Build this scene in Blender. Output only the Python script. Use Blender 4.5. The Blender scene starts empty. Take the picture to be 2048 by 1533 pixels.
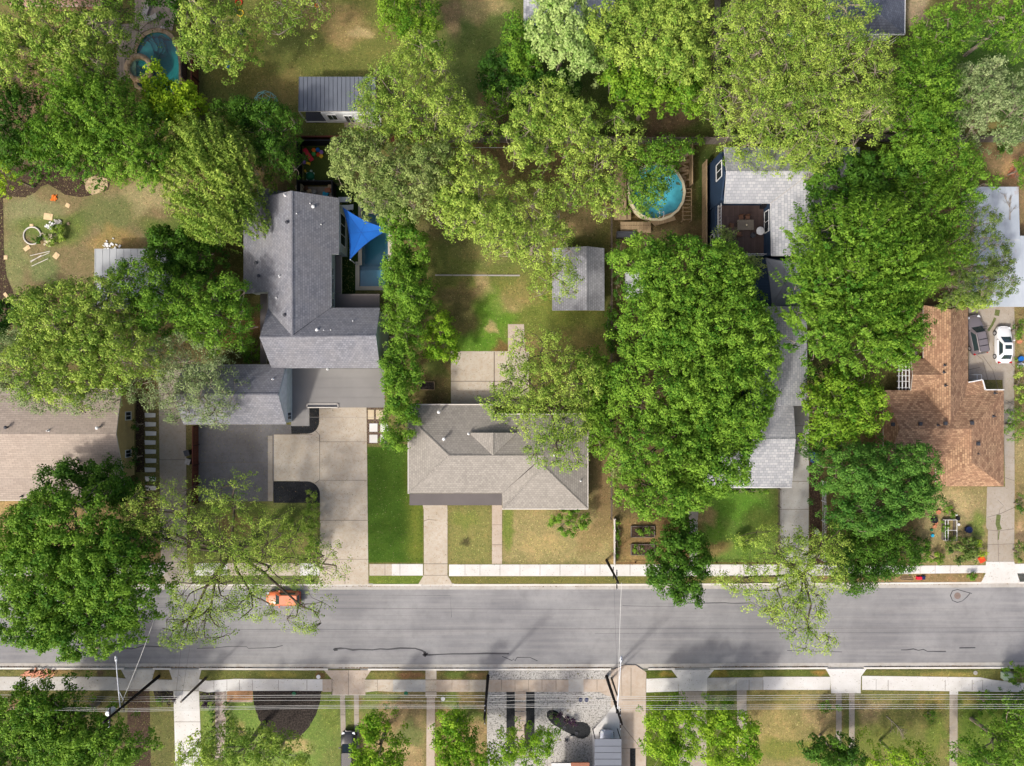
import bpy, math, random
import numpy as np
from mathutils import Vector

# ------------------------------------------------------------------ camera, sky, sun, exposure
SC = bpy.context.scene
COL = SC.collection
H = 85.0; S = 16.0; CX = 1024.0; CY = 766.5
cam_d = bpy.data.cameras.new("camera"); cam = bpy.data.objects.new("camera", cam_d); COL.objects.link(cam)
cam.location = (0, 0, H); cam.rotation_euler = (0, 0, 0)
cam_d.sensor_width = 36; cam_d.lens = 36 * H / 128.0; cam_d.clip_end = 2000; cam_d.clip_start = 0.5
SC.camera = cam
SUN_EL = math.radians(44); SUN_AZ = math.radians(225)      # light comes from the lower left of the picture
world = bpy.data.worlds.new("World"); SC.world = world; world.use_nodes = True
wn = world.node_tree; wn.nodes.clear()
wo = wn.nodes.new("ShaderNodeOutputWorld"); wb = wn.nodes.new("ShaderNodeBackground"); ws = wn.nodes.new("ShaderNodeTexSky")
ws.sky_type = 'NISHITA'; ws.sun_disc = False; ws.sun_elevation = SUN_EL; ws.sun_rotation = SUN_AZ
ws.air_density = 0.55; ws.dust_density = 5.0; ws.ozone_density = 0.3
wb.inputs[1].default_value = 0.15
wn.links.new(ws.outputs[0], wb.inputs[0]); wn.links.new(wb.outputs[0], wo.inputs[0])
sun_d = bpy.data.lights.new("sun", 'SUN'); sun = bpy.data.objects.new("sun", sun_d); COL.objects.link(sun)
sun_d.energy = 2.0; sun_d.angle = math.radians(4.5); sun_d.color = (1.0, 0.955, 0.885)
sd = Vector((math.sin(SUN_AZ) * math.cos(SUN_EL), math.cos(SUN_AZ) * math.cos(SUN_EL), math.sin(SUN_EL)))
sun.rotation_euler = sd.to_track_quat('Z', 'Y').to_euler(); sun.location = (-40, -40, 60)
SC.view_settings.view_transform = 'Standard'; SC.view_settings.look = 'None'
SC.view_settings.exposure = 0.72; SC.view_settings.gamma = 1.0
try:
    SC.cycles.max_bounces = 5; SC.cycles.diffuse_bounces = 3; SC.cycles.transparent_max_bounces = 6
    SC.cycles.caustics_reflective = False; SC.cycles.caustics_refractive = False
except Exception: pass

random.seed(7); RNG = np.random.default_rng(11)
def P(px, py, z=0.0):
    k = (H - z) / H / S
    return ((px - CX) * k, -(py - CY) * k, z)
def lin(c):
    c = c / 255.0
    return c / 12.92 if c <= 0.04045 else ((c + 0.055) / 1.055) ** 2.4
ILL = 1.30
def C(r, g, b, f=1.0): return (lin(r) / ILL * f, lin(g) / ILL * f, lin(b) / ILL * f, 1.0)

# ------------------------------------------------------------------ materials
class NT:
    def __init__(s, name):
        s.m = bpy.data.materials.new(name); s.m.use_nodes = True; s.t = s.m.node_tree
        s.b = s.t.nodes["Principled BSDF"]; s.out = s.t.nodes["Material Output"]
    def n(s, typ, **kw):
        x = s.t.nodes.new(typ)
        for k, v in kw.items(): setattr(x, k, v)
        return x
    def l(s, a, b): s.t.links.new(a, b)
    def coord(s, kind='Object', scale=(1, 1, 1), rot=(0, 0, 0)):
        tc = s.n("ShaderNodeTexCoord"); mp = s.n("ShaderNodeMapping")
        mp.inputs["Scale"].default_value = scale; mp.inputs["Rotation"].default_value = rot
        s.l(tc.outputs[kind], mp.inputs[0]); return mp.outputs[0]
    def pos(s, scale=(1, 1, 1)):
        g = s.n("ShaderNodeNewGeometry"); mp = s.n("ShaderNodeMapping"); mp.inputs["Scale"].default_value = scale
        s.l(g.outputs["Position"], mp.inputs[0]); return mp.outputs[0]
    def noise(s, vec, scale, detail=3, rough=0.55):
        x = s.n("ShaderNodeTexNoise"); x.inputs["Scale"].default_value = scale
        x.inputs["Detail"].default_value = detail; x.inputs["Roughness"].default_value = rough
        s.l(vec, x.inputs["Vector"]); return x.outputs["Fac"]
    def ramp(s, fac, stops):
        r = s.n("ShaderNodeValToRGB"); e = r.color_ramp.elements
        while len(e) < len(stops): e.new(0.5)
        for i, (p, c) in enumerate(stops):
            e[i].position = p; e[i].color = c if hasattr(c, '__len__') else (c, c, c, 1)
        s.l(fac, r.inputs[0]); return r.outputs[0]
    def mix(s, fac, a, b, mode='MIX'):
        x = s.n("ShaderNodeMix", data_type='RGBA', blend_type=mode)
        if hasattr(fac, 'node'): s.l(fac, x.inputs[0])
        else: x.inputs[0].default_value = fac
        for k, v in ((6, a), (7, b)):
            if hasattr(v, 'node'): s.l(v, x.inputs[k])
            else: x.inputs[k].default_value = v
        return x.outputs[2]
    def bump(s, fac, strength=0.3, dist=0.02):
        b = s.n("ShaderNodeBump"); b.inputs["Strength"].default_value = strength; b.inputs["Distance"].default_value = dist
        s.l(fac, b.inputs["Height"]); s.l(b.outputs[0], s.b.inputs["Normal"])
    def done(s, col=None, rough=0.85, spec=0.3, metal=0.0):
        if col is not None:
            if hasattr(col, 'node'): s.l(col, s.b.inputs["Base Color"])
            else: s.b.inputs["Base Color"].default_value = col
        s.b.inputs["Roughness"].default_value = rough; s.b.inputs["Specular IOR Level"].default_value = spec
        s.b.inputs["Metallic"].default_value = metal
        return s.m

def m_plain(name, c, rough=0.7, var=0.12, scale=1.5, spec=0.3, metal=0.0):
    t = NT(name); p = t.pos()
    f = t.noise(p, scale, 4)
    col = t.mix(t.ramp(f, [(0.3, 0.0), (0.7, 1.0)]), tuple(x * (1 - var) for x in c[:3]) + (1,), tuple(min(1, x * (1 + var)) for x in c[:3]) + (1,))
    return t.done(col, rough, spec, metal)

def m_concrete(name, c, stain=0.35, tint=(0.75, 0.62, 0.48, 1)):
    t = NT(name); p = t.pos()
    big = t.noise(p, 0.35, 5, 0.6); mid = t.noise(p, 2.2, 5, 0.65); fine = t.noise(p, 16, 3, 0.6)
    col = t.mix(t.ramp(big, [(0.35, 0.0), (0.7, 1.0)]), c, tuple(x * y for x, y in zip(c, (0.84, 0.82, 0.78, 1))))
    col = t.mix(t.ramp(mid, [(0.45, 0.0), (0.75, stain)]), col, tuple(x * y for x, y in zip(c, tint)))
    col = t.mix(0.5, col, t.ramp(fine, [(0.25, 0.72), (0.75, 1.0)]), 'MULTIPLY')
    t.bump(fine, 0.25, 0.01)
    return t.done(col, 0.9, 0.2)

def m_asphalt():
    t = NT("asphalt"); p = t.pos(); ps = t.pos((0.05, 1.6, 1))
    a = t.noise(p, 0.12, 5, 0.6); st = t.noise(ps, 1.3, 4, 0.6); m = t.noise(p, 1.1, 5, 0.7); fine = t.noise(p, 14, 3, 0.7)
    col = t.mix(t.ramp(a, [(0.38, 0.0), (0.62, 1.0)]), C(158, 158, 158), C(132, 132, 134))
    col = t.mix(t.ramp(st, [(0.42, 0.0), (0.68, 0.42)]), col, C(172, 170, 167))
    col = t.mix(t.ramp(m, [(0.5, 0.0), (0.82, 0.4)]), col, C(116, 115, 116))
    m2 = t.noise(t.pos((.35, 1, 1)), .45, 6, .75); col = t.mix(t.ramp(m2, [(0.5, 0.0), (0.72, 0.32)]), col, C(128, 128, 131))
    lines = t.noise(t.pos((0.02, 7, 1)), 1.0, 2, 0.5)
    col = t.mix(t.ramp(lines, [(0.6, 0.0), (0.66, 0.25)]), col, C(128, 126, 124))
    col = t.mix(0.5, col, t.ramp(fine, [(0.3, 0.75), (0.7, 1.0)]), 'MULTIPLY')
    t.bump(fine, 0.3, 0.01)
    return t.done(col, 0.9, 0.2)

def m_shingle(name, c1, c2, mortar, row=0.30, tab=0.42, patch=None):
    t = NT(name); uv = t.coord('UV')
    br = t.n("ShaderNodeTexBrick"); t.l(uv, br.inputs["Vector"])
    br.inputs["Color1"].default_value = c1; br.inputs["Color2"].default_value = c2; br.inputs["Mortar"].default_value = mortar
    br.inputs["Scale"].default_value = 1.0; br.inputs["Mortar Size"].default_value = 0.022; br.inputs["Mortar Smooth"].default_value = 0.5
    br.inputs["Bias"].default_value = 0.0; br.inputs["Brick Width"].default_value = tab; br.inputs["Row Height"].default_value = row
    p = t.pos(); big = t.noise(p, 0.3, 5, 0.6); md = t.noise(p, 3.0, 4, 0.7)
    col = t.mix(t.ramp(big, [(0.35, 0.0), (0.75, 0.45)]), br.outputs["Color"], patch or tuple(x * 0.75 for x in c1[:3]) + (1,))
    col = t.mix(0.6, col, t.ramp(md, [(0.3, 0.78), (0.7, 1.0)]), 'MULTIPLY')
    t.bump(br.outputs["Fac"], -0.35, 0.02)
    return t.done(col, 0.9, 0.2)

def m_boards(name, c1, c2, gap, width=0.14, length=3.0, along='u', rough=0.75):
    t = NT(name); uv = t.coord('UV', rot=(0, 0, 0 if along == 'u' else math.pi / 2))
    br = t.n("ShaderNodeTexBrick"); t.l(uv, br.inputs["Vector"])
    br.inputs["Color1"].default_value = c1; br.inputs["Color2"].default_value = c2; br.inputs["Mortar"].default_value = gap
    br.inputs["Scale"].default_value = 1.0; br.inputs["Mortar Size"].default_value = 0.012
    br.inputs["Brick Width"].default_value = length; br.inputs["Row Height"].default_value = width
    p = t.pos(); md = t.noise(p, 1.5, 5, 0.7)
    col = t.mix(0.8, br.outputs["Color"], t.ramp(md, [(0.3, 0.7), (0.7, 1.0)]), 'MULTIPLY')
    t.bump(br.outputs["Fac"], -0.4, 0.02)
    return t.done(col, rough, 0.25)

def m_speckle(name, c, c2, scale=9.0, thr=0.6, rough=0.95):
    t = NT(name); p = t.pos()
    v = t.n("ShaderNodeTexVoronoi"); v.inputs["Scale"].default_value = scale; t.l(p, v.inputs["Vector"])
    f = t.noise(p, scale * 0.6, 4, 0.8)
    big = t.noise(p, 0.6, 4, 0.6)
    col = t.mix(t.ramp(f, [(thr - 0.06, 0.0), (thr + 0.04, 1.0)]), c, c2)
    col = t.mix(0.8, col, t.ramp(v.outputs["Distance"], [(0.1, 1.0), (0.6, 0.6)]), 'MULTIPLY')
    col = t.mix(0.6, col, t.ramp(big, [(0.3, 0.8), (0.7, 1.0)]), 'MULTIPLY')
    t.bump(f, 0.5, 0.04)
    return t.done(col, rough, 0.15)

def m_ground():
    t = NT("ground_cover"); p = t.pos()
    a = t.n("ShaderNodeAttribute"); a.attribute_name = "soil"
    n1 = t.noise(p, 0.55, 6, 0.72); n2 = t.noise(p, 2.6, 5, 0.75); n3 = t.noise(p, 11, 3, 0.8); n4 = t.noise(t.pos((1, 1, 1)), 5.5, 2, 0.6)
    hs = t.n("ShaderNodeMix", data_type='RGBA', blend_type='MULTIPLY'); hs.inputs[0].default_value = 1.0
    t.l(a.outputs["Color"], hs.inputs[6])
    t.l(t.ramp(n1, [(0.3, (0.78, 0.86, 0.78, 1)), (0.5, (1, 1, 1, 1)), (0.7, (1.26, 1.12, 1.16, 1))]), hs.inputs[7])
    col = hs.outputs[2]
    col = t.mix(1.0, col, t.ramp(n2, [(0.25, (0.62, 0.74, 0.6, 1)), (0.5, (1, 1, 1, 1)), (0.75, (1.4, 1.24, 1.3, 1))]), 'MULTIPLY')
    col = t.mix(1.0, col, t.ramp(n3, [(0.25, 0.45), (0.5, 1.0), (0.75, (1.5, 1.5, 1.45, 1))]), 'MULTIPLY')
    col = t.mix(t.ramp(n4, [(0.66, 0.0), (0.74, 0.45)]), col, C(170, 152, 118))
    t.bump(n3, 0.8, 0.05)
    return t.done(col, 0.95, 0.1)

def m_leaf(name, c, c2, trans=0.30):
    t = NT(name)
    a = t.n("ShaderNodeAttribute"); a.attribute_name = "tone"
    col = t.mix(a.outputs["Fac"], c, c2)
    t.done(col, 0.6, 0.12)
    tr = t.n("ShaderNodeBsdfTranslucent"); t.l(t.mix(0.5, col, (1.3, 1.35, 0.5, 1), 'MULTIPLY'), tr.inputs[0])
    mx = t.n("ShaderNodeMixShader"); mx.inputs[0].default_value = trans
    t.l(t.b.outputs[0], mx.inputs[1]); t.l(tr.outputs[0], mx.inputs[2]); t.l(mx.outputs[0], t.out.inputs["Surface"])
    return t.m

def m_water(name, tint, rough=0.06, fac=0.10):
    t = NT(name); p = t.pos()
    tr = t.n("ShaderNodeBsdfTransparent"); tr.inputs[0].default_value = tint
    gl = t.n("ShaderNodeBsdfGlossy"); gl.inputs["Roughness"].default_value = rough; gl.inputs[0].default_value = (0.9, 0.95, 1, 1)
    f = t.noise(p, 2.5, 4, 0.6); b = t.n("ShaderNodeBump"); b.inputs["Strength"].default_value = 0.5; b.inputs["Distance"].default_value = 0.06
    t.l(f, b.inputs["Height"]); t.l(b.outputs[0], gl.inputs["Normal"])
    mx = t.n("ShaderNodeMixShader"); mx.inputs[0].default_value = fac
    t.l(tr.outputs[0], mx.inputs[1]); t.l(gl.outputs[0], mx.inputs[2]); t.l(mx.outputs[0], t.out.inputs["Surface"])
    return t.m

M = {}
M['asphalt'] = m_asphalt()
M['tar'] = m_plain("tar", C(66, 66, 70), 0.6)
M['conc_white'] = m_concrete("fresh_concrete", C(232, 231, 228), 0.15, (0.86, 0.84, 0.8, 1))
M['conc_grey'] = m_concrete("grey_concrete", C(200, 199, 194), 0.3)
M['conc_tan'] = m_concrete("tan_concrete", C(208, 198, 182), 0.6)
M['conc_pink'] = m_concrete("pinkish_concrete", C(204, 190, 175), 0.5)
M['conc_old'] = m_concrete("old_concrete", C(180, 172, 160), 0.5)
M['conc_dark'] = m_concrete("weathered_dark_concrete", C(128, 126, 127), 0.7, (0.65, 0.64, 0.64, 1))
M['joint'] = m_plain("joint", C(120, 110, 98), 0.9)
M['crackweed'] = m_plain("weedy_crack", C(98, 108, 62), 0.95, 0.3, 6)
M['curb'] = m_concrete("kerb_concrete", C(236, 233, 226), 0.2)
M['gutter'] = m_concrete("gutter_concrete", C(196, 193, 187), 0.5, (0.6, 0.55, 0.48, 1))
M['gravel_white'] = m_speckle("white_gravel", C(214, 211, 204), C(110, 105, 98), 7, 0.58)
M['gravel_black'] = m_speckle("black_gravel", C(62, 64, 66), C(40, 41, 43), 11, 0.55)
M['gravel_brown'] = m_speckle("brown_gravel", C(150, 128, 112), C(80, 66, 58), 10, 0.52)
M['mulch_dark'] = m_speckle("dark_mulch", C(84, 76, 70), C(52, 46, 42), 8, 0.5)
M['mulch_brown'] = m_speckle("brown_mulch", C(100, 82, 68), C(70, 56, 46), 8, 0.5)
M['bed_charcoal'] = m_speckle("charcoal_mulch", C(60, 62, 65), C(44, 45, 47), 10, 0.55)
M['flag'] = m_speckle("flagstone", C(222, 200, 158), C(160, 136, 104), 3.0, 0.6)
M['paver_orange'] = m_boards("orange_brick_paving", C(206, 158, 112), C(188, 140, 96), C(150, 112, 80), 0.12, 0.24)
M['cobble'] = m_speckle("pinkish_stone_path", C(200, 186, 176), C(150, 130, 120), 4.0, 0.55)
M['turf'] = m_speckle("artificial_turf", C(96, 112, 50), C(82, 98, 42), 14, 0.5)
M['turf_dark'] = m_speckle("side_turf", C(60, 86, 32), C(48, 72, 26), 14, 0.5)
M['ground'] = m_ground()
M['sh_slate'] = m_shingle("slate_grey_shingle", C(146, 148, 155), C(122, 124, 131), C(95, 97, 105), 0.26, 0.36, C(156, 153, 151))
M['sh_taupe'] = m_shingle("taupe_shingle", C(168, 163, 154), C(148, 143, 135), C(122, 118, 112), 0.26, 0.36, C(174, 168, 158))
M['sh_light'] = m_shingle("light_grey_shingle", C(194, 195, 197), C(162, 165, 170), C(124, 128, 137), 0.34, 0.46, C(184, 186, 190))
M['sh_beige'] = m_shingle("beige_shingle", C(188, 174, 160), C(172, 158, 145), C(142, 130, 120), 0.24, 0.7, C(166, 156, 146))
M['sh_brown'] = m_shingle("brown_shingle", C(198, 164, 130), C(140, 108, 86), C(100, 78, 62), 0.24, 0.40, C(178, 136, 108))
M['sh_shed'] = m_shingle("shed_grey_shingle", C(176, 177, 180), C(150, 151, 156), C(108, 109, 115), 0.26, 0.36)
M['sh_blue'] = m_shingle("blue_grey_shingle", C(118, 124, 138), C(98, 104, 118), C(72, 78, 92), 0.30, 0.40)
M['sh_pink'] = m_shingle("rose_shingle", C(184, 150, 138), C(164, 128, 116), C(120, 92, 84), 0.3, 0.5)
M['metal_grey'] = m_plain("grey_metal_roof", C(112, 118, 128), 0.45, 0.06, 0.5, 0.4, 0.0)
M['metal_flat'] = m_plain("flat_roof_membrane", C(132, 130, 127), 0.7, 0.08, 0.4)
M['metal_brown'] = m_plain("low_roof_membrane", C(104, 98, 96), 0.7, 0.08, 0.5)
M['metal_light'] = m_plain("light_metal_roof", C(186, 190, 192), 0.5, 0.08, 0.4)
def m_barn():
    t = NT("weathered_barn_metal"); p = t.pos(); a = t.noise(p, 0.25, 5, 0.6); r = t.noise(t.pos((0.6, 0.25, 1)), 0.55, 6, 0.75)
    col = t.mix(t.ramp(a, [(0.3, 0.0), (0.7, 1.0)]), C(188, 196, 204), C(162, 172, 182))
    col = t.mix(t.ramp(r, [(0.6, 0.0), (0.68, 0.75)]), col, C(164, 128, 104))
    return t.done(col, 0.5, 0.3)
M['barn'] = m_barn()
M['white'] = m_plain("white_paint", C(232, 233, 232), 0.5, 0.03)
M['offwhite'] = m_plain("off_white_trim", C(216, 210, 200), 0.6, 0.04)
M['siding_w'] = m_boards("white_siding", C(240, 243, 245), C(234, 238, 240), C(196, 202, 206), 0.2, 6.0)
M['siding_g'] = m_boards("pale_green_grey_siding", C(222, 230, 228), C(214, 223, 221), C(170, 180, 178), 0.2, 6.0)
M['siding_tan'] = m_boards("tan_siding", C(208, 186, 128), C(200, 178, 122), C(160, 140, 96), 0.2, 6.0)
M['siding_navy'] = m_boards("navy_siding", C(46, 68, 94), C(42, 62, 88), C(28, 44, 64), 0.2, 6.0)
M['brickwall'] = m_boards("brick_wall", C(160, 110, 84), C(140, 92, 70), C(150, 136, 122), 0.08, 0.22)
M['glass'] = m_plain("window_glass", C(46, 56, 62), 0.08, 0.05, 1, 0.8)
M['glass_car'] = m_plain("car_glass", C(48, 62, 64), 0.05, 0.05, 1, 0.9)
M['cedar'] = m_boards("cedar_boards", C(150, 92, 56), C(128, 74, 44), C(80, 46, 28), 0.14, 2.2, 'v')
M['wood_red'] = m_boards("red_brown_boards", C(120, 66, 50), C(100, 54, 42), C(60, 34, 28), 0.14, 2.2, 'v')
M['wood_grey'] = m_boards("weathered_grey_boards", C(140, 132, 124), C(120, 112, 104), C(70, 64, 60), 0.14, 2.2, 'v')
M['wood_tan'] = m_boards("tan_deck_boards", C(182, 158, 124), C(160, 138, 106), C(94, 78, 62), 0.15, 3.0, 'v')
M['deck_grey'] = m_boards("grey_deck_boards", C(182, 168, 150), C(164, 150, 134), C(110, 98, 86), 0.17, 4.0, 'v')
M['deck_brown'] = m_boards("dark_brown_deck_boards", C(98, 82, 78), C(86, 72, 68), C(56, 46, 44), 0.15, 4.0, 'v')
M['black'] = m_plain("black_paint", C(30, 30, 33), 0.5, 0.1)
M['fence_black'] = m_boards("black_fence_boards", C(26, 27, 32), C(20, 21, 26), C(8, 8, 10), 0.14, 2.2, 'v')
M['pole'] = m_plain("creosoted_pole", C(26, 21, 20), 0.85, 0.3, 3)  # dark creosote brown, colour taken to near black for the poles' shaded side
M['pole_grey'] = m_plain("weathered_pole", C(98, 88, 78), 0.85, 0.25, 3)
M['steel'] = m_plain("galvanised_steel", C(205, 210, 216), 0.4, 0.05, 2, 0.5)
M['wire'] = m_plain("cable", C(205, 205, 200), 0.6, 0.02)
M['bark'] = m_plain("bark", C(150, 138, 122), 0.9, 0.3, 4)
M['bark_dark'] = m_plain("dark_bark", C(96, 84, 72), 0.9, 0.3, 4)
M['coping'] = m_concrete("pool_coping", C(214, 208, 194), 0.25)
M['stone_coping'] = m_speckle("sandstone_coping", C(208, 184, 150), C(176, 146, 112), 2.2, 0.55)
M['pool_teal'] = m_plain("teal_plaster", C(70, 165, 162), 0.6, 0.15, 0.7)
M['pool_teal_l'] = m_plain("pale_teal_plaster", C(92, 176, 164), 0.6, 0.08, 0.7)
M['pool_blue'] = m_plain("grey_blue_plaster", C(110, 160, 180), 0.6, 0.12, 0.5)
M['pool_shallow'] = m_plain("shallow_plaster", C(140, 172, 190), 0.6, 0.08, 0.5)
M['vinyl'] = m_plain("turquoise_vinyl", C(122, 196, 204), 0.5, 0.2, 1.2)
M['water_teal'] = m_water("teal_water", (0.55, 0.86, 0.86, 1), 0.05, 0.08)
M['water_blue'] = m_water("blue_water", (0.50, 0.72, 0.78, 1), 0.05, 0.05)
M['water_turq'] = m_water("turquoise_water", (0.62, 0.9, 0.97, 1), 0.08, 0.06)
M['sail_blue'] = m_plain("blue_sail_cloth", C(26, 102, 192), 0.85, 0.14, 0.5)
M['sail_blue_seam'] = m_plain('blue_webbing', C(30, 84, 168), 0.8); M['sail_grey_seam'] = m_plain('grey_webbing', C(108, 112, 120), 0.8)
M['sail_grey'] = m_plain("grey_sail_cloth", C(126, 132, 142), 0.8, 0.08, 0.6)
M['tile_white'] = m_concrete("white_paver", C(240, 240, 238), 0.1)
M['tile_tan'] = m_concrete("tan_paver", C(222, 206, 176), 0.15)
for k, c in dict(red=(214, 40, 62), orange=(238, 124, 36), blue=(28, 108, 190), purple=(160, 120, 190), green=(70, 170, 80), yellow=(240, 200, 50),
                 orange_red=(225, 74, 36), turq=(40, 175, 215), dkgreen=(18, 108, 72), card=(224, 196, 152), terracotta=(196, 130, 96), navy=(24, 40, 84), binblue=(40, 78, 130),
                 charcoal=(66, 68, 74), mint=(186, 206, 182), brown=(112, 80, 60), beige=(214, 202, 170), stonegrey=(170, 166, 160), rust=(150, 98, 74), table=(120, 112, 100), tire=(34, 34, 36), rim=(170, 170, 172)).items():
    M[k] = m_plain(k + "_plastic" if k not in ('card', 'rust', 'table') else k + "_surface", C(*c), 0.6, 0.08, 3)
M['teal_bar'] = m_plain('pale_teal_bar', C(140, 205, 205), 0.5)
def m_paint(name, c, flake=0.0):
    t = NT(name); t.done(c, 0.25, 0.5, 0.0); t.b.inputs["Coat Weight"].default_value = 0.6; t.b.inputs["Coat Roughness"].default_value = 0.06; return t.m
M['car_white'] = m_paint("white_car_paint", C(240, 241, 242)); M['car_grey'] = m_paint("grey_car_paint", C(118, 112, 116))
M['car_orange'] = m_paint("orange_car_paint", C(226, 122, 76)); M['car_black'] = m_paint("black_car_paint", C(34, 35, 38)); M['car_silver'] = m_paint("silver_car_paint", C(206, 212, 226))
M['taillight'] = m_plain("red_lens", C(180, 20, 30), 0.2); M['headlight'] = m_plain("clear_lens", C(220, 226, 230), 0.1)

LF = 1.06
LEAF = {}
def leafc(k, a, b, f=0.92, tr=0.26): LEAF[k] = m_leaf("leaf_" + k, C(*a, f * LF), C(*b, f * LF), tr)
leafc('lime', (106, 146, 50), (192, 214, 98)); leafc('yellow', (116, 162, 30), (186, 212, 52)); leafc('mid', (66, 116, 30), (146, 186, 64))
leafc('dark', (46, 88, 26), (104, 148, 48)); leafc('deep', (38, 76, 24), (76, 120, 40)); leafc('olive', (106, 134, 62), (178, 194, 116))
leafc('vivid', (92, 146, 26), (174, 208, 62)); leafc('pale', (126, 166, 74), (206, 226, 144)); leafc('bright', (72, 122, 26), (150, 186, 58)); leafc('sage', (108, 136, 78), (180, 196, 138)); leafc('clump', (54, 106, 36), (120, 166, 68)); leafc('wine', (52, 30, 58), (82, 50, 80)); leafc('duskgreen', (66, 96, 42), (136, 160, 76))

# ------------------------------------------------------------------ mesh helpers
ORG = {}
class MB:
    def __init__(s): s.v = []; s.f = []; s.m = []
    def face(s, pts, m=0):
        i = len(s.v); s.v += [tuple(p) for p in pts]; s.f.append(tuple(range(i, i + len(pts)))); s.m.append(m); return s
    def box(s, c, d, rz=0.0, m=0, tilt=0.0):
        cx, cy, cz = c; hx, hy, hz = d[0] / 2, d[1] / 2, d[2] / 2; i = len(s.v); ca, sa = math.cos(rz), math.sin(rz)
        for z in (-hz, hz):
            for x, y in ((-hx, -hy), (hx, -hy), (hx, hy), (-hx, hy)):
                zz = z + x * math.tan(tilt)
                s.v.append((cx + x * ca - y * sa, cy + x * sa + y * ca, cz + zz))
        for q in ((0, 3, 2, 1), (4, 5, 6, 7), (0, 1, 5, 4), (1, 2, 6, 5), (2, 3, 7, 6), (3, 0, 4, 7)):
            s.f.append(tuple(i + a for a in q)); s.m.append(m)
        return s
    def prism(s, pts, z0, z1, m=0, mside=None):
        n = len(pts); ar = sum(pts[i][0] * pts[(i + 1) % n][1] - pts[(i + 1) % n][0] * pts[i][1] for i in range(n))
        if ar < 0: pts = pts[::-1]
        i = len(s.v); s.v += [(p[0], p[1], z0) for p in pts] + [(p[0], p[1], z1) for p in pts]
        s.f.append(tuple(range(i + n, i + 2 * n))); s.m.append(m); s.f.append(tuple(range(i + n - 1, i - 1, -1))); s.m.append(m)
        ms = m if mside is None else mside
        for k in range(n):
            a, b = k, (k + 1) % n; s.f.append((i + a, i + b, i + n + b, i + n + a)); s.m.append(ms)
        return s
    def tube(s, p, q, r0, r1=None, n=8, m=0, cap=True):
        r1 = r0 if r1 is None else r1; p = Vector(p); q = Vector(q); d = (q - p)
        if d.length < 1e-6: return s
        d.normalize(); a = d.orthogonal().normalized(); b = d.cross(a); i = len(s.v)
        for c, r in ((p, r0), (q, r1)):
            for k in range(n):
                t = 2 * math.pi * k / n; s.v.append(tuple(c + a * (r * math.cos(t)) + b * (r * math.sin(t))))
        for k in range(n):
            s.f.append((i + k, i + (k + 1) % n, i + n + (k + 1) % n, i + n + k)); s.m.append(m)
        if cap:
            s.f.append(tuple(range(i + n - 1, i - 1, -1))); s.m.append(m); s.f.append(tuple(range(i + n, i + 2 * n))); s.m.append(m)
        return s
    def path(s, pts, r, n=6, m=0):
        for a, b in zip(pts[:-1], pts[1:]): s.tube(a, b, r, r, n, m)
        return s
    def lathe(s, c, prof, n=20, m=0, rz=0.0, cap=True):
        i = len(s.v); k = len(prof)
        for r, z in prof:
            for j in range(n):
                t = 2 * math.pi * j / n + rz; s.v.append((c[0] + r * math.cos(t), c[1] + r * math.sin(t), c[2] + z))
        for a in range(k - 1):
            for j in range(n):
                s.f.append((i + a * n + j, i + a * n + (j + 1) % n, i + (a + 1) * n + (j + 1) % n, i + (a + 1) * n + j)); s.m.append(m)
        if cap and prof[-1][0] > 1e-4: s.f.append(tuple(i + (k - 1) * n + j for j in range(n))); s.m.append(m)
        return s
    def strip(s, pts, w, z, m=0):
        # a ribbon along pts (world xy) of width w at height z
        P2 = [Vector((p[0], p[1])) for p in pts]; n = len(P2); i = len(s.v)
        for k in range(n):
            d = (P2[min(k + 1, n - 1)] - P2[max(k - 1, 0)]); d = d.normalized() if d.length > 1e-6 else Vector((1, 0)); nn = Vector((-d.y, d.x)) * (w / 2 * (0.7 + 0.6 * random.random()) if w < 0.3 else w / 2)
            s.v.append((P2[k].x + nn.x, P2[k].y + nn.y, z)); s.v.append((P2[k].x - nn.x, P2[k].y - nn.y, z))
        for k in range(n - 1):
            a = i + 2 * k; s.f.append((a + 1, a + 3, a + 2, a)); s.m.append(m)
        return s
    def build(s, name, mats, parent=None, smooth=False, label=None, uv=True, local=False):
        me = bpy.data.meshes.new(name); o0 = (0, 0, 0) if (parent is None or local) else ORG.get(parent.name, (0, 0, 0))
        me.from_pydata([(x - o0[0], y - o0[1], z - o0[2]) for x, y, z in s.v], [], s.f)
        if not isinstance(mats, (list, tuple)): mats = [mats]
        for k in mats: me.materials.append(M[k] if isinstance(k, str) else k)
        me.polygons.foreach_set('material_index', s.m)
        if smooth: me.polygons.foreach_set('use_smooth', [True] * len(s.f))
        if uv:
            ul = me.uv_layers.new(name="UVMap"); me.update()
            for pl in me.polygons:
                nx, ny, nz = pl.normal; Lh = math.hypot(nx, ny)
                if Lh < 1e-3: u = (1, 0, 0); v = (0, 1, 0)
                else:
                    u = (-ny / Lh, nx / Lh, 0); v = (ny * u[2] - nz * u[1], nz * u[0] - nx * u[2], nx * u[1] - ny * u[0])
                for li in pl.loop_indices:
                    co = s.v[me.loops[li].vertex_index]
                    ul.data[li].uv = (co[0] * u[0] + co[1] * u[1] + co[2] * u[2], co[0] * v[0] + co[1] * v[1] + co[2] * v[2])
        o = bpy.data.objects.new(name, me); COL.objects.link(o)
        if parent is not None: o.parent = parent; ORG[o.name] = o0
        if label: o['label'] = label
        return o

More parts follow.
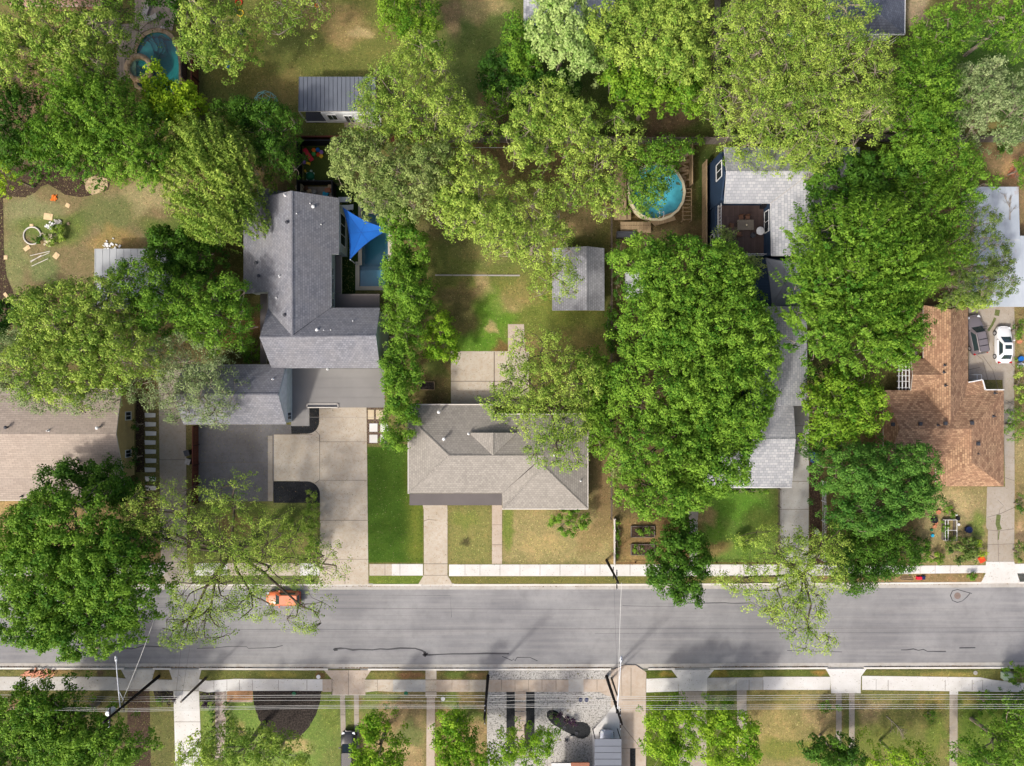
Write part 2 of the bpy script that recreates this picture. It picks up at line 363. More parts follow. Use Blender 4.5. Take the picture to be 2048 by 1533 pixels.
def tag(o, label, cat, group=None):
    o['label'] = label; o['category'] = cat
    if group: o['group'] = group
    return o
def T(name, label, cat, loc=(0, 0, 0), group=None, rz=0.0):
    o = bpy.data.objects.new(name, None); COL.objects.link(o); o.location = loc; o.rotation_euler = (0, 0, rz); o.empty_display_size = 0.3
    ORG[o.name] = tuple(loc); return tag(o, label, cat, group)
def structure(o): o['kind'] = 'structure'; return o
def one(mb, name, mats, label, cat, group=None, smooth=False, loc=None):
    # a thing made of one mesh; its origin is set at its base centre
    v = np.array(mb.v); c = ((v[:, 0].min() + v[:, 0].max()) / 2, (v[:, 1].min() + v[:, 1].max()) / 2, v[:, 2].min())
    mb2 = MB(); mb2.v = [(a - c[0], b - c[1], d - c[2]) for a, b, d in mb.v]; mb2.f = mb.f; mb2.m = mb.m
    o = mb2.build(name, mats, None, smooth); o.location = c; return tag(o, label, cat, group)
def copy_tree(o, loc, rz=None, label=None):
    c = o.copy(); COL.objects.link(c); c.location = loc
    if rz is not None: c.rotation_euler = (0, 0, rz)
    if label: c['label'] = label
    for ch in list(o.children):
        d = ch.copy(); COL.objects.link(d); d.parent = c
        for g in list(ch.children):
            e = g.copy(); COL.objects.link(e); e.parent = d
    return c
def g2(px, py): a = P(px, py); return (a[0], a[1])
def gp(pts): return [g2(*p) for p in pts]
def rect(x0, y0, x1, y1): return [(x0, y0), (x1, y0), (x1, y1), (x0, y1)]

# ------------------------------------------------------------------ kerb lines (picture units on the ground plane)
NG = lambda x: float(np.interp(x, [0, 1200, 2048], [1180.5, 1180, 1175.5]))
SG = lambda x: float(np.interp(x, [0, 900, 1300, 1500, 2048], [1327.5, 1330, 1329, 1327.5, 1326]))
NTOP = lambda x: NG(x) - 11.5
STOP = lambda x: SG(x) + 11.5
XS = list(range(-1600, 3800, 100))

# ------------------------------------------------------------------ ground sheet
def inpoly(X, Y, poly):
    ins = np.zeros(X.shape, bool); n = len(poly)
    for i in range(n):
        x1, y1 = poly[i]; x2, y2 = poly[(i + 1) % n]
        if y1 == y2: continue
        c = ((Y < y1) != (Y < y2)) & (X < (x2 - x1) * (Y - y1) / (y2 - y1) + x1); ins ^= c
    return ins
POOL1 = [(724, 411), (750, 411), (750, 418), (770, 418), (776, 470), (776, 573), (719, 573), (719, 531), (724, 531)]
POOL_NW = [(275, 98), (281, 84), (292, 72), (305, 66), (318, 65), (330, 68), (342, 77), (350, 90), (356, 108), (358, 130), (358, 175), (340, 190), (300, 186), (275, 170), (272, 140), (272, 115)]
def ground():
    dx = 4.0
    gx = np.arange(-120, 2170, dx); gy = np.arange(-120, 1660, dx)
    X, Y = np.meshgrid(gx, gy); ny, nx = X.shape
    col = np.empty((ny, nx, 3)); col[:] = C(122, 114, 74)[:3]
    def blur(m, k):
        if k < 1: return m
        for _ in range(3):
            cs = np.cumsum(np.pad(m, ((k + 1, k), (0, 0)), 'edge'), 0); m = (cs[2 * k + 1:] - cs[:-2 * k - 1]) / (2 * k + 1)
            cs = np.cumsum(np.pad(m, ((0, 0), (k + 1, k)), 'edge'), 1); m = (cs[:, 2 * k + 1:] - cs[:, :-2 * k - 1]) / (2 * k + 1)
        return m
    def reg(poly, c, soft=2, a=1.0):
        m = blur(inpoly(X, Y, poly).astype(float), soft)[..., None] * a; col[:] = col * (1 - m) + np.array(C(*c)[:3]) * m
    def spot(x, y, rx, ry, c, a=0.8):
        d = ((X - x) / rx) ** 2 + ((Y - y) / ry) ** 2; ang = np.arctan2(Y - y, X - x)
        d = d * (1 + 0.35 * np.sin(3 * ang + x) + 0.25 * np.sin(5 * ang + y))
        m = (np.clip(1.4 - d, 0, 1) * a)[..., None]; col[:] = col * (1 - m) + np.array(C(*c)[:3]) * m
    R = rect
    reg(R(400, -120, 885, 300), (118, 118, 66)); reg(R(885, -120, 1040, 300), (104, 116, 64)); reg(R(1040, -120, 1430, 300), (88, 98, 50))
    reg(R(0, 150, 230, 350), (98, 84, 66)); reg(R(0, 370, 500, 640), (136, 120, 92)); reg(R(0, 600, 500, 870), (126, 112, 80))
    reg(R(1430, -120, 1820, 330), (96, 96, 58)); reg(R(1830, 50, 2200, 275), (92, 116, 56)); reg(R(1840, 285, 2200, 620), (148, 122, 94), 2)
    reg(R(400, 285, 600, 480), (116, 100, 72)); reg(R(420, 480, 520, 730), (96, 90, 52))
    reg(R(835, 285, 1230, 545), (112, 108, 64)); reg(R(868, 430, 1100, 550), (114, 120, 66)); reg(R(868, 555, 1220, 705), (122, 126, 66)); reg(R(835, 700, 905, 815), (112, 98, 66))
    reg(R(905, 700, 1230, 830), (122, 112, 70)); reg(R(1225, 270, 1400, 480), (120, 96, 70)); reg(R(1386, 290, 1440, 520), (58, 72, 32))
    reg(R(1225, 440, 1560, 1040), (96, 82, 60)); reg(R(1178, 820, 1230, 1130), (128, 108, 80))
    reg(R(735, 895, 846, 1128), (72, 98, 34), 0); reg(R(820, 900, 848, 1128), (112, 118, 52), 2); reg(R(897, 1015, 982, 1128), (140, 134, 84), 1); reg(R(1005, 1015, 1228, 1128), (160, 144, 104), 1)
    reg(R(1230, 1040, 1400, 1130), (138, 112, 80)); reg(R(1398, 975, 1556, 1130), (108, 132, 62)); reg(R(1618, 840, 1645, 1135), (106, 84, 68), 0); reg(R(1645, 860, 1850, 1130), (100, 88, 60))
    reg(R(1840, 970, 1975, 1133), (158, 140, 106)); reg(R(2028, 615, 2200, 1130), (150, 130, 96))
    reg(R(395, 1005, 640, 1127), (120, 126, 74)); reg(R(-120, 1000, 320, 1135), (140, 118, 88)); reg(R(-120, 1000, 60, 1100), (176, 148, 110))
    reg(R(384, 1150, 640, 1170), (112, 116, 78), 0); reg(R(738, 1150, 846, 1170), (112, 126, 58), 0); reg(R(900, 1150, 1555, 1170), (122, 116, 70), 0); reg(R(1640, 1140, 1966, 1170), (150, 124, 94), 0); reg(R(2036, 1140, 2200, 1166), (84, 84, 86), 0)
    reg(R(-120, 1336, 260, 1356), (122, 116, 74), 0); reg(R(300, 1336, 346, 1362), (128, 112, 72), 0); reg(R(396, 1336, 662, 1364), (114, 114, 66), 0); reg(R(730, 1336, 852, 1362), (130, 120, 74), 0)
    reg(R(872, 1336, 980, 1362), (122, 112, 70), 0); reg(R(1292, 1336, 1356, 1360), (92, 102, 48), 0); reg(R(1414, 1336, 1660, 1358), (104, 110, 56), 0); reg(R(1722, 1334, 2200, 1366), (114, 112, 66), 0)
    reg(R(-120, 1383, 304, 1700), (98, 92, 62)); reg(R(300, 1383, 350, 1700), (108, 106, 68)); reg(R(400, 1383, 432, 1700), (118, 138, 70)); reg(R(452, 1400, 670, 1700), (122, 142, 74)); reg(R(640, 1384, 720, 1700), (118, 126, 72))
    reg(R(716, 1384, 852, 1700), (160, 136, 104)); reg(R(872, 1384, 976, 1700), (148, 126, 92)); reg(R(1292, 1384, 1360, 1700), (92, 104, 46), 0); reg(R(1412, 1384, 1476, 1700), (96, 104, 52)); reg(R(1492, 1384, 1672, 1700), (148, 134, 92)); reg(R(1710, 1384, 1900, 1700), (126, 122, 74)); reg(R(1915, 1384, 2200, 1700), (98, 116, 50))
    tan = (176, 152, 116); grn = (104, 130, 52); brn = (128, 104, 80)
    for s in ((690, 60, 45, 40, (164, 136, 98)), (640, 30, 60, 30, (150, 128, 88)), (720, 65, 25, 10, (190, 165, 125)), (560, 180, 60, 40, (142, 124, 80)), (480, 130, 60, 60, (118, 110, 62)), (600, 90, 60, 30, (104, 108, 60)), (650, 110, 60, 20, (112, 112, 62)),
              (960, 10, 45, 35, (170, 148, 110)), (905, 30, 20, 40, (140, 114, 92)), (950, 110, 50, 60, (104, 114, 62)), (1830, 20, 25, 40, (190, 165, 140)), (1960, 100, 60, 60, (88, 118, 50)), (1960, 255, 60, 16, (150, 130, 84)),
              (60, 420, 60, 25, (142, 140, 104)), (120, 460, 70, 30, (104, 122, 60)), (90, 540, 30, 30, (120, 130, 86)), (30, 520, 25, 60, (132, 134, 92)), (240, 400, 30, 25, (140, 128, 98)), (220, 430, 60, 40, (114, 120, 78)), (300, 390, 60, 30, (172, 156, 122)), (230, 480, 50, 25, (160, 134, 90)), (130, 590, 60, 20, (160, 126, 96)), (340, 470, 50, 40, (96, 116, 52)),
              (1000, 300, 60, 40, (128, 104, 78)), (1160, 420, 50, 60, (150, 126, 96)), (1120, 330, 60, 40, (130, 106, 80)), (900, 460, 50, 30, (112, 102, 72)), (980, 510, 70, 20, (132, 124, 82)),
              (965, 575, 18, 28, (182, 156, 118)), (1010, 610, 40, 18, (182, 154, 116)), (1040, 590, 40, 25, (146, 132, 86)), (920, 590, 50, 20, (138, 118, 84)), (920, 640, 40, 50, (112, 100, 68)), (985, 640, 35, 60, (100, 138, 46)), (940, 690, 60, 22, (98, 138, 46)), (983, 655, 12, 12, (186, 160, 122)), (1010, 700, 30, 16, (126, 90, 66)), (1150, 690, 60, 40, (134, 120, 76)), (1100, 640, 50, 30, (118, 126, 62)), (1060, 700, 30, 30, (150, 124, 92)),
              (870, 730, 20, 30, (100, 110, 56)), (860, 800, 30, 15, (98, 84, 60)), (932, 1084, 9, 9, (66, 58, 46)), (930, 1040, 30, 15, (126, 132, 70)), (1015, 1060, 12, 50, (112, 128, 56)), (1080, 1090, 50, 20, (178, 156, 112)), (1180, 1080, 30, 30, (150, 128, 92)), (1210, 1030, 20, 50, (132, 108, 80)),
              (1260, 1120, 40, 10, (168, 140, 98)), (1350, 1060, 40, 40, (122, 94, 66)), (1470, 1010, 50, 30, (96, 136, 48)), (1430, 1060, 20, 30, (92, 126, 46)), (1410, 1030, 25, 20, (172, 142, 104)), (1420, 1100, 40, 15, (142, 114, 82)), (1520, 1050, 30, 40, (104, 118, 56)),
              (1900, 1000, 50, 20, (186, 164, 126)), (1955, 1050, 14, 30, (112, 130, 60)), (1940, 1100, 30, 20, (124, 118, 76)), (2038, 900, 10, 40, (166, 146, 112)), (2040, 1080, 10, 30, (196, 160, 132)), (1930, 330, 40, 20, (166, 132, 104)), (2020, 350, 20, 30, (196, 154, 116)), (1960, 350, 30, 15, (120, 110, 72)),
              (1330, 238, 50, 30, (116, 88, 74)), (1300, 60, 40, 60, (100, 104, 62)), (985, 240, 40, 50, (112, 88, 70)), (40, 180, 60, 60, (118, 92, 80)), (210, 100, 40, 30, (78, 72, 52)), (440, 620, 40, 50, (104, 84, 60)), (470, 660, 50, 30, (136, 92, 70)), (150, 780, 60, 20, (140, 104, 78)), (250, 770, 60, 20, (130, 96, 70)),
              (470, 1050, 40, 30, (150, 124, 88)), (600, 1090, 40, 20, (150, 136, 92)), (560, 1030, 60, 20, (112, 122, 62)), (500, 1140, 60, 4, (120, 110, 84)),
              (1530, 1440, 50, 60, (166, 146, 100)), (1640, 1430, 40, 30, (176, 150, 114)), (1560, 1395, 60, 12, (130, 122, 70)), (1700, 1450, 14, 40, (104, 112, 60)), (1570, 1500, 80, 20, (122, 126, 62)), (1740, 1420, 30, 25, (160, 138, 106)), (1860, 1410, 30, 20, (162, 138, 86)), (1870, 1460, 20, 50, (108, 122, 56)), (1780, 1480, 70, 30, (114, 120, 62)), (1940, 1400, 20, 12, (150, 134, 84)),
              (740, 1400, 20, 50, (116, 128, 68)), (780, 1395, 40, 8, (104, 118, 60)), (820, 1470, 30, 25, (112, 122, 74)), (800, 1500, 40, 12, (186, 160, 124)), (900, 1400, 20, 20, (106, 122, 60)), (940, 1430, 30, 20, (96, 112, 52)), (950, 1470, 25, 30, (170, 142, 108)), (910, 1350, 30, 8, (92, 108, 50)), (955, 1352, 20, 6, (150, 116, 86)), (820, 1350, 30, 8, (146, 104, 80)), (640, 1352, 10, 8, (126, 88, 70)), (560, 1350, 40, 6, (150, 140, 78)), (480, 1460, 12, 18, (158, 142, 96)), (600, 1490, 40, 14, (180, 156, 116)), (660, 1420, 20, 50, (128, 138, 72)),
              (100, 1345, 50, 8, (150, 120, 84)), (200, 1346, 8, 8, (96, 76, 70)), (1440, 1347, 20, 8, (138, 120, 60)), (1640, 1346, 15, 6, (160, 124, 70)), (1900, 1350, 60, 6, (158, 140, 84)), (1320, 1392, 30, 4, (98, 100, 40)), (1330, 1348, 15, 5, (150, 128, 66)), (640, 1480, 30, 30, (116, 132, 70)), (20, 1410, 20, 14, (150, 116, 92)), (70, 1400, 30, 14, (126, 96, 72))):
        spot(*s)
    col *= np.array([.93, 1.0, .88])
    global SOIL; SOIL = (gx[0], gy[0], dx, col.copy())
    # real heights: the road bed and the pool pits lie lower
    Z = RNG.normal(0, 0.006, X.shape)
    nt = np.interp(X, XS, [NTOP(x) for x in XS]); st = np.interp(X, XS, [STOP(x) for x in XS])
    Z[(Y > nt + 1) & (Y < st - 1)] = -0.32
    for poly, d in ((POOL1, -1.9), (POOL_NW, -2.2), (rect(262, 122, 288, 150), -1.5)):
        Z[inpoly(X, Y, poly)] = d
    V = np.stack([(X - CX) / S, -(Y - CY) / S, Z], -1).reshape(-1, 3)
    idx = np.arange(ny * nx).reshape(ny, nx)
    F = np.stack([idx[:-1, :-1], idx[1:, :-1], idx[1:, 1:], idx[:-1, 1:]], -1).reshape(-1, 4)
    colv = np.concatenate([col.reshape(-1, 3), np.ones((ny * nx, 1))], 1)
    # an outer skirt reaching the horizon
    x0, x1, y0, y1 = V[:, 0].min(), V[:, 0].max(), V[:, 1].min(), V[:, 1].max(); B = 1500
    ring = np.array([(x0, y0, 0), (x1, y0, 0), (x1, y1, 0), (x0, y1, 0), (-B, -B, 0), (B, -B, 0), (B, B, 0), (-B, B, 0)], float)
    n0 = len(V); V = np.concatenate([V, ring]); rc = np.tile(np.array(C(112, 112, 66)), (8, 1)); colv = np.concatenate([colv, rc])
    F = np.concatenate([F, n0 + np.array([(4, 5, 1, 0), (5, 6, 2, 1), (6, 7, 3, 2), (7, 4, 0, 3)])])
    me = bpy.data.meshes.new("ground"); me.vertices.add(len(V)); me.vertices.foreach_set('co', V.ravel())
    me.loops.add(F.size); me.loops.foreach_set('vertex_index', F.ravel().astype(np.int32)); me.polygons.add(len(F))
    me.polygons.foreach_set('loop_start', np.arange(0, F.size, 4, dtype=np.int32)); me.polygons.foreach_set('loop_total', np.full(len(F), 4, np.int32))
    me.update(calc_edges=True)
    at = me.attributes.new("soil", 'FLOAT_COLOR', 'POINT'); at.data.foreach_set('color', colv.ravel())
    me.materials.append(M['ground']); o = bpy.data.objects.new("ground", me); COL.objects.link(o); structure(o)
ground()

# ------------------------------------------------------------------ flat setting: road, kerbs, pavements, drives, beds
def sheet(name, polys, z, mats, joints=(), jm=None, jw=0.06, thick=None, kind=True, label=None, cat=None):
    mb = MB(); mats = list(mats)
    for pl in polys:
        mi = 0; dz = 0
        if isinstance(pl, tuple): mi = pl[1]; dz = pl[2] if len(pl) > 2 else 0; pl = pl[0]
        if thick is None: thick = 0.06
        mb.prism(gp(pl), z - thick, z + dz, mi)
    if joints:
        mats.append(jm or 'joint')
        for j in joints: mb.strip(gp(j), jw, z + 0.004, len(mats) - 1)
    if kind and not label: return structure(mb.build(name, mats))
    return one(mb, name, mats, label, cat)

rb = MB()
ROADZ = -0.12
for a, b in zip(XS[:-1], XS[1:]):
    rb.face([P(a, NG(a) - 1, ROADZ), P(a, SG(a) + 1, ROADZ), P(b, SG(b) + 1, ROADZ), P(b, NG(b) - 1, ROADZ)], 0)
TAR = [[(195, 1297), (222, 1297), (262, 1299), (272, 1297), (284, 1293), (305, 1294), (345, 1295.5)],
       [(393, 1298), (430, 1297), (455, 1294), (492, 1294), (496, 1298), (530, 1297), (550, 1296), (565, 1292)],
       [(666, 1299), (669, 1302), (674, 1301), (672, 1298), (668, 1299), (680, 1298), (690, 1298), (705, 1301), (720, 1300), (745, 1301), (760, 1299), (775, 1300), (800, 1297.5), (830, 1298), (843, 1302), (851, 1306), (849, 1311), (858, 1311), (880, 1310), (905, 1309), (935, 1309), (975, 1308), (1018, 1308.5)],
       [(846, 1309), (850, 1313), (854, 1308), (848, 1307), (852, 1312)],
       [(1004, 1314), (1012, 1317), (1024, 1322.5), (1027, 1319), (1030, 1323), (1034, 1316), (1060, 1316), (1075, 1323)],
       [(1357, 1207), (1400, 1207.5), (1450, 1206.5), (1465, 1208), (1500, 1207)],
       [(1803, 1301), (1815, 1301), (1828, 1299), (1838, 1302), (1848, 1300), (1856, 1304), (1893, 1304)], [(1920, 1297), (1952, 1296.5)], [(1575, 1302), (1600, 1303), (1685, 1305)],
       [(1945, 1188), (1930, 1184), (1916, 1180), (1906, 1183), (1902, 1192), (1906, 1202), (1916, 1206), (1926, 1203), (1935, 1195), (1941, 1188)]]
for i, l in enumerate(TAR): rb.strip([P(x, y)[:2] for x, y in l], (0.12, 0.09, 0.2, 0.35, 0.1, 0.08, 0.12, 0.13, 0.06, 0.09)[i], ROADZ + 0.004, 1)
for l in ([(1245, 1212), (1262, 1213), (1300, 1214), (1352, 1214)], [(-100, 1262), (2200, 1256)], [(-100, 1214), (1200, 1220)], [(540, 1190), (900, 1192), (903, 1236)], [(1190, 1268), (2200, 1264)]):
    rb.strip(gp(l), 0.035, ROADZ + 0.004, 1)
structure(rb.build("road", ['asphalt', 'tar']))
cv = MB(); c = P(1915, 1192, ROADZ); cv.lathe((c[0], c[1], ROADZ), [(0.42, 0.0), (0.42, 0.012), (0.36, 0.012), (0.36, 0.006), (0.0, 0.006)], 24)
for k in range(-2, 3): cv.box((c[0], c[1] + k * 0.12, ROADZ + 0.012), (0.6 - abs(k) * 0.1, 0.04, 0.01))
M["iron"] = m_plain("cast_iron", C(136, 120, 112), 0.8, 0.2, 8)
one(cv, "manhole_cover", 'iron', "brownish round manhole cover in the road inside a teardrop of tar", "manhole cover")

# driveway crossings (ranges along the kerb where the kerb drops)
NX = [(330, 384), (636, 746), (843, 908), (1554, 1622), (1962, 2038)]
SX = [(248, 306), (342, 398), (656, 736), (1222, 1296), (1350, 1420), (1655, 1728)]
def kerbs():
    k = MB(); g = MB(); r = MB()
    for (f, top, sgn, cuts) in ((NG, NTOP, -1, NX), (SG, STOP, 1, SX)):
        edges = sorted([x for c in cuts for x in c]); xs = [-1600] + edges + [3700]
        for i in range(len(xs) - 1):
            a, b = xs[i], xs[i + 1]; drop = i % 2 == 1
            n = max(1, int((b - a) / 120)); pts = [a + (b - a) * t / n for t in range(n + 1)]
            for p, q in zip(pts[:-1], pts[1:]):
                if drop:
                    r.face([P(p, f(p) + sgn * 8, -0.112), P(q, f(q) + sgn * 8, -0.112), P(q, top(q) + sgn * 1, 0.026), P(p, top(p) + sgn * 1, 0.026)][::(1 if sgn < 0 else -1)])
                else:
                    k.prism(gp([(p, f(p) + sgn * 8.0), (q, f(q) + sgn * 8.0), (q, top(q)), (p, top(p))]), -0.3, 0.034)
        for a, b in zip(XS[:-1], XS[1:]):
            g.prism(gp([(a, f(a)), (b, f(b)), (b, f(b) + sgn * 8.2), (a, f(a) + sgn * 8.2)]), -0.2, -0.110)
    structure(k.build("kerb", 'curb')); structure(g.build("gutter", 'gutter')); structure(r.build("kerb_ramp", 'conc_grey'))
kerbs()

# north pavement
js = [[(x, 1128), (x, 1151)] for x in (430, 470, 512, 556, 600, 770, 800, 930, 960, 1000, 1040, 1080, 1120, 1170, 1200, 1260, 1440, 1480, 1520, 1840, 1870, 1900)]
sheet("pavement", [(rect(-1500, 1127.5, 330, 1151.5), 1), (rect(388, 1127, 455, 1151.5), 0), (rect(455, 1127, 600, 1151.5), 2), (rect(600, 1127, 639, 1151.5), 0), (rect(739, 1128.5, 784, 1151.5), 2), (rect(784, 1128.5, 846, 1151.5), 0),
                   (rect(898, 1129.5, 1554, 1152.5), 0), ([(1618, 1129.5), (1750, 1132), (1972, 1131), (1972, 1146), (1750, 1149), (1618, 1152)], 0), (rect(2030, 1128, 3600, 1147), 0)], 0.03, ['conc_white', 'conc_grey', 'conc_tan'], js, jw=0.05)
# south pavement
js = [[(x, 1360), (x, 1381)] for x in (76, 428, 454, 479, 505, 557, 614, 755, 904, 938, 1003, 1030, 1057, 1084, 1112, 1194, 1472, 1498, 1526, 1752, 1776, 1890, 1944, 1965)]
sheet("pavement", [([(-1500, 1352), (222, 1354), (255, 1358), (255, 1381), (-1500, 1380)], 1), ([(303, 1359), (346, 1360), (346, 1382), (300, 1382)], 1),
                   ([(398, 1359), (415, 1362), (470, 1358), (645, 1359), (645, 1382), (470, 1382), (415, 1385), (398, 1382)], 0), (rect(645, 1359, 664, 1384), 3), ([(730, 1359.5), (786, 1359.5), (786, 1384), (755, 1382), (730, 1385)], 2),
                   (rect(786, 1359.7, 851, 1384), 1), (rect(873, 1360, 936, 1384), 3), (rect(936, 1360, 972, 1384), 2), (rect(972, 1360, 1137, 1384), 3), (rect(1137, 1359, 1167, 1384), 1), (rect(1167, 1359, 1222, 1384), 3),
                   ([(1292.5, 1358), (1356, 1356), (1356, 1383), (1292.5, 1385)], 0), ([(1414, 1356), (1526, 1355), (1526, 1380), (1414, 1382)], 1), (rect(1526, 1354, 1660, 1380), 0), ([(1724, 1352), (1960, 1355), (1985, 1360), (2020, 1364), (2040, 1366), (3600, 1366), (3600, 1387), (1990, 1384), (1724, 1380)], 0)],
      0.03, ['conc_white', 'conc_grey', 'conc_tan', 'conc_pink'], js, jw=0.05)

D = 0.026
# modern house's wide drive, parking court and shared lane
sheet("driveway", [([(638, 812), (733, 812), (735, 1000), (737, 1169), (745, 1169.5), (636, 1169.5), (640, 1150), (640, 1006), (600, 1006), (600, 962.5), (548, 962.5), (548, 869), (600, 869), (600, 840), (638, 840)], 0)], D, ['conc_tan'],
      [[(639, 884), (734, 884)], [(640, 961), (734, 961)], [(640, 1041), (735, 1041)], [(639.5, 870), (639.5, 960)], [(548, 869), (625, 869)], [(631, 862), (639, 870), (639, 884)], [(640, 1119), (737, 1119)], [(690, 1140), (690, 1169)], [(639.5, 960), (630, 967)], [(545, 869), (545, 962)]])
sheet("driveway", [([(397, 850), (548, 850), (583, 850), (583, 868), (548, 869), (548, 964), (545, 1003), (397, 1003)], 0), ([(536, 872), (546, 872), (546, 1002), (536, 1002)], 1, .006)], 0.022, ['conc_dark', 'conc_old'], [[(397, 925), (536, 925)]])
sheet("driveway", [[(317, 740), (371, 740), (374, 1128), (384, 1152), (384, 1169.5), (332, 1169.5), (322, 1128)]], D, ['conc_old'], [[(318, 920), (372, 920)], [(318, 1012), (373, 1012)], [(320, 830), (371, 830)], [(322, 1125), (374, 1125)]])
sheet("driveway", [[(844, 1005), (894, 1005), (895, 1020), (895, 1150), (905, 1169.5), (836, 1169.5), (848, 1150), (847.5, 1020)]], D, ['conc_tan'], [[(848, 1128), (895, 1128)], [(848, 1151), (896, 1151)], [(848, 1042), (858, 1039), (872, 1041)]])
sheet("path", [rect(984, 1010, 1004, 1128)], D, ['conc_pink'], [[(984, 1050), (1004, 1050)], [(984, 1090), (1004, 1090)]])
sheet("path", [([(1376, 1020), (1397, 1022), (1395, 1046), (1379, 1048)], 0), ([(1379, 1048), (1395, 1046), (1395, 1129), (1379, 1129)], 1)], D, ['conc_old', 'conc_grey'])
sheet("driveway", [[(1560, 800), (1618, 800), (1617, 1128), (1620, 1152), (1624, 1168), (1552, 1168), (1556, 1152), (1560, 1128)]], D, ['conc_grey'], [[(1560, 908), (1617, 908)], [(1560, 963), (1617, 963)], [(1560, 1019), (1617, 1019)], [(1560, 852), (1617, 852)], [(1560, 1076), (1617, 1076)], [(1558, 1129), (1618, 1129)]])
sheet("driveway", [([(1974, 974), (2010, 974), (2005, 760), (1937, 760), (1937, 612), (2028, 612), (2030, 680), (2028, 770), (2029, 980), (2028, 1124), (1974, 1124), (1976, 1060), (1972, 1055), (1973, 1020)], 0), ([(1972, 1123.5), (2028, 1123.5), (2034, 1147), (2040, 1166), (1962, 1166), (1971, 1147)], 1)], D, ['conc_old', 'conc_white'],
      [[(1974, 1035), (2000, 1028), (2029, 1015)], [(1995, 1000), (2007, 1012), (1999, 1020), (1994, 1060), (1996, 1090), (1997, 1123)], [(1973, 1060), (1996, 1062), (2028, 1058)], [(1940, 700), (1965, 720), (1975, 760)], [(1965, 712), (1985, 740), (1996, 778), (2004, 800)], [(1937, 740), (1960, 735)], [(1937, 660), (1985, 650), (1992, 640)], [(2010, 800), (2028, 810)], [(1985, 690), (2010, 712), (2028, 735)], [(1974, 1090), (2028, 1088)], [(2010, 870), (2028, 875)], [(2008, 955), (2029, 962)]], jm='joint')
wd = MB()
for l, w in (([(1997, 1030), (1995, 1048), (1999, 1060)], 0.55), ([(1995, 620), (1993, 632)], 0.6), ([(1990, 636), (1984, 650), (1976, 662)], 0.3), ([(1998, 1062), (1996, 1080)], 0.15)): wd.strip(gp(l), w, D + 0.008)
w_o = wd.build("weeds", 'crackweed'); w_o['kind'] = 'stuff'; w_o['label'] = "weeds growing in the cracks of the old driveway"; w_o['category'] = "weeds"

# south side
sheet("driveway", [([(242, 1339), (310, 1339), (304, 1360), (300, 1382), (255, 1382), (252, 1358)], 0)], D, ['conc_grey'], [[(255, 1380), (300, 1380)]])
sheet("driveway", [([(256, 1382), (299, 1382), (303, 1600), (252, 1600)], 0)], 0.012, ['mulch_brown'])
sheet("driveway", [([(338, 1339), (403, 1339), (398, 1360), (398, 1382), (346, 1382), (345, 1360)], 1), ([(347, 1382), (398, 1382), (404, 1533), (406, 1640), (352, 1640), (351, 1533)], 0)], D, ['conc_white', 'conc_grey'], [[(349, 1444), (401, 1444)], [(351, 1505), (403, 1505)], [(347, 1382), (398, 1382)]])
sheet("driveway", [([(648, 1341), (742, 1341), (730, 1359), (731, 1391), (665, 1391), (664, 1359)], 0), ([(680, 1391), (690, 1391), (692, 1480), (693, 1640), (683, 1640), (682, 1480)], 1), ([(708, 1391), (717.5, 1391), (718, 1480), (718, 1640), (709, 1640), (709, 1480)], 1)], D, ['conc_pink', 'conc_old'], [[(697, 1341), (697, 1391)], [(664, 1359), (664, 1391)], [(682, 1430), (691, 1430)], [(709, 1430), (718, 1430)]])
sheet("path", [([(851, 1341), (873, 1341), (873, 1394), (851, 1394)], 0), ([(853.5, 1394), (870, 1394), (869, 1640), (852, 1640)], 1)], D, ['conc_tan', 'conc_pink'], [[(851, 1360), (873, 1360)], [(851, 1384), (873, 1384)]])
sheet("gravel", [([(978, 1342), (1222, 1341), (1235, 1356), (1222, 1359), (975, 1360)], 0), ([(974, 1384), (1198, 1384), (1222, 1394), (1229, 1410), (1200, 1446), (1186, 1462), (1186, 1640), (974, 1640)], 0)], 0.012, ['gravel_white'])
sheet("gravel", [(rect(1013, 1384, 1029.5, 1500), 0), (rect(1052.5, 1384, 1069, 1500), 0), (rect(1260, 1497, 1271, 1640), 0)], 0.034, ['gravel_black'])
kid = [(1094, 1425), (1098, 1421), (1106, 1420), (1114, 1423), (1122, 1430), (1130, 1437), (1142, 1443), (1155, 1444), (1166, 1444), (1175, 1448), (1181, 1456), (1181, 1466), (1176, 1473), (1166, 1478), (1157, 1477), (1146, 1471), (1132, 1464), (1118, 1456), (1106, 1449), (1098, 1441), (1093, 1433)]
sheet("flower_bed", [kid], 0.02, ['gravel_black'])
for i in range(7):
    y0 = 1384 + 18.8 * i + (2 if i else 0)
    one(MB().prism(gp(rect(1030.5, y0, 1051.5, y0 + (17 if i else 17.5))), 0.0, 0.05), "stepping_slab", 'conc_pink', "pinkish square slab of the stepping path between black gravel strips", "paving slab", "stepping slabs between black gravel strips")
sheet("driveway", [([(1222, 1341), (1250, 1330.5), (1272, 1331), (1292.5, 1345), (1292.5, 1640), (1243, 1640), (1243, 1478), (1222, 1460), (1222, 1395), (1200, 1385), (1222, 1384)], 0), ([(1228, 1410), (1240, 1414), (1243, 1640), (1185, 1640), (1185, 1462), (1199, 1446)], 1, .006)], D, ['conc_pink', 'conc_white'],
      [[(1262, 1336), (1262, 1392)], [(1242, 1336), (1244, 1392)], [(1292, 1358), (1292, 1640)], [(1244, 1497), (1292, 1497)], [(1246, 1452), (1280, 1495)], [(1243, 1400), (1292, 1400)]])
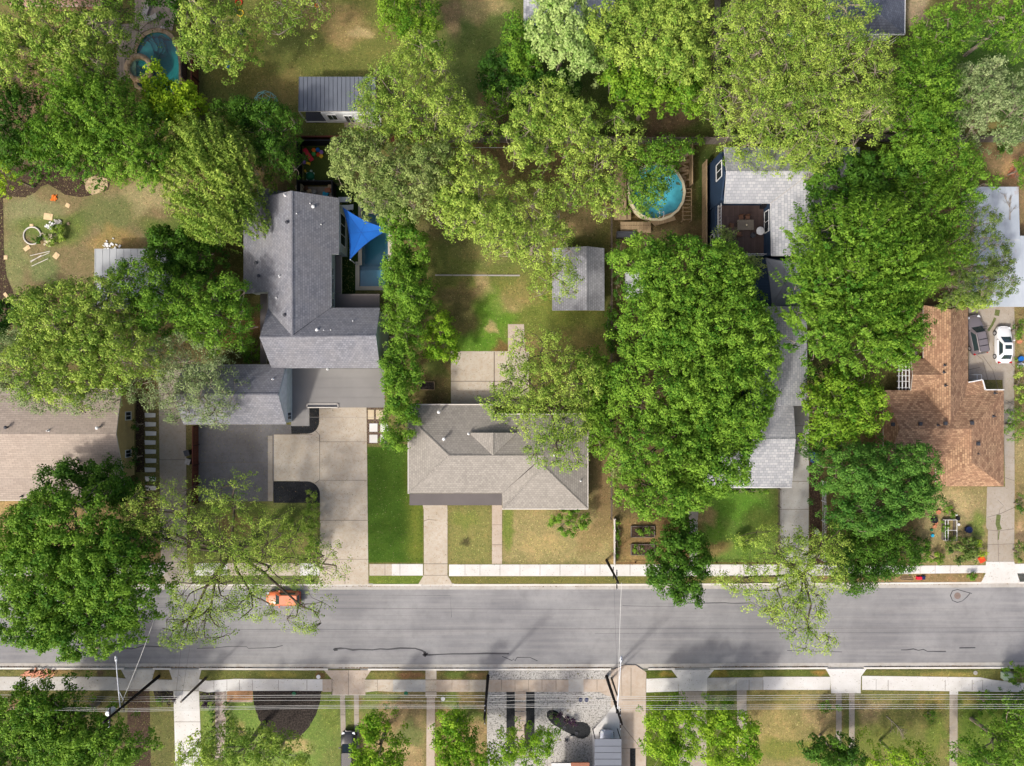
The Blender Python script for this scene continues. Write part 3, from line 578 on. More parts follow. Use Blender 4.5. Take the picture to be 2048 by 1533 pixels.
sheet("driveway", [([(1343, 1340), (1428, 1340), (1414, 1357), (1414, 1383), (1357, 1383), (1356, 1357)], 0), ([(1358, 1383), (1413, 1383), (1413, 1640), (1358, 1640)], 1)], D, ['conc_white', 'conc_old'], [[(1357, 1383), (1414, 1383)], [(1358, 1430), (1413, 1430)]])
sheet("path", [(rect(1474, 1380, 1493, 1640), 0)], D, ['conc_old'], [[(1474, 1400), (1493, 1400)]])
sheet("driveway", [([(1651, 1338), (1733, 1338), (1722, 1353), (1721, 1387), (1662, 1387), (1660, 1353)], 0), (rect(1672, 1387, 1683, 1640), 1), (rect(1698, 1387, 1709, 1640), 1)], D, ['conc_white', 'conc_old'])
sheet("path", [(rect(1899, 1380, 1916, 1389), 0), (rect(1899, 1389, 1915, 1640), 1)], D, ['conc_white', 'conc_old'])
# lawns edges, beds, patios
sheet("flower_bed", [([(506, 1382), (643, 1382), (640, 1405), (632, 1430), (618, 1455), (600, 1474), (578, 1484), (556, 1476), (534, 1462), (518, 1440), (508, 1412)], 0)], 0.014, ['mulch_dark'])
sheet("path", [(rect(454, 1382, 505.5, 1404), 0)], 0.018, ['paver_orange'], [[(453.5, 1382), (453.5, 1404), (505, 1404)]], jm='offwhite')
sheet("path", [([(430.5, 1384), (452, 1384), (452, 1400), (450, 1420), (452, 1440), (450.5, 1460), (453, 1480), (453, 1520), (430, 1520), (431, 1480), (430.5, 1440)], 0)], 0.018, ['cobble'])
sheet("flower_bed", [([(400, 1383), (430, 1385), (430, 1404), (400, 1404)], 0), ([(306, 1382), (346, 1382), (346, 1400), (312, 1400)], 0)], 0.012, ['mulch_dark'])
sheet("flower_bed", [([(618.5, 815), (638.5, 815), (638.5, 838)] + [(614.5 + 24 * math.cos(a / 8 * math.pi / 2), 844 + 24 * math.sin(a / 8 * math.pi / 2)) for a in range(9)] + [(583, 868), (582, 852), (618, 852)], 0), ([(547, 963), (606, 963)] + [(614 + 26 * math.sin(a / 8 * math.pi / 2), 989 - 26 * math.cos(a / 8 * math.pi / 2)) for a in range(9)] + [(640, 1006), (547, 1006)], 0)], 0.03, ['bed_charcoal'])
sheet("gravel", [([(733.5, 812), (775, 812), (775, 888), (734.5, 888)], 0)], 0.014, ['gravel_brown'])
sheet("flower_bed", [([(-100, 330), (230, 330), (217, 380), (183, 391), (162, 395), (130, 390), (112, 378), (96, 369), (83, 373), (70, 386), (52, 395), (16, 394), (6, 398), (8, 500), (14, 555), (25, 580), (32, 610), (30, 650), (-100, 650)], 0)], 0.012, ['mulch_brown'])
sheet("patio", [([(168, 360), (190, 352), (214, 358), (216, 374), (200, 386), (184, 390), (172, 380)], 0)], 0.03, ['flag'])
sheet("patio", [([(902, 703), (1058, 703), (1058, 812), (902, 812)], 0), ([(1016, 649), (1048, 649), (1050, 703), (1016, 703)], 1)], D, ['conc_tan', 'conc_pink'], [[(988.5, 704), (988.5, 812)], [(902, 763), (1058, 763)]], jw=0.1)
sheet("flower_bed", [([(1619, 845), (1641, 845), (1641, 1128), (1619, 1128)], 0)], 0.012, ['mulch_brown'])
sheet("flower_bed", [([(272, 795), (289, 795), (289, 945), (272, 945)], 0)], 0.012, ['mulch_brown'])
sheet("turf_lawn", [([(608, 293), (700, 293), (700, 366), (608, 366)], 0)], 0.012, ['turf'])
sheet("turf_lawn", [([(684, 400), (717, 400), (717, 524), (711, 524), (711, 590), (684, 590)], 0), (rect(660, 372, 760, 402), 0)], 0.010, ['turf_dark'])
sheet("patio", [(rect(606, 374, 672, 402), 0)], 0.03, ['conc_old'])
ed = MB()
for a, b in ((870, 905), (905, 943), (943, 975), (975, 1008), (1008, 1040)): ed.box(((a + b) / 2 / 16 - 64, (CY - 551 - (a - 870) * 0.004) / 16, 0.05), ((b - a) / 16 - 0.04, 0.16, 0.12))
one(ed, "garden_edging", 'stonegrey', "long pale timber edging crossing the brown back lawn", "edging")

# stepping pavers by the garages
for i, (x0, y0, x1, y1, m) in enumerate(((736, 820, 748, 839, 'tile_tan'), (752, 820, 771, 839, 'tile_tan'), (739, 847.5, 755, 864, 'tile_white'), (761, 847.5, 776, 864, 'tile_white'), (739, 870, 755, 886, 'tile_white'), (761, 870, 776, 886, 'tile_white'))):
    one(MB().prism(gp(rect(x0, y0, x1, y1)), 0.0, 0.05), "stepping_slab", m, ["narrow tan slab in brown gravel nearest the garage", "wide tan slab in brown gravel beside the tall hedge", "white square slab in brown gravel, upper one beside the drive", "white square slab in brown gravel, upper one under the hedge", "white square slab in brown gravel, lower one beside the drive", "white square slab in brown gravel, lower one under the hedge"][i], "paving slab", "slabs set in brown gravel")
for i in range(9):
    y = 826 + i * 18.2; x = 289.5 + (i % 3) * 0.6
    one(MB().prism(gp([(x, y), (x + 22, y + 1), (x + 21.5, y + 9), (x + 1, y + 9.5)]), 0.0, 0.05), "stepping_slab", 'tile_white', "pale rectangular stone in the ladder of stepping stones between the tan wall and the lane", "paving slab", "stepping stones beside the tan house")

# ------------------------------------------------------------------ roofs and buildings
CAM = np.array([0, 0, H])
def solve(face):
    pts = [None] * len(face); base = []
    for i, p in enumerate(face):
        if p[2] is not None: pts[i] = P(*p); base.append(np.array(pts[i]))
    a, b = base[0], base[1]; n = None
    for c in base[2:]:
        nn = np.cross(b - a, c - a)
        if np.linalg.norm(nn) > 0.3: n = nn; break
    for i, p in enumerate(face):
        if pts[i] is None:
            d = np.array(P(p[0], p[1], 0)) - CAM; t = np.dot(n, a - CAM) / np.dot(n, d); pts[i] = tuple(CAM + d * t)
    return pts
def roof(root, faces, mat, fascia='offwhite', thick=0.16, name="roof", ridges=(), rm=None, gutter=None):
    mb = MB(); E = {}; F = []
    for f in faces:
        pts = solve(f); n = len(pts)
        ar = sum(pts[i][0] * pts[(i + 1) % n][1] - pts[(i + 1) % n][0] * pts[i][1] for i in range(n))
        if ar < 0: pts = pts[::-1]
        F.append(pts)
        for i in range(n):
            k = tuple(sorted((tuple(round(c, 1) for c in pts[i]), tuple(round(c, 1) for c in pts[(i + 1) % n])))); E[k] = E.get(k, 0) + 1
    for pts in F:
        n = len(pts); mb.face(pts, 0); mb.face([(x, y, z - thick) for x, y, z in pts][::-1], 1)
        for i in range(n):
            a, b = pts[i], pts[(i + 1) % n]; k = tuple(sorted((tuple(round(c, 1) for c in a), tuple(round(c, 1) for c in b))))
            if E[k] == 1: mb.face([(a[0], a[1], a[2] - thick), (b[0], b[1], b[2] - thick), b, a], 1)
    r = mb.build(name, [mat, fascia], root)
    if gutter:
        g = MB()
        for a, b in gutter:
            a = P(*a); b = P(*b); L = math.hypot(b[0] - a[0], b[1] - a[1]); an = math.atan2(b[1] - a[1], b[0] - a[0])
            g.box(((a[0] + b[0]) / 2, (a[1] + b[1]) / 2, (a[2] + b[2]) / 2 - 0.075), (L + 0.1, 0.13, 0.13), an)
        g.build("gutter", fascia, r)
    if ridges:
        g = MB()
        for a, b in ridges:
            a = Vector(P(*a)); b = Vector(P(*b)); d = (b - a); n = max(1, int(d.length / 0.3)); u = d.normalized(); w = Vector((-u.y, u.x, 0)).normalized() * 0.15
            for i in range(n):
                p = a + d * (i / n); q = a + d * ((i + 0.93) / n); up = Vector((0, 0, 0.035)); lo = Vector((0, 0, -0.03))
                g.face([p + lo - w, q + lo - w, q + up, p + up]); g.face([p + up, q + up, q + lo + w, p + lo + w])
        g.build("ridge_cap", rm or mat, r)
    return r
def walls(root, rects, mat, name="wall", zb=0.0):
    # rects: picture units on the ground plane
    mb = MB()
    for x0, y0, x1, y1, z in rects: mb.prism(gp(rect(x0, y0, x1, y1)), zb, z)
    return mb.build(name, mat, root)
def gwall(root, gx, ys, mat, t=0.12, name="gable_wall"):
    # vertical wall in plane x=gx (ground units); ys: list of (gy, z)
    x = (gx - CX) / S; n = len(ys); a = [(x - t / 2, -(y - CY) / S, z) for y, z in ys]; b = [(x + t / 2, -(y - CY) / S, z) for y, z in ys]
    mb = MB(); mb.face(a); mb.face(b[::-1])
    for i in range(n): j = (i + 1) % n; mb.face([a[i], b[i], b[j], a[j]][::-1])
    return mb.build(name, mat, root)
def win_x(root, gx, gy0, gy1, z0, z1, side=1, fr='white', gl='glass', mull=1):
    x = (gx - CX) / S; y0 = -(gy1 - CY) / S; y1 = -(gy0 - CY) / S; w = MB(); t = 0.08
    for (yy, zz, dy, dz) in (((y0 + y1) / 2, z0, y1 - y0 + t, t), ((y0 + y1) / 2, z1, y1 - y0 + t, t), (y0, (z0 + z1) / 2, t, z1 - z0 - t), (y1, (z0 + z1) / 2, t, z1 - z0 - t)): w.box((x + side * 0.03, yy, zz), (0.08, dy, dz))
    for k in range(mull): w.box((x + side * 0.03, y0 + (y1 - y0) * (k + 1) / (mull + 1), (z0 + z1) / 2), (0.07, 0.05, z1 - z0 - t))
    f = w.build("window", fr, root); MB().box((x + side * 0.012, (y0 + y1) / 2, (z0 + z1) / 2), (0.03, y1 - y0 - t, z1 - z0 - t)).build("pane", gl, f)
def win_y(root, gy, gx0, gx1, z0, z1, side=-1, fr='white', gl='glass', mull=1, name="window"):
    y = -(gy - CY) / S; x0 = (gx0 - CX) / S; x1 = (gx1 - CX) / S; w = MB(); t = 0.08
    for (xx, zz, dx, dz) in (((x0 + x1) / 2, z0, x1 - x0 + t, t), ((x0 + x1) / 2, z1, x1 - x0 + t, t), (x0, (z0 + z1) / 2, t, z1 - z0 - t), (x1, (z0 + z1) / 2, t, z1 - z0 - t)): w.box((xx, y + side * 0.03, zz), (dx, 0.08, dz))
    for k in range(mull): w.box((x0 + (x1 - x0) * (k + 1) / (mull + 1), y + side * 0.03, (z0 + z1) / 2), (0.05, 0.07, z1 - z0 - t))
    f = w.build(name, fr, root); MB().box(((x0 + x1) / 2, y + side * 0.012, (z0 + z1) / 2), (x1 - x0 - t, 0.03, z1 - z0 - t)).build("pane", gl, f)
def pipe(root, px, py, z, kind=0, mat='white'):
    x, y, _ = P(px, py, z); m = MB()
    if kind == 0: m.tube((x, y, z - 0.2), (x, y, z + 0.4), 0.06, n=10); m.lathe((x, y, z - 0.02), [(0.16, 0), (0.09, 0.07), (0.0, 0.07)], 12)
    elif kind == 1: m.tube((x, y, z - 0.2), (x, y, z + 0.3), 0.1, n=12); m.lathe((x, y, z + 0.3), [(0.2, 0), (0.2, 0.08), (0.1, 0.16), (0, 0.18)], 16)
    else: m.box((x, y, z + 0.08), (0.42, 0.42, 0.16)); m.box((x, y, z + 0.19), (0.3, 0.3, 0.06))
    return m.build("vent_pipe" if kind == 0 else "roof_vent", mat, root)

# --- modern slate-grey house
h1 = T("modern_house", "modern white sided house with slate grey L-shaped gable roof beside the blue sail", "house", P(600, 640)[:2] + (0,))
ZR = 8.0
roof(h1, [[(583, 382, ZR), (584, 672, ZR), (661, 616, None), (663.5, 612, None), (663.5, 509, None), (678, 509, None), (678.5, 396.5, 5.1)],
          [(583, 382, ZR), (487, 403, 3.45), (487, 588, None), (536, 584, None), (535.7, 617, None), (584, 672, ZR)],
          [(519.5, 675.5, ZR), (752, 672.5, ZR), (760, 616, 5.6), (661, 616, 5.6), (584, 672, ZR), (535.7, 617, 5.6)],
          [(519.5, 675.5, ZR), (543, 737, 5.6), (760, 737, 5.6), (752, 672.5, ZR)]], 'sh_slate', 'siding_g',
     ridges=[((583, 382, ZR + .02), (584, 672, ZR + .02)), ((519.5, 675.5, ZR + .02), (752, 672.5, ZR + .02))])
roof(h1, [[(514, 374, 3.2), (583, 386, 3.2), (583, 410, 3.5), (514, 410, 3.5)]], 'sh_slate', 'siding_g', name="lower_roof")
roof(h1, [[(346, 790, 7.8), (556.5, 790, 7.8), (571.5, 729, 5.35), (367, 729, 5.35)], [(346, 790, 7.8), (367, 849.5, 5.35), (572.5, 849.5, 5.35), (556.5, 790, 7.8)]], 'sh_slate', 'siding_g', name="garage_wing_roof",
     ridges=[((347, 790, 7.82), (556, 790, 7.82))])
walls(h1, [(513, 424, 695, 514, 2.95), (513, 514, 682, 590, 2.9), (548, 425, 694.8, 513.8, 4.8), (570, 426, 682.8, 640, 4.7), (572, 632, 777, 735, 5.2), (418, 736, 600, 840, 5.0)], 'siding_g')
g = MB(); X0 = (624.5 - CX) / S
gwall(h1, 599, [(736, 5.0), (742, 5.4), (788, 7.6), (834, 5.4), (841, 5.0), (841, 0.1), (736, 0.1)], 'siding_w')
gwall(h1, 776, [(632, 5.2), (640, 5.5), (684, 7.7), (728, 5.5), (735, 5.2), (735, 4.8), (632, 4.8)], 'siding_g')
win_x(h1, 600.2, 822, 836, 3.5, 4.9, 1, 'white', 'glass', 1)
win_x(h1, 695, 440, 500, 1.2, 3.6, 1, 'white', 'glass', 2); win_x(h1, 683.3, 548, 562, 3.9, 4.7, 1, 'white', 'glass', 0); win_x(h1, 683.3, 568, 596, 3.9, 4.7, 1, 'white', 'glass', 0); win_x(h1, 683.3, 606, 622, 3.9, 4.7, 1, 'white', 'glass', 0)
# flat roofs
def flat(root, poly, z, mat, name="flat_roof", ribs=0, t=0.25, rim=None):
    m = MB(); w = [P(x, y, z) for x, y in poly]; m.prism([(a, b) for a, b, _ in w], z - t, z, 0, 1)
    if ribs:
        ys = np.arange(min(p[1] for p in poly) + ribs, max(p[1] for p in poly), ribs); xa = min(p[0] for p in poly[:4]); xb = max(p[0] for p in poly[:4])
        for yy in ys: a = P(xa + 3, yy, z); b = P(xb - 3, yy, z); m.box(((a[0] + b[0]) / 2, a[1], z + 0.012), (b[0] - a[0], 0.03, 0.02))
    return m.build(name, [mat, rim or 'offwhite'], root)
fr = flat(h1, [(584.5, 737.5), (768, 737.5), (770, 815), (618, 815), (618, 852.5), (582, 852.5)], 3.0, 'metal_flat', "carport_roof", 19.5)
gt = MB()
for a, b in (((614, 808.5), (676, 808.5)), ((614, 815.5), (676, 815.5)), ((614, 808.5), (614, 815.5)), ((676, 808.5), (676, 815.5))):
    p = P(*a, 3.1); q = P(*b, 3.1); gt.box(((p[0] + q[0]) / 2, (p[1] + q[1]) / 2, 3.08), (abs(q[0] - p[0]) + 0.1, abs(q[1] - p[1]) + 0.1, 0.1))
gt.build("skylight_frame", 'offwhite', h1); MB().box(((P(645, 812, 3.05))[0], P(645, 812, 3.05)[1], 3.02), (3.6, 0.3, 0.06)).build("skylight", 'charcoal', h1)
pst = MB()
for px, py in ((640, 812), (735, 812), (764, 812), (764, 745)): a = P(px, py, 3.0); MB().box((a[0], a[1], 1.35), (0.15, 0.15, 2.7)).build('post', 'offwhite', h1)

flat(h1, [(670, 588.5), (759, 588.5), (759, 617), (670, 617)], 3.1, 'metal_brown', "rear_flat_roof"); flat(h1, [(670.5, 511), (683, 511), (683, 587.5), (670.5, 587.5)], 3.1, 'metal_brown', "side_flat_roof")
flat(h1, [(520.5, 588), (535, 588), (533, 728), (520.5, 728)], 2.8, 'metal_brown', "side_flat_roof")
for px, py, z, k, m in ((622, 409, 6.7, 0, 'white'), (570, 391, 7.5, 0, 'white'), (628, 415, 6.5, 1, 'white'), (595, 429, 7.5, 0, 'white'), (643.5, 450.5, 6.1, 0, 'white'), (575.5, 446, 7.6, 1, 'charcoal'), (512, 473, 4.6, 0, 'white'), (514, 527, 4.7, 1, 'charcoal'), (519, 553, 5.0, 1, 'charcoal'), (559.5, 553, 6.9, 0, 'white'), (554, 597, 6.6, 0, 'white'), (571, 631, 7.2, 1, 'charcoal'), (635.5, 661, 7.2, 1, 'white'), (649, 661.5, 7.2, 0, 'white'), (663, 661, 7.2, 0, 'white'), (707, 643, 6.6, 0, 'white'),
                        (546, 759, 6.6, 0, 'white'), (473, 763, 6.8, 1, 'charcoal'), (655, 739, 3.1, 0, 'white')): pipe(h1, px, py, z, k, m)

# --- beige house at the left edge
h2 = T("tan_house", "low tan sided house with a beige brown shingle gable roof at the left edge", "house", P(130, 880)[:2] + (0,))
roof(h2, [[(-220, 869, 4.7), (232, 869, 4.7), (243, 778, 2.9), (-220, 778, 2.9)], [(-220, 869, 4.7), (-220, 1001, None), (60, 1001, None), (249, 1001, None), (248.5, 960, None), (232, 869, 4.7), (248, 957, 2.95)][:1] + [(-220, 958, 2.95), (248, 958, 2.95), (232, 869, 4.7)]], 'sh_beige', 'offwhite', gutter=[((-220, 778, 2.9), (243, 778, 2.9))])
roof(h2, [[(-220, 957.8, 2.952), (248, 957.8, 2.952), (250, 1001, 2.55), (-220, 1001, 2.55)]], 'sh_beige', 'offwhite', name="porch_roof", gutter=[((-220, 1001, 2.55), (250, 1001, 2.55))])
walls(h2, [(-200, 784, 269, 950, 2.75), (-200, 950, 262, 986, 2.4)], 'siding_tan')
gwall(h2, 268.6, [(784, 2.7), (866, 4.45), (950, 2.7), (950, 0.1), (784, 0.1)], 'siding_tan')
win_x(h2, 269.6, 823, 839, 0.9, 2.1, 1, 'white', 'glass', 1); win_x(h2, 269.6, 898, 912, 0.9, 2.1, 1, 'white', 'glass', 1)
for px, py, z, k, m in ((15, 855, 4.5, 1, 'charcoal'), (97, 862, 4.6, 0, 'white'), (197, 856, 4.5, 1, 'white'), (44, 993, 2.7, 0, 'charcoal')): pipe(h2, px, py, z, k, m)

# --- central taupe hip-roof house
h3 = T("ranch_house", "single storey house under a wide taupe hip roof with white gutters at centre", "house", P(1000, 915)[:2] + (0,))
ze, zr = 2.8, 4.7
roof(h3, [[(817, 834, ze), (898, 912, zr), (817, 987, ze)],
          [(817, 834, ze + .001), (821, 810, None), (987, 810, None), (987, 829, None), (1175, 829, ze), (1087, 912, zr), (898, 912, zr)],
          [(1175, 829, ze), (1175, 1018, ze), (1087, 933, zr), (1087, 912, zr)],
          [(1175, 1018, ze), (1005, 1018, ze), (1087, 933, zr)],
          [(1005, 1018, ze), (1004, 987, None), (1064, 935, None), (1087, 912, zr), (1087, 933, zr)],
          [(898, 912, zr), (1087, 912, zr), (1004, 987, ze), (817, 987, ze)]], 'sh_taupe', 'offwhite',
     ridges=[((898, 912, zr + .02), (1087, 912, zr + .02)), ((1087, 912, zr + .02), (1087, 933, zr + .02)), ((817.5, 834.5, ze + .03), (897.5, 911.5, zr + .02)), ((817.5, 986.5, ze + .03), (897.5, 912.5, zr + .02)), ((1174.5, 1017.5, ze + .03), (1087, 933, zr + .02)), ((1006, 1017.5, ze + .03), (1087, 933, zr + .02)), ((1174.5, 829.5, ze + .03), (1087, 912, zr + .02))],
     gutter=[((821, 809.6, 2.35), (987, 809.6, 2.35)), ((987, 828.6, ze), (1175, 828.6, ze)), ((1175.6, 829, ze), (1175.6, 1018, ze)), ((1005, 1018.6, ze), (1175, 1018.6, ze)), ((816.4, 834, ze), (816.4, 987, ze))])
roof(h3, [[(986, 866, 4.7), (986, 912, 4.8), (938, 866, 3.9)], [(986, 866, 4.7), (1034, 866, 3.9), (986, 912, 4.8)]], 'sh_taupe', 'charcoal', name="dormer_roof", ridges=[((986, 866, 4.72), (986, 908, 4.8))])
flat(h3, [(819, 987.5), (1004, 987.5), (1004, 1011), (819, 1011)], 2.72, 'metal_brown', "porch_roof", 0, 0.12, 'offwhite')
walls(h3, [(838, 816, 988, 976, 2.3), (838, 840, 1163, 976, 2.6), (1010, 840, 1163, 1005, 2.6)], 'brickwall')
for px, py, z, k, m in ((878, 824.5, 3.1, 1, 'white'), (888, 878, 4.2, 1, 'white'), (937, 868, 4.1, 0, 'white'), (1161, 962, 3.1, 0, 'white'), (1109, 911, 4.6, 0, 'white'), (1010, 849, 3.7, 0, 'charcoal'), (1032, 857, 3.8, 0, 'charcoal')): pipe(h3, px, py, z, k, m)
pst = MB()
for px in (822, 900, 1000): a = P(px, 1009, 2.7); MB().box((a[0], a[1], 1.3), (0.12, 0.12, 2.6)).build('post', 'white', h3)


# --- light grey roofed, navy sided house (front block, middle block, rear wing)
h4 = T("navy_house", "long navy sided house with pale grey shingle roofs and a roof deck", "house", P(1540, 700)[:2] + (0,))
kz = 5.7; kr = 7.3
roof(h4, [[(1453, 343, kr), (1448, 295, kz), (1720, 295, kz), (1626, 343, kr)],
          [(1453, 343, kr), (1626, 343, kr), (1541, 407, kz), (1448.5, 407, kz)],
          [(1626, 343, kr), (1541, 407, kz), (1543, 512, None), (1628, 512, kr)],
          [(1626, 343, kr), (1628, 512, kr), (1712, 512, kz), (1720, 295, kz)]], 'sh_light', 'white', name="rear_roof",
     ridges=[((1453, 343, kr + .02), (1626, 343, kr + .02)), ((1626, 343, kr + .02), (1628, 512, kr + .02))])
roof(h4, [[(1561, 613, 6.0), (1561, 812, 6.0), (1508, 812, 4.5), (1508, 613, 4.5)], [(1561, 613, 6.0), (1614, 613, 4.5), (1614.5, 812, 4.5), (1561, 812, 6.0)]], 'sh_light', 'white', name="middle_roof", ridges=[((1561, 613, 6.02), (1561, 812, 6.02))])
roof(h4, [[(1494, 560, 3.6), (1546, 560, 3.6), (1546, 613, 3.6), (1494, 613, 3.9)]], 'sh_light', 'white', name="link_roof")
roof(h4, [[(1400, 879, 4.6), (1591.5, 879, 4.6), (1583.5, 975, 3.0), (1400, 975, 3.0)], [(1400, 879, 4.6), (1400, 800, 3.1), (1587, 813, 3.1), (1591.5, 879, 4.6)]], 'sh_light', 'white', name="front_roof", ridges=[((1400, 879, 4.62), (1591, 879, 4.62))], gutter=[((1400, 975.5, 3.0), (1583.5, 975.5, 3.0))])
roof(h4, [[(1531, 800, 4.5), (1531, 876, 4.62), (1478, 800, 3.3)], [(1531, 800, 4.5), (1584, 800, 3.3), (1531, 876, 4.62)]], 'sh_light', 'white', name="cross_roof")
walls(h4, [(1416, 334, 1660, 425, 5.5), (1508, 334, 1660, 525, 5.4), (1416, 425, 1508, 525, 3.0), (1484, 530, 1582, 790, 4.3), (1490, 570, 1530, 640, 3.4), (1395, 800, 1562, 960, 2.8)], 'siding_navy')
gwall(h4, 1415.2, [(334, 5.5), (379.5, 7.05), (425, 5.5), (425, 0.1), (334, 0.1)], 'siding_navy')
win_x(h4, 1414.2, 352, 382, 3.9, 6.0, -1, 'white', 'glass', 1); win_x(h4, 1416, 476, 496, 1.2, 2.6, -1, 'white', 'glass', 1)
win_x(h4, 1508, 440, 480, 3.6, 5.0, -1, 'white', 'glass', 1)
MB().tube(P(1541.5, 406.5, 5.72), P(1625, 343.5, 7.3), .04, n=6).build('valley_flashing', 'stonegrey', h4)
MB().tube(P(584.3, 671.5, 8.0), P(660.5, 616.5, 5.62), .04, n=6).build('valley_flashing', 'charcoal', h1)
dk = flat(h4, [(1436, 408), (1540, 408), (1540, 512), (1436, 512)], 3.25, 'deck_brown', "deck_floor", 0, 0.2, 'white')
rl = MB()
def rail(mb, pts, z, h=1.0, step=1.6, w=0.06):
    W = [P(x, y, z)[:2] for x, y in pts]
    for a, b in zip(W[:-1], W[1:]):
        L = math.hypot(b[0] - a[0], b[1] - a[1]); n = max(1, int(L / step)); an = math.atan2(b[1] - a[1], b[0] - a[0])
        for zz in (z + h, z + 0.12): mb.box(((a[0] + b[0]) / 2, (a[1] + b[1]) / 2, zz), (L + w, w, w * 0.8), an)
        for i in range(n + 1): mb.box((a[0] + (b[0] - a[0]) * i / n, a[1] + (b[1] - a[1]) * i / n, z + h / 2), (w, w, h), an)
        m = int(L / 0.4)
        for i in range(m): mb.box((a[0] + (b[0] - a[0]) * i / m, a[1] + (b[1] - a[1]) * i / m, z + h / 2), (0.02, 0.02, h - 0.1), an)
rail(rl, [(1437, 409), (1437, 511.5), (1540, 511.5)], 3.25)
rl.build("railing", 'white', h4)
# --- brown roofed house
h5 = T("brick_house", "brick house with mottled brown shingle roof and long ridge cap, beside the two parked cars", "house", P(1900, 800)[:2] + (0,))
be, br_ = 2.9, 4.6
roof(h5, [[(1901, 619, br_), (1936, 611, be), (1936.5, 858, be), (1901, 858, br_)], [(1901, 619, br_), (1901, 858, br_), (1847, 858, be), (1847, 611, be)], [(1901, 619, br_), (1847, 611, be), (1936, 611, be)]], 'sh_brown', 'offwhite', name="rear_roof", ridges=[((1901, 620, br_ + .03), (1901, 816, br_ + .03))])
roof(h5, [[(1826, 750, 4.1), (1901, 750, 4.1), (1901, 718, 3.0), (1822, 718, 3.0)], [(1826, 750, 4.1), (1822, 782, 3.0), (1901, 782, 3.0), (1901, 750, 4.1)]], 'sh_brown', 'offwhite', name="side_gable_roof")
roof(h5, [[(1767, 781, 2.88), (2007.5, 781, 2.88), (1943, 858, 4.8), (1800, 858, 4.8)], [(2007.5, 781, 2.88), (2007.5, 973, 2.88), (1943, 925, 4.8), (1943, 858, 4.8)],
          [(2007.5, 973, 2.88), (1872, 973, 2.88), (1943, 925, 4.8)], [(1872, 973, 2.88), (1872, 938, None), (1943, 858, 4.8), (1943, 925, 4.8)], [(1767, 781, 2.88), (1800, 858, 4.8), (1767, 938, 2.88)], [(1800, 858, 4.8), (1943, 858, 4.8), (1872, 938, 2.88), (1767, 938, 2.88)]], 'sh_brown', 'offwhite', name="front_roof")
roof(h5, [[(1930, 764, 2.95), (1965, 760, 2.95), (1970, 790, 3.0), (1930, 790, 3.2)]], 'sh_brown', 'white', name="side_porch_roof")
tb = MB()
for a, b in (((1937, 765), (1965, 760)), ((1965, 760), (1970.5, 780)), ((1970.5, 780), (2008, 780))):
    p = P(*a, 3.0); q = P(*b, 3.0); L = math.hypot(q[0] - p[0], q[1] - p[1]); tb.box(((p[0] + q[0]) / 2, (p[1] + q[1]) / 2, 2.98), (L, 0.12, 0.16), math.atan2(q[1] - p[1], q[0] - p[0]))
tb.build("eave_trim", 'white', h5)
walls(h5, [(1824, 625, 1902, 790, 2.7), (1802, 726, 1860, 780, 2.7), (1750, 790, 1970, 925, 2.6), (1850, 900, 1970, 960, 2.6)], 'brickwall')
for px, py, z, k, m in ((1840, 848, 4.7, 2, 'charcoal'), (1890, 847, 4.8, 2, 'charcoal'), (1943, 846.5, 4.5, 2, 'charcoal'), (1955.5, 888, 4.5, 2, 'charcoal'), (1785, 849, 4.2, 2, 'charcoal'), (1889.5, 731, 4.4, 0, 'charcoal'), (1888, 745, 4.5, 0, 'charcoal'), (1891, 771.5, 4.5, 0, 'charcoal'), (1876, 851, 4.7, 0, 'charcoal'), (1990, 787, 3.3, 0, 'charcoal'), (1987, 833, 3.6, 0, 'charcoal'), (1955, 908, 4.4, 0, 'charcoal')): pipe(h5, px, py, z, k, m)
# white pergola frames by the brown house
pg = T("pergola", "white open pergola frame against the west side of the brown roofed house", "pergola", P(1805, 755)[:2] + (0,))
m = MB()
for x in (1797, 1804, 1811, 1818): a = P(x, 728, 2.5); b = P(x + 1, 784, 2.5); m.box(((a[0] + b[0]) / 2, (a[1] + b[1]) / 2, 2.5), (0.09, a[1] - b[1], 0.12))
for y in (730, 741, 752, 763, 776): a = P(1794, y, 2.42); b = P(1820, y, 2.42); m.box(((a[0] + b[0]) / 2, a[1], 2.4), (b[0] - a[0], 0.07, 0.1))
m.build("rafter", 'white', pg)
for x, y in ((1796, 730), (1796, 782), (1819, 782)): a = P(x, y, 2.4); MB().box((a[0], a[1], 1.2), (0.1, 0.1, 2.4)).build('post', 'white', pg)
m = MB(); a = P(1838, 708, 1.0); m.box((a[0], a[1], 1.0), (0.95, 1.2, 0.12)); m.box((a[0], a[1], 0.5), (0.7, 0.9, 0.95))
one(m, "utility_cabinet", 'offwhite', "cream cabinet with a flat lid tucked beside the brown roofed house", "cabinet")
m = MB(); rail(m, [(1938, 750), (1953, 750), (1953, 760), (1938, 760)], 1.0, 0.9, 0.6, 0.05); one(m, "porch_railing", 'white', "small white porch railing in the notch of the brown roof, below the grey car", "railing")

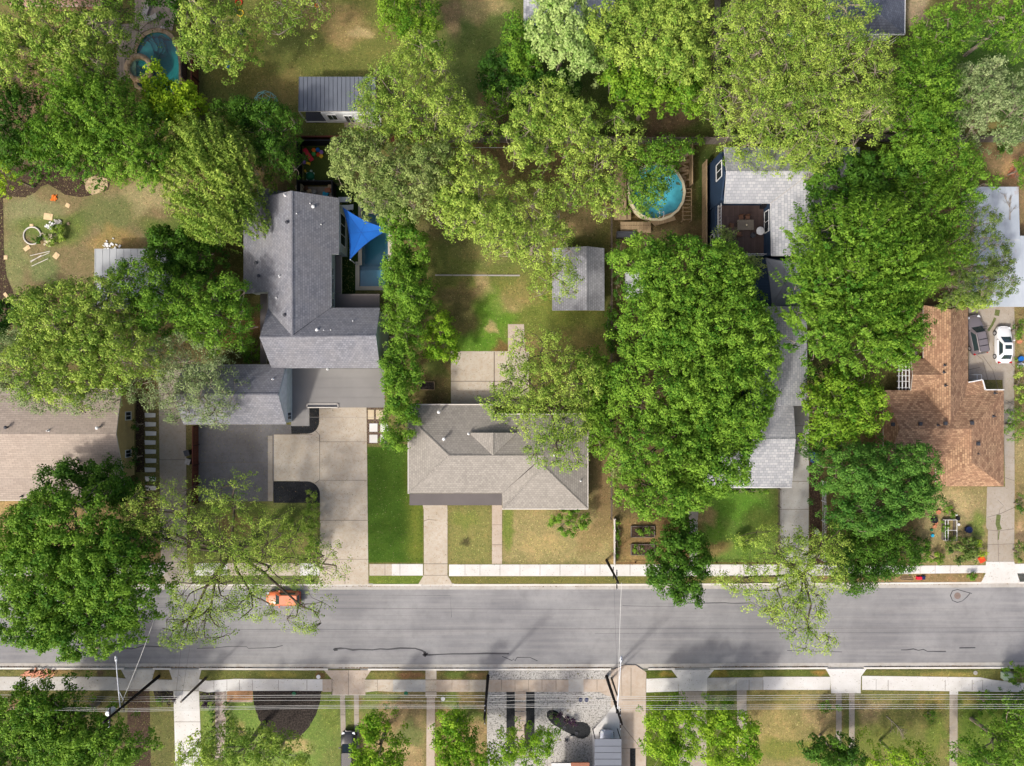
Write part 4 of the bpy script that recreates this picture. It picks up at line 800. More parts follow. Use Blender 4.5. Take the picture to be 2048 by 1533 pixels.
# --- sheds and neighbours
sa = T("garden_studio", "white garden studio with a standing seam grey metal roof and small porch", "shed", P(680, 200)[:2] + (0,))
rr = roof(sa, [[(597.5, 154, 3.0), (752, 154, 3.0), (750, 223, 3.5), (596.5, 223, 3.5)]], 'metal_grey', 'offwhite', 0.14)
m = MB()
for i in range(19):
    px = 598 + i * 8.5; a = Vector(P(px, 154.5, 3.02)); b = Vector(P(px, 222.5, 3.52)); d = b - a
    m.tube(a, b, 0.022, n=4)
m.build("seam", 'charcoal', rr)
walls(sa, [(655, 178, 752, 246, 3.0)], 'siding_w'); m = MB()
m.prism(gp(rect(612, 178, 655, 246)), 0.0, 0.12); m.build("porch_floor", 'charcoal', sa)
m = MB()
for x, y in ((614, 244), (614, 180)): a = g2(x, y); m.box((a[0], a[1], 1.5), (0.13, 0.13, 3.0))
m.box((g2(634, 245)[0], g2(634, 245)[1], 0.16), (2.6, 0.12, 0.08)); m.build("porch_post", 'offwhite', sa)
win_y(sa, 246, 664, 682, 1.0, 2.6, -1, 'white', 'glass', 1); win_y(sa, 246, 696, 712, 0.2, 2.3, -1, 'white', 'glass', 1, "door"); win_y(sa, 246, 724, 742, 1.0, 2.6, -1, 'white', 'glass', 1)
m = MB(); rail(m, [(726, 236), (762, 236), (762, 256), (735, 256)], 0.3, 0.9, 1.0, 0.05); m.build("railing", 'white', sa); MB().prism(gp(rect(690, 247, 760, 256)), 0.0, 0.28).build("terrace_floor", 'deck_grey', sa)
sb = T("storage_shed", "grey shingled gable shed standing under yellow green branches in the back yard", "shed", P(1157, 560)[:2] + (0,))
roof(sb, [[(1173.4, 493, 3.5), (1173.4, 621, 3.5), (1104.5, 621.5, 2.2), (1104.5, 497, 2.2)], [(1173.4, 493, 3.5), (1208.5, 497, 2.6), (1209, 621.5, 2.6), (1173.4, 621, 3.5)]], 'sh_shed', 'offwhite', ridges=[((1173.4, 493, 3.52), (1173.4, 621, 3.52))])
walls(sb, [(1108, 507, 1198, 611, 2.0)], 'siding_tan')
sc_ = T("metal_shed", "shed with a pale flat metal roof half hidden under the spreading tree", "shed", P(260, 550)[:2] + (0,))
roof(sc_, [[(189, 498, 2.6), (332, 498, 2.6), (332, 618, 2.9), (189, 618, 2.9)]], 'metal_light', 'white')
walls(sc_, [(218, 512, 350, 610, 2.4)], 'siding_w')
m = MB()
for i in range(11):
    a = P(191 + i * 14, 498.5, 2.62); b = P(191 + i * 14, 617.5, 2.92); m.tube(a, b, 0.015, n=4)
m.build("seam", 'metal_light', sc_)
sd_ = T("barn", "long outbuilding with weathered pale blue metal roofs and rust at the right edge", "barn", P(2010, 500)[:2] + (0,))
r1 = roof(sd_, [[(1948, 374, 3.4), (2037, 374, 3.4), (2040, 480, 3.1), (1947.5, 480, 3.1)]], 'barn', 'offwhite', 0.12); r2 = roof(sd_, [[(1943, 472, 3.0), (2180, 472, 3.0), (2180, 614, 2.5), (1943, 614, 2.5)]], 'barn', 'offwhite', 0.12, name="lower_roof")
for rr_, x0, x1, y0, z0, y1, z1 in ((r1, 1950, 2036, 374.5, 3.41, 479.5, 3.11), (r2, 1945, 2178, 472.5, 3.01, 613.5, 2.51)):
    m = MB()
    for px in range(x0, x1, 12): m.tube(P(px, y0, z0), P(px, y1, z1), 0.018, n=4)
    m.build("seam", 'barn', rr_)
walls(sd_, [(1920, 395, 1995, 488, 3.0), (1915, 490, 2150, 590, 2.4)], 'siding_w')
nb1 = T("neighbour_house", "house with a pale cream shingle roof corner cut off by the top edge", "house", P(1100, -40)[:2] + (0,))
roof(nb1, [[(1047, -140, 3.0), (1047, 62, 3.0), (1130, 30, 4.8), (1130, -100, 4.8)], [(1130, 30, 4.8), (1047, 62, 3.0), (1230, 62, 3.0)], [(1130, -100, 4.8), (1130, 30, 4.8), (1230, 62, 3.0), (1230, -140, 3.0)]], 'sh_light', 'white')
walls(nb1, [(1055, -130, 1215, 70, 2.8)], 'siding_w')
nb2 = T("neighbour_house", "house with a blue grey shingle roof and white downpipe at the top edge", "house", P(1740, -20)[:2] + (0,))
roof(nb2, [[(1660, -140, 3.1), (1811, -140, 3.1), (1809, 68, 3.1), (1735, 10, 5.2)], [(1660, -140, 3.1), (1735, 10, 5.2), (1660, 68, 3.1)], [(1735, 10, 5.2), (1809, 68, 3.1), (1660, 68, 3.1)]], 'sh_blue', 'white', gutter=[((1811.5, -140, 3.1), (1809.5, 68, 3.1)), ((1660, 69, 3.1), (1809, 69, 3.1))])
walls(nb2, [(1650, -120, 1772, 82, 2.9)], 'siding_w'); MB().tube(P(1806, 69, 3.0), P(1776, 92, 0.1), 0.05).tube(P(1800, 69, 3.0), P(1770, 90, 0.1), 0.04).build("downpipe", 'white', nb2)
nb3 = T("neighbour_house", "house with a rose brown roof under the trees in the top corner", "house", P(130, -40)[:2] + (0,))
roof(nb3, [[(20, -120, 3.0), (205, -120, 3.0), (205, 12, 3.0), (20, 12, 3.0)][:2] + [(203, -30, 4.6), (20, -30, 4.6)], [(20, -30, 4.6), (203, -30, 4.6), (204, 12, 3.0), (20, 12, 3.0)]], 'sh_pink', 'offwhite')
walls(nb3, [(40, -110, 215, 22, 2.8)], 'brickwall')
# south carport with silver car, corner house
cp = T("carport", "open carport with a ribbed grey metal roof above a silver car", "carport", P(1214, 1510)[:2] + (0,))
roof(cp, [[(1189, 1478.5, 2.7), (1243, 1478.5, 2.7), (1243, 1640, 2.9), (1189, 1640, 2.9)]], 'metal_grey', 'charcoal', 0.1)
m = MB()
for i in range(12): m.tube(P(1190, 1493 + i * 13, 2.73 + 0.016 * i), P(1242, 1493 + i * 13, 2.73 + 0.016 * i), 0.02, n=4)
m.build("seam", 'charcoal', cp); m = MB()
for x, y in ((1190.5, 1480), (1241.5, 1480), (1190.5, 1600), (1241.5, 1600)): a = P(x, y, 2.6); MB().box((a[0], a[1], 1.3), (0.1, 0.1, 2.6)).build('post', 'black', cp)
nb4 = T("neighbour_house", "house at the bottom edge showing white and rust brown flat roof strips", "house", P(1130, 1580)[:2] + (0,))
flat(nb4, [(1103, 1527), (1141.5, 1527), (1141.5, 1640), (1103, 1640)], 2.7, 'white', "porch_roof", 0, 0.2, 'charcoal'); flat(nb4, [(1142, 1526), (1179, 1526), (1179, 1640), (1142, 1640)], 2.75, 'rust', "entry_roof", 0, 0.2, 'rust')
walls(nb4, [(1106, 1540, 1174, 1640, 2.4)], 'siding_w')

# ------------------------------------------------------------------ fences
def fence(pts, h, mat, name, label, cat="fence", post='pole_grey', step=2.4, open_=False, rails=2, w=0.05, pm=None):
    base = g2(*pts[0]); root = T(name, label, cat, (base[0], base[1], 0)); W = [g2(*p) for p in pts]; pn = MB(); rl = MB(); ps = MB()
    for a, b in zip(W[:-1], W[1:]):
        L = math.hypot(b[0] - a[0], b[1] - a[1]); an = math.atan2(b[1] - a[1], b[0] - a[0]); n = max(1, round(L / step)); ux, uy = (b[0] - a[0]) / L, (b[1] - a[1]) / L; ox, oy = -uy * (w / 2 + 0.022), ux * (w / 2 + 0.022)
        if not open_:
            m = max(1, int(L / 0.15))
            for i in range(m):
                t = (i + 0.5) / m; hh = h * (1 + random.uniform(-0.012, 0.012)); pn.box((a[0] + (b[0] - a[0]) * t, a[1] + (b[1] - a[1]) * t, hh / 2), (L / m * 0.94, 0.025, hh), an)
        for k in range(rails):
            z = h * (0.15 + 0.75 * k / max(1, rails - 1)) if not open_ else h * (k + 1) / rails - 0.03
            rl.box(((a[0] + b[0]) / 2 + (0 if open_ else ox), (a[1] + b[1]) / 2 + (0 if open_ else oy), z), (L, 0.04, 0.09 if not open_ else 0.05), an)
        if not open_: rl.box(((a[0] + b[0]) / 2, (a[1] + b[1]) / 2, h + 0.03), (L, 0.12, 0.04), an)
        for i in range(n + 1): MB().box((a[0] + (b[0] - a[0]) * i / n + (0 if open_ else ox * 2.2), a[1] + (b[1] - a[1]) * i / n + (0 if open_ else oy * 2.2), (h + 0.04) / 2), (0.09, 0.09, h + 0.04), an).build('post', post, root, uv=False)
    if pn.v: pn.build("panel", mat, root)
    rl.build("rail", pm or post, root); return root
fence([(397, -40), (397, 205), (400, 285)], 1.9, 'cedar', "board_fence", "cedar brown board fence between the curved pool yard and the dry lawn", post='wood_red')
fence([(372, 20), (374, 165)], 1.5, 'wood_grey', "board_fence", "narrow weathered fence just east of the curved teal pool")
fence([(600, 284), (880, 284)], 1.9, 'wood_red', "board_fence", "red brown board fence behind the black play yard fence", post='wood_red')
fence([(604, 402), (604, 292), (690, 292)], 1.95, 'fence_black', "board_fence", "black board fence round the play yard with coloured toys", post='black')
fence([(604, 371.5), (672, 371.5), (672, 400)], 1.95, 'fence_black', "board_fence", "black board fence between the play yard and the cluttered patio", post='black')
fence([(880, 285), (1130, 287), (1320, 289), (1446, 289)], 2.3, 'wood_grey', "board_fence", "long weathered grey fence above the round pool")
fence([(1446, 284), (1560, 283), (1905, 284)], 2.2, 'wood_grey', "board_fence", "weathered grey fence behind the navy house's rear roof")
fence([(1429, -40), (1429, 283)], 2.2, 'wood_grey', "board_fence", "straight grey fence running up beside the huge light green tree")
fence([(1905, 286), (2030, 284), (2200, 284)], 2.0, 'wood_grey', "board_fence", "pinkish grey fence of long rails beside the white pallet")
fence([(1404, 330), (1404, 520)], 2.0, 'wood_tan', "board_fence", "tan fence along the dark strip beside the navy wall", post='wood_tan')
fence([(1378, 295), (1378, 375)], 1.6, 'wood_tan', "board_fence", "short tan fence beside the round pool's wood pile", post='wood_tan')
fence([(1221, 300), (1221, 1036)], 1.5, 'wood_grey', "wire_fence", "long thin wire fence between the shed and the big green tree", open_=True, rails=4, w=0.03)
fence([(1227, 1036), (1227, 1127)], 1.0, 'offwhite', "picket_fence", "low cream fence beside the raised vegetable beds", post='offwhite', step=1.4)
fence([(1230, 1125), (1554, 1125)], 0.5, 'wood_grey', "rail_fence", "low dark timber rail along the pavement beside the triangular dark tree", post='wood_red', open_=True, rails=2)
fence([(1555, 977), (1555, 1118)], 1.1, 'wood_grey', "rail_fence", "grey rail fence along the left edge of the narrow drive", open_=True, rails=3)
fence([(1643, 962), (1643, 1120)], 1.2, 'steel', "wire_fence", "thin wire fence behind the blue bins strip", post='steel', open_=True, rails=3)
fence([(397, 851), (397, 1005)], 1.6, 'wood_red', "board_fence", "dark red brown fence between the lane and the dark parking court", post='wood_red')

# ------------------------------------------------------------------ pools
def pool(name, label, outer, inner, mats, water, zw, depth, extra=()):
    c = g2(sum(p[0] for p in inner) / len(inner), sum(p[1] for p in inner) / len(inner)); root = T(name, label, "pool", (c[0], c[1], 0))
    O = gp(outer); I = gp(inner); b = MB(); n = len(I)
    b.face([(x, y, -depth) for x, y in I], 0)
    for i in range(n): p, q = I[i], I[(i + 1) % n]; b.face([(p[0], p[1], -depth), (q[0], q[1], -depth), (q[0], q[1], 0.0), (p[0], p[1], 0.0)], 0)
    b.build("basin", mats[1], root)
    for nm, pl, z, mt in extra: MB().prism(gp(pl), -depth + 0.01, z).build(nm, mt, root)
    cp_ = MB(); m = len(O)
    for i in range(m): cp_.face([(*O[i], 0.06), (*O[(i + 1) % m], 0.06), (*I[(i + 1) % n], 0.06), (*I[i], 0.06)]); cp_.face([(*O[i], -0.1), (*O[(i + 1) % m], -0.1), (*O[(i + 1) % m], 0.06), (*O[i], 0.06)]); cp_.face([(*I[i], 0.06), (*I[(i + 1) % m], 0.06), (*I[(i + 1) % m], -0.1), (*I[i], -0.1)])
    cp_.build("coping", mats[0], root)
    MB().face([(x, y, zw) for x, y in I]).build("water", water, root)
    return root
pi = [(724, 411), (770, 411), (776, 470), (776, 573), (719, 573), (719, 531), (724, 531)]
po = [(716.5, 403), (783, 403), (785, 470), (785, 581), (711, 581), (711, 524), (716.5, 524)]
pool("swimming_pool", "rectangular grey blue swimming pool beneath the blue shade sail", po, pi, ('coping', 'pool_blue'), 'water_blue', -0.12, 1.6,
     [("step", rect(719.5, 531, 775.5, 536), -0.9, 'pool_shallow'), ("step", rect(719.5, 536, 775.5, 540), -0.6, 'pool_shallow'), ("shelf", rect(719.5, 540, 775.5, 572.5), -0.3, 'pool_shallow'), ("bench", rect(724.5, 411.5, 749, 416), -0.4, 'pool_shallow'), ("slab", rect(750, 405, 771, 419), 0.05, 'coping')])
cx0, cy0 = 315, 128
pin = POOL_NW; pout = []
for x, y in pin:
    d = math.hypot(x - cx0, y - cy0); pout.append((x + (x - cx0) / d * 8, y + (y - cy0) / d * 8))
pl2 = pool("swimming_pool", "curved teal pool with sandstone edge and inner steps in the top corner yard", pout, pin, ('stone_coping', 'pool_teal'), 'water_teal', -0.12, 1.8,
     [("shelf", [(274, 118), (277, 102), (283, 90), (292, 80), (298, 84), (303, 96), (305, 110), (303, 120), (297, 132), (275, 130)], -0.32, 'pool_teal_l'),
      ("step", [(293, 76), (300, 72), (306, 82), (312, 92), (310, 99), (304, 98), (300, 88)], -0.5, 'pool_teal_l'), ("step", [(301, 71), (308, 69), (313, 80), (319, 90), (314, 100), (308, 99), (312, 91), (307, 82)], -0.8, 'pool_teal'), ("step", [(309, 68), (314, 68), (318, 78), (322, 92), (316, 101), (315, 99), (319, 90), (313, 80)], -1.1, 'pool_teal')])
sp = T("hot_tub", "round stone rimmed spa set into the curved teal pool", "hot tub", g2(280, 138) + (0,))
c = g2(280, 138); MB().lathe((c[0], c[1], 0), [(1.75, -0.2), (1.75, 0.4), (1.15, 0.4), (1.12, -0.25), (0.62, -0.25), (0.6, -0.9), (0.0, -0.9)], 32).build("rim", ['stone_coping'], sp, True)
MB().lathe((c[0], c[1], 0), [(1.16, 0.2), (1.13, -0.24), (0.63, -0.24), (0.6, -0.88), (0.0, -0.88)], 32).build("basin", 'pool_teal', sp, True)
MB().lathe((c[0], c[1], 0.22), [(1.15, 0.0), (0.0, 0.0)], 32).build("water", 'water_teal', sp)
# timber decking round the curved pool
dm = MB(); dm.prism(gp([(234, 78), (234, 160), (262, 165), (262, 118), (272, 84), (284, 66), (305, 57), (322, 57), (345, 62), (352, 30), (352, -20), (270, -20), (270, 48), (240, 50)]), 0.0, 0.09); structure(dm.build("deck", 'deck_grey'))
dm = MB(); dm.prism(gp([(183, 40), (242, 40), (242, 78), (183, 81)]), 0.0, 0.35); dm.prism(gp([(190, 40), (238, 40), (238, 72), (190, 72)]), 0.35, 0.5); structure(dm.build("deck", 'deck_grey'))
# round above-ground pool and its timber surround
c = P(1313, 384, 1.25)[:2]; rp = T("round_pool", "round above-ground pool of bright turquoise water with a beige rim", "pool", (c[0], c[1], 0))
MB().lathe((c[0], c[1], 0), [(3.5, 0.0), (3.52, 1.2), (3.62, 1.24), (3.62, 1.30), (3.32, 1.30), (3.3, 1.2)], 18, cap=False).build("wall", 'beige', rp)
MB().lathe((c[0], c[1], 0), [(3.42, 1.22), (3.4, 0.12), (0.0, 0.08)], 36).build("liner", 'vinyl', rp, True)
MB().lathe((c[0], c[1], 1.02), [(3.42, 0.0), (0.0, 0.0)], 36).build("water", 'water_turq', rp)
m = MB(); a = P(1322, 427, 1.6)
for dx in (-0.25, 0.25): m.path([(a[0] + dx, a[1] - 0.5, 0.9), (a[0] + dx, a[1] - 0.5, 2.0), (a[0] + dx, a[1] + 0.1, 2.05), (a[0] + dx, a[1] + 0.3, 0.6)], 0.03)
m.build("ladder", 'white', rp)
dp = T("pool_deck", "tan timber deck and steps wrapped round the turquoise round pool", "deck", g2(1250, 420) + (0,))
m = MB()
for poly, z in (([(1228, 330), (1253, 330), (1253, 440), (1228, 440)], 1.15), ([(1253, 415), (1262, 422), (1262, 440), (1253, 440)], 0.9)): m.prism([P(x, y, z)[:2] for x, y in poly], z - 0.12, z)
m.build("platform", 'wood_tan', dp)
m = MB()
for i, z in enumerate((1.0, 0.75, 0.5)): y = 444 + i * 7.5; m.prism([P(x, yy, z)[:2] for x, yy in rect(1241, y, 1302, y + 7)], z - 0.1, z)
m.build("step", 'wood_tan', dp)
m = MB(); m.prism([P(x, y, 1.1)[:2] for x, y in [(1298, 441), (1345, 425), (1352, 440), (1310, 452)]], 1.0, 1.1); m.build("landing", 'wood_tan', dp)
m = MB()
for i in range(9): y = 378 + i * 7.6; a = P(1373, y, 1.1); m.box((a[0], a[1], 1.05), (1.15, 0.06, 0.12))
for x in (1366, 1383): a = P(x, 376, 1.1); b = P(x, 442, 1.1); m.box((a[0], (a[1] + b[1]) / 2, 1.05), (0.06, a[1] - b[1], 0.14))
for x in (1366, 1383):
    for y in (378, 410, 441): a = P(x, y, 1.0); m.box((a[0], a[1], 0.5), (0.09, 0.09, 1.0))
m.build("joist_frame", 'wood_tan', dp)
m = MB()
for i in range(14): y = 302 + i * 5.3 + random.uniform(-2, 2); a = g2(1367 + random.uniform(-6, 6), y); m.box((a[0], a[1], 0.15 + 0.05 * (i % 3)), (random.uniform(0.7, 1.6), random.uniform(0.12, 0.3), 0.08), random.uniform(-0.5, 0.5))
one(m, "lumber_pile", 'wood_tan', "scattered pile of tan lumber offcuts beside the round pool", "lumber pile")
m = MB(); m.prism(gp(rect(1232, 466, 1268, 478)), 0.0, 0.9); one(m, "storage_box", 'charcoal', "dark grey storage box below the round pool's steps", "box")

# ------------------------------------------------------------------ shade sails
def sail(name, label, corners, mat, posts, n=14, pinch=0.16, sag=0.35):
    # three or four corners; edges curve inwards
    A = [Vector(P(*c)) for c in corners]; cen = sum(A, Vector()) / len(A); root = T(name, label, "shade sail", (cen.x, cen.y, 0)); m = MB(); k = len(A); ring = []
    for i in range(k):
        a, b = A[i], A[(i + 1) % k]
        for t in range(n):
            u = t / n; p = a.lerp(b, u); w = 4 * u * (1 - u); p = p + (cen - p) * (pinch * w * 1.1); ring.append(p)
    R = 8; N = len(ring)
    rows = []
    for r in range(R + 1):
        f = r / R; row = []
        for p in ring:
            q = p.lerp(cen, f); q.z -= sag * math.sin(f * math.pi / 2) * 0.5; row.append(q)
        rows.append(row)
    base = len(m.v)
    for row in rows: m.v += [tuple(p) for p in row]
    for r in range(R):
        for i in range(N): m.f.append((base + r * N + i, base + r * N + (i + 1) % N, base + (r + 1) * N + (i + 1) % N, base + (r + 1) * N + i)); m.m.append(0)
    m.build("cloth", mat, root, True); sm = MB()
    for i in range(0, N, n // 2): sm.path([tuple(rows[r][i] + Vector((0, 0, .012))) for r in range(R + 1)], .018, 4)
    sm.path([tuple(p + Vector((0, 0, .01))) for p in ring + ring[:1]], .03, 4); sm.build("seam", M[mat + '_seam'], root)
    ps = MB()
    for px, py, z in posts: a = P(px, py, z); MB().tube((a[0], a[1], 0), (a[0], a[1], z + 0.15), 0.06).build('post', 'steel', root)
sail("shade_sail", "bright blue triangular shade sail stretched over the pool", [(686, 416, 4.2), (779, 459, 3.0), (700, 519, 3.6)], 'sail_blue', [(780, 459, 3.0), (701, 520, 3.6)])
sail("shade_sail", "grey shade sail stretched between the navy house's rear wing and middle roof", [(1531, 516, 4.8), (1604, 525, 4.8), (1604, 614, 4.4), (1544, 614, 4.4)], 'sail_grey', [], pinch=0.05)

# ------------------------------------------------------------------ cars
def car(loc, rz, paint, label, L=4.6, W=1.82, Hh=1.45, kind='sedan', rack=False, sunroof=False):
    root = T("parked_car", label, "car", (loc[0], loc[1], loc[2]), rz=rz); gz = 0.28; hw = W / 2
    st = [(-L / 2, .72, .62, .74), (-L / 2 + .12, .86, .5, .86), (-L / 2 + .45, .96, .42, .96), (-L * .25, 1, .36, .98), (0, 1, .34, .96), (L * .2, .99, .34, .94), (L / 2 - 1.0, .97, .36, .88), (L / 2 - .45, .92, .42, .78), (L / 2 - .12, .78, .48, .68), (L / 2, .58, .56, .6)]
    b = MB(); rows = []
    for x, w, z0, z1 in st:
        w *= hw; rows.append([(x, -w, gz + (z0 - .34) * .6), (x, -w * 1.0, (gz + z1) / 2), (x, -w * .97, z1 - .08), (x, -w * .86, z1), (x, -w * .4, z1 + .035), (x, w * .4, z1 + .035), (x, w * .86, z1), (x, w * .97, z1 - .08), (x, w * 1.0, (gz + z1) / 2), (x, w, gz + (z0 - .34) * .6)])
    for r in rows: b.v += r
    for i in range(len(rows) - 1):
        for j in range(9): b.f.append((i * 10 + j, (i + 1) * 10 + j, (i + 1) * 10 + j + 1, i * 10 + j + 1)); b.m.append(0)
    b.f.append(tuple(range(9, -1, -1))); b.m.append(0); b.f.append(tuple((len(rows) - 1) * 10 + j for j in range(10))); b.m.append(0)
    b.build("body", paint, root, True, local=True)
    zb = .93
    if kind == 'sedan': xa, xb, xc, xd = -L * .40, -L * .27, L * .05, L * .22
    else: xa, xb, xc, xd = -L * .485, -L * .44, L * .06, L * .21
    bw, tw = hw * .90, hw * .68
    base = [(xa, -bw * .86), (xa + .35, -bw), (xd - .35, -bw), (xd, -bw * .8), (xd, bw * .8), (xd - .35, bw), (xa + .35, bw), (xa, bw * .86)]
    top = [(xb, -tw * .9), (xb + .2, -tw), (xc - .15, -tw), (xc, -tw * .85), (xc, tw * .85), (xc - .15, tw), (xb + .2, tw), (xb, tw * .9)]
    def quad(name, i, j, mat, s=0.0):
        q = MB(); P4 = [Vector((*base[i], zb)), Vector((*base[j], zb)), Vector((*top[j], Hh - .03)), Vector((*top[i], Hh - .03))]
        cc = sum(P4, Vector()) / 4; q.face([tuple(p + (cc - p) * s) for p in P4]); q.build(name, mat, root, local=True)
    g = MB(); 
    for i in range(8): j = (i + 1) % 8; g.face([(*base[i], zb), (*base[j], zb), (*top[j], Hh - .035), (*top[i], Hh - .035)])
    g.build("pillar_frame", paint, root, local=True)
    def pane(name, i, j, s=0.1, out=0.012):
        P4 = [Vector((*base[i], zb)), Vector((*base[j], zb)), Vector((*top[j], Hh - .035)), Vector((*top[i], Hh - .035))]; cc = sum(P4, Vector()) / 4; nn = (P4[1] - P4[0]).cross(P4[3] - P4[0]).normalized() * out
        MB().face([tuple(cc + (p - cc) * (1 - s) + nn) for p in P4]).build(name, 'glass_car', root, local=True)
    pane("windscreen", 3, 4, .06); pane("rear_window", 7, 0, .12); pane("side_window", 1, 2, .1); pane("side_window", 5, 6, .1)
    r = MB(); n = 8; r.v += [(x, y, Hh - .035) for x, y in top] + [(x * .97 + (xb + xc) / 2 * .03, y * .9, Hh + .01) for x, y in top]
    for i in range(8): r.f.append((i, (i + 1) % 8, 8 + (i + 1) % 8, 8 + i)); r.m.append(0)
    r.f.append(tuple(range(8, 16))); r.m.append(0); r.build("roof", paint, root, local=True)
    if sunroof: MB().box(((xc - .55), 0, Hh + .016), (.5, tw * 1.3, .014)).build("sunroof", 'glass_car', root, local=True)
    if rack:
        q = MB()
        for s in (-1, 1): q.tube((xb + .1, s * tw * .88, Hh + .05), (xc - .2, s * tw * .88, Hh + .05), .022)
        for f in (.3, .62): x = xb + (xc - xb) * f; q.tube((x, -tw * .88, Hh + .06), (x, tw * .88, Hh + .06), .03)
        q.build("roof_rack", 'black', root, local=True)
    for x in (-L * .31, L * .32):
        for s in (-1, 1):
            w = MB().tube((x, s * (hw - .20), .32), (x, s * (hw + .005), .32), .32, n=20).build("wheel", 'tire', root, local=True)
            MB().tube((x, s * (hw + .0), .32), (x, s * (hw + .014), .32), .2, n=14).build("rim", 'rim', w, local=True)
    for s in (-1, 1):
        MB().box((L / 2 - .28, s * hw * .68, .70), (.34, .3, .12), -s * .35).build("headlight", 'headlight', root, local=True)
        MB().box((-L / 2 + .14, s * hw * .74, .82), (.22, .34, .14), s * .25).build("tail_light", 'taillight', root, local=True)
        MB().box((xd - .5, s * (hw + .09), .98), (.14, .2, .13)).build("wing_mirror", paint, root, local=True)
    return root
car(P(2008, 690, .7)[:2] + (D,), math.pi / 2, 'car_white', "white saloon with a dark sunroof parked nose up on the cracked concrete", sunroof=True)
car(P(1953, 670, .7)[:2] + (D,), math.pi / 2 + math.radians(11), 'car_grey', "dark grey estate car with roof bars parked askew beside the brown roof", 4.9, 1.9, 1.6, 'suv', True)
car(P(566, 1198, .7)[:2] + (ROADZ,), math.pi, 'car_orange', "orange hatchback parked at the kerb under sparse branches", 4.3, 1.8, 1.45, 'suv')
car(P(697, 1502, .7)[:2] + (D,), math.pi / 2, 'car_black', "black pickup like car nosed out on the twin concrete strips at the bottom edge", 4.9, 1.9, 1.7, 'suv')
car(P(1214, 1496, .7)[:2] + (D,), math.pi / 2, 'car_silver', "silver car with its nose showing from under the metal carport", 4.4, 1.8, 1.45)

# ------------------------------------------------------------------ utility poles, lamps, wires
def upole(base, h, label, mat='pole', arm=None, r=0.17, transformer=False):
    b = g2(*base); root = T("utility_pole", label, "utility pole", (b[0], b[1], 0)); MB().tube((b[0], b[1], 0), (b[0], b[1], h), r * 1.15, r * .72, 12).build("mast", mat, root)
    if h > 8:
        x = MB().box((b[0], b[1], h - 1.2), (0.12, 2.2, 0.12)).build("crossarm", mat, root); MB().box((b[0], b[1], h - 3.9), (0.1, 1.4, 0.1)).build("crossarm", mat, root); q = MB()
        for dy in (-1.0, -.45, .45, 1.0): q.tube((b[0], b[1] + dy, h - 1.14), (b[0], b[1] + dy, h - .95), .05, .03, 8)
        q.build("insulator", 'steel', x)
    if transformer:
        MB().lathe((b[0] - .45, b[1] + .2, h - 2.6), [(0, 0), (.3, 0), (.3, 1.0), (.24, 1.08), (0, 1.1)], 16).build("transformer", 'steel', root)
    if arm:
        hx, hy, hz = P(*arm); q = MB(); z0 = h - 3.2; pts = []
        for i in range(9): t = i / 8; pts.append((b[0] + (hx - b[0]) * t, b[1] + (hy - b[1]) * t, z0 + (hz - z0) * math.sin(t * math.pi / 2)))
        q.path(pts, .055, 8); q.tube((b[0], b[1], z0 - 1.0), pts[3], .035); q.build("lamp_arm", 'steel', root)
        lh = MB(); an = math.atan2(hy - b[1], hx - b[0]); lh.lathe((0, 0, 0), [(0, -.06), (.15, -.05), (.17, 0), (.12, .08), (0, .1)], 14); lh.v = [(hx + x * 2.3 * math.cos(an) - y * math.sin(an), hy + x * 2.3 * math.sin(an) + y * math.cos(an), hz + z) for x, y, z in lh.v]
        hd = lh.build("lamp_head", 'steel', root, True); MB().tube((hx, hy, hz + .08), (hx, hy, hz + .18), .05, n=8).build("photocell", 'charcoal', hd)
    return root
upole((318, 1353), 11.6, "tall black utility pole with transformer and street lamp at the lower left", arm=(232, 1318, 8.6), transformer=True)
upole((976, 1352), 11.0, "plain black utility pole beside the white gravel yard")
upole((1213, 1353), 12.0, "black utility pole with a street lamp arm beside the carport", arm=(1242, 1319, 8.8))
upole((1213, 1121), 9.6, "black utility pole by the pavement opposite, next to the cream fence", r=.15)
upole((411, 1357), 6.3, "short weathered stub pole leaning over the white drive", 'pole_grey', r=.15)
upole((1223, 1357), 5.2, "short weathered stub pole close beside the lamp pole", 'pole_grey', r=.12)
def wire(pts, r, sag, label, mat='wire', n=14):
    m = MB()
    for a, b in zip(pts[:-1], pts[1:]):
        A = Vector(P(*a)); B = Vector(P(*b)); W = []
        for i in range(n + 1):
            t = i / n; p = A.lerp(B, t); p.z -= sag * 4 * t * (1 - t); W.append(tuple(p))
        m.path(W, r, 4)
    v = np.array(m.v); o = m.build("overhead_wire", mat); return tag(o, label, "power line", "overhead wires along the street")
WY = [(-700, [1384, 1391, 1399, 1404, 1408, 1412]), (245, [1395, 1399, 1404, 1418, 1421, 1424]), (970, [1392, 1396, 1404, 1411, 1414, 1417]), (1236, [1394, 1398, 1402, 1412, 1416, 1420]), (2700, [1390, 1396, 1402, 1412, 1416, 1421])]
WZ = [5.4, 6.0, 6.8, 7.9, 8.2, 8.6]
for k in range(6):
    wire([(x, ys[k], WZ[k]) for x, ys in WY], 0.016 if k else 0.022, 0.35, "long pale overhead wire strung between the black street poles", 'wire')
tw = wire([(1243, 1166, 9.5), (1236, 1412, 8.0)], 0.028, 0.3, "twisted service wire crossing the road between two black poles", 'wire')
tw2 = wire([(430, 1130, 7.5), (308, 1240, 8.0), (243, 1406, 8.2)], 0.026, 0.3, "twisted service wire running from the lower left pole into the tree", 'wire')
for s_ in ([(1237, 1412, 8), (1228, 1166, 8.5)], [(350, 1402, 5.8), (372, 1180, 6)], [(362, 1402, 5.8), (395, 1180, 6)]): wire(s_, 0.012, 0.2, "fine dark service line crossing the road", 'charcoal')
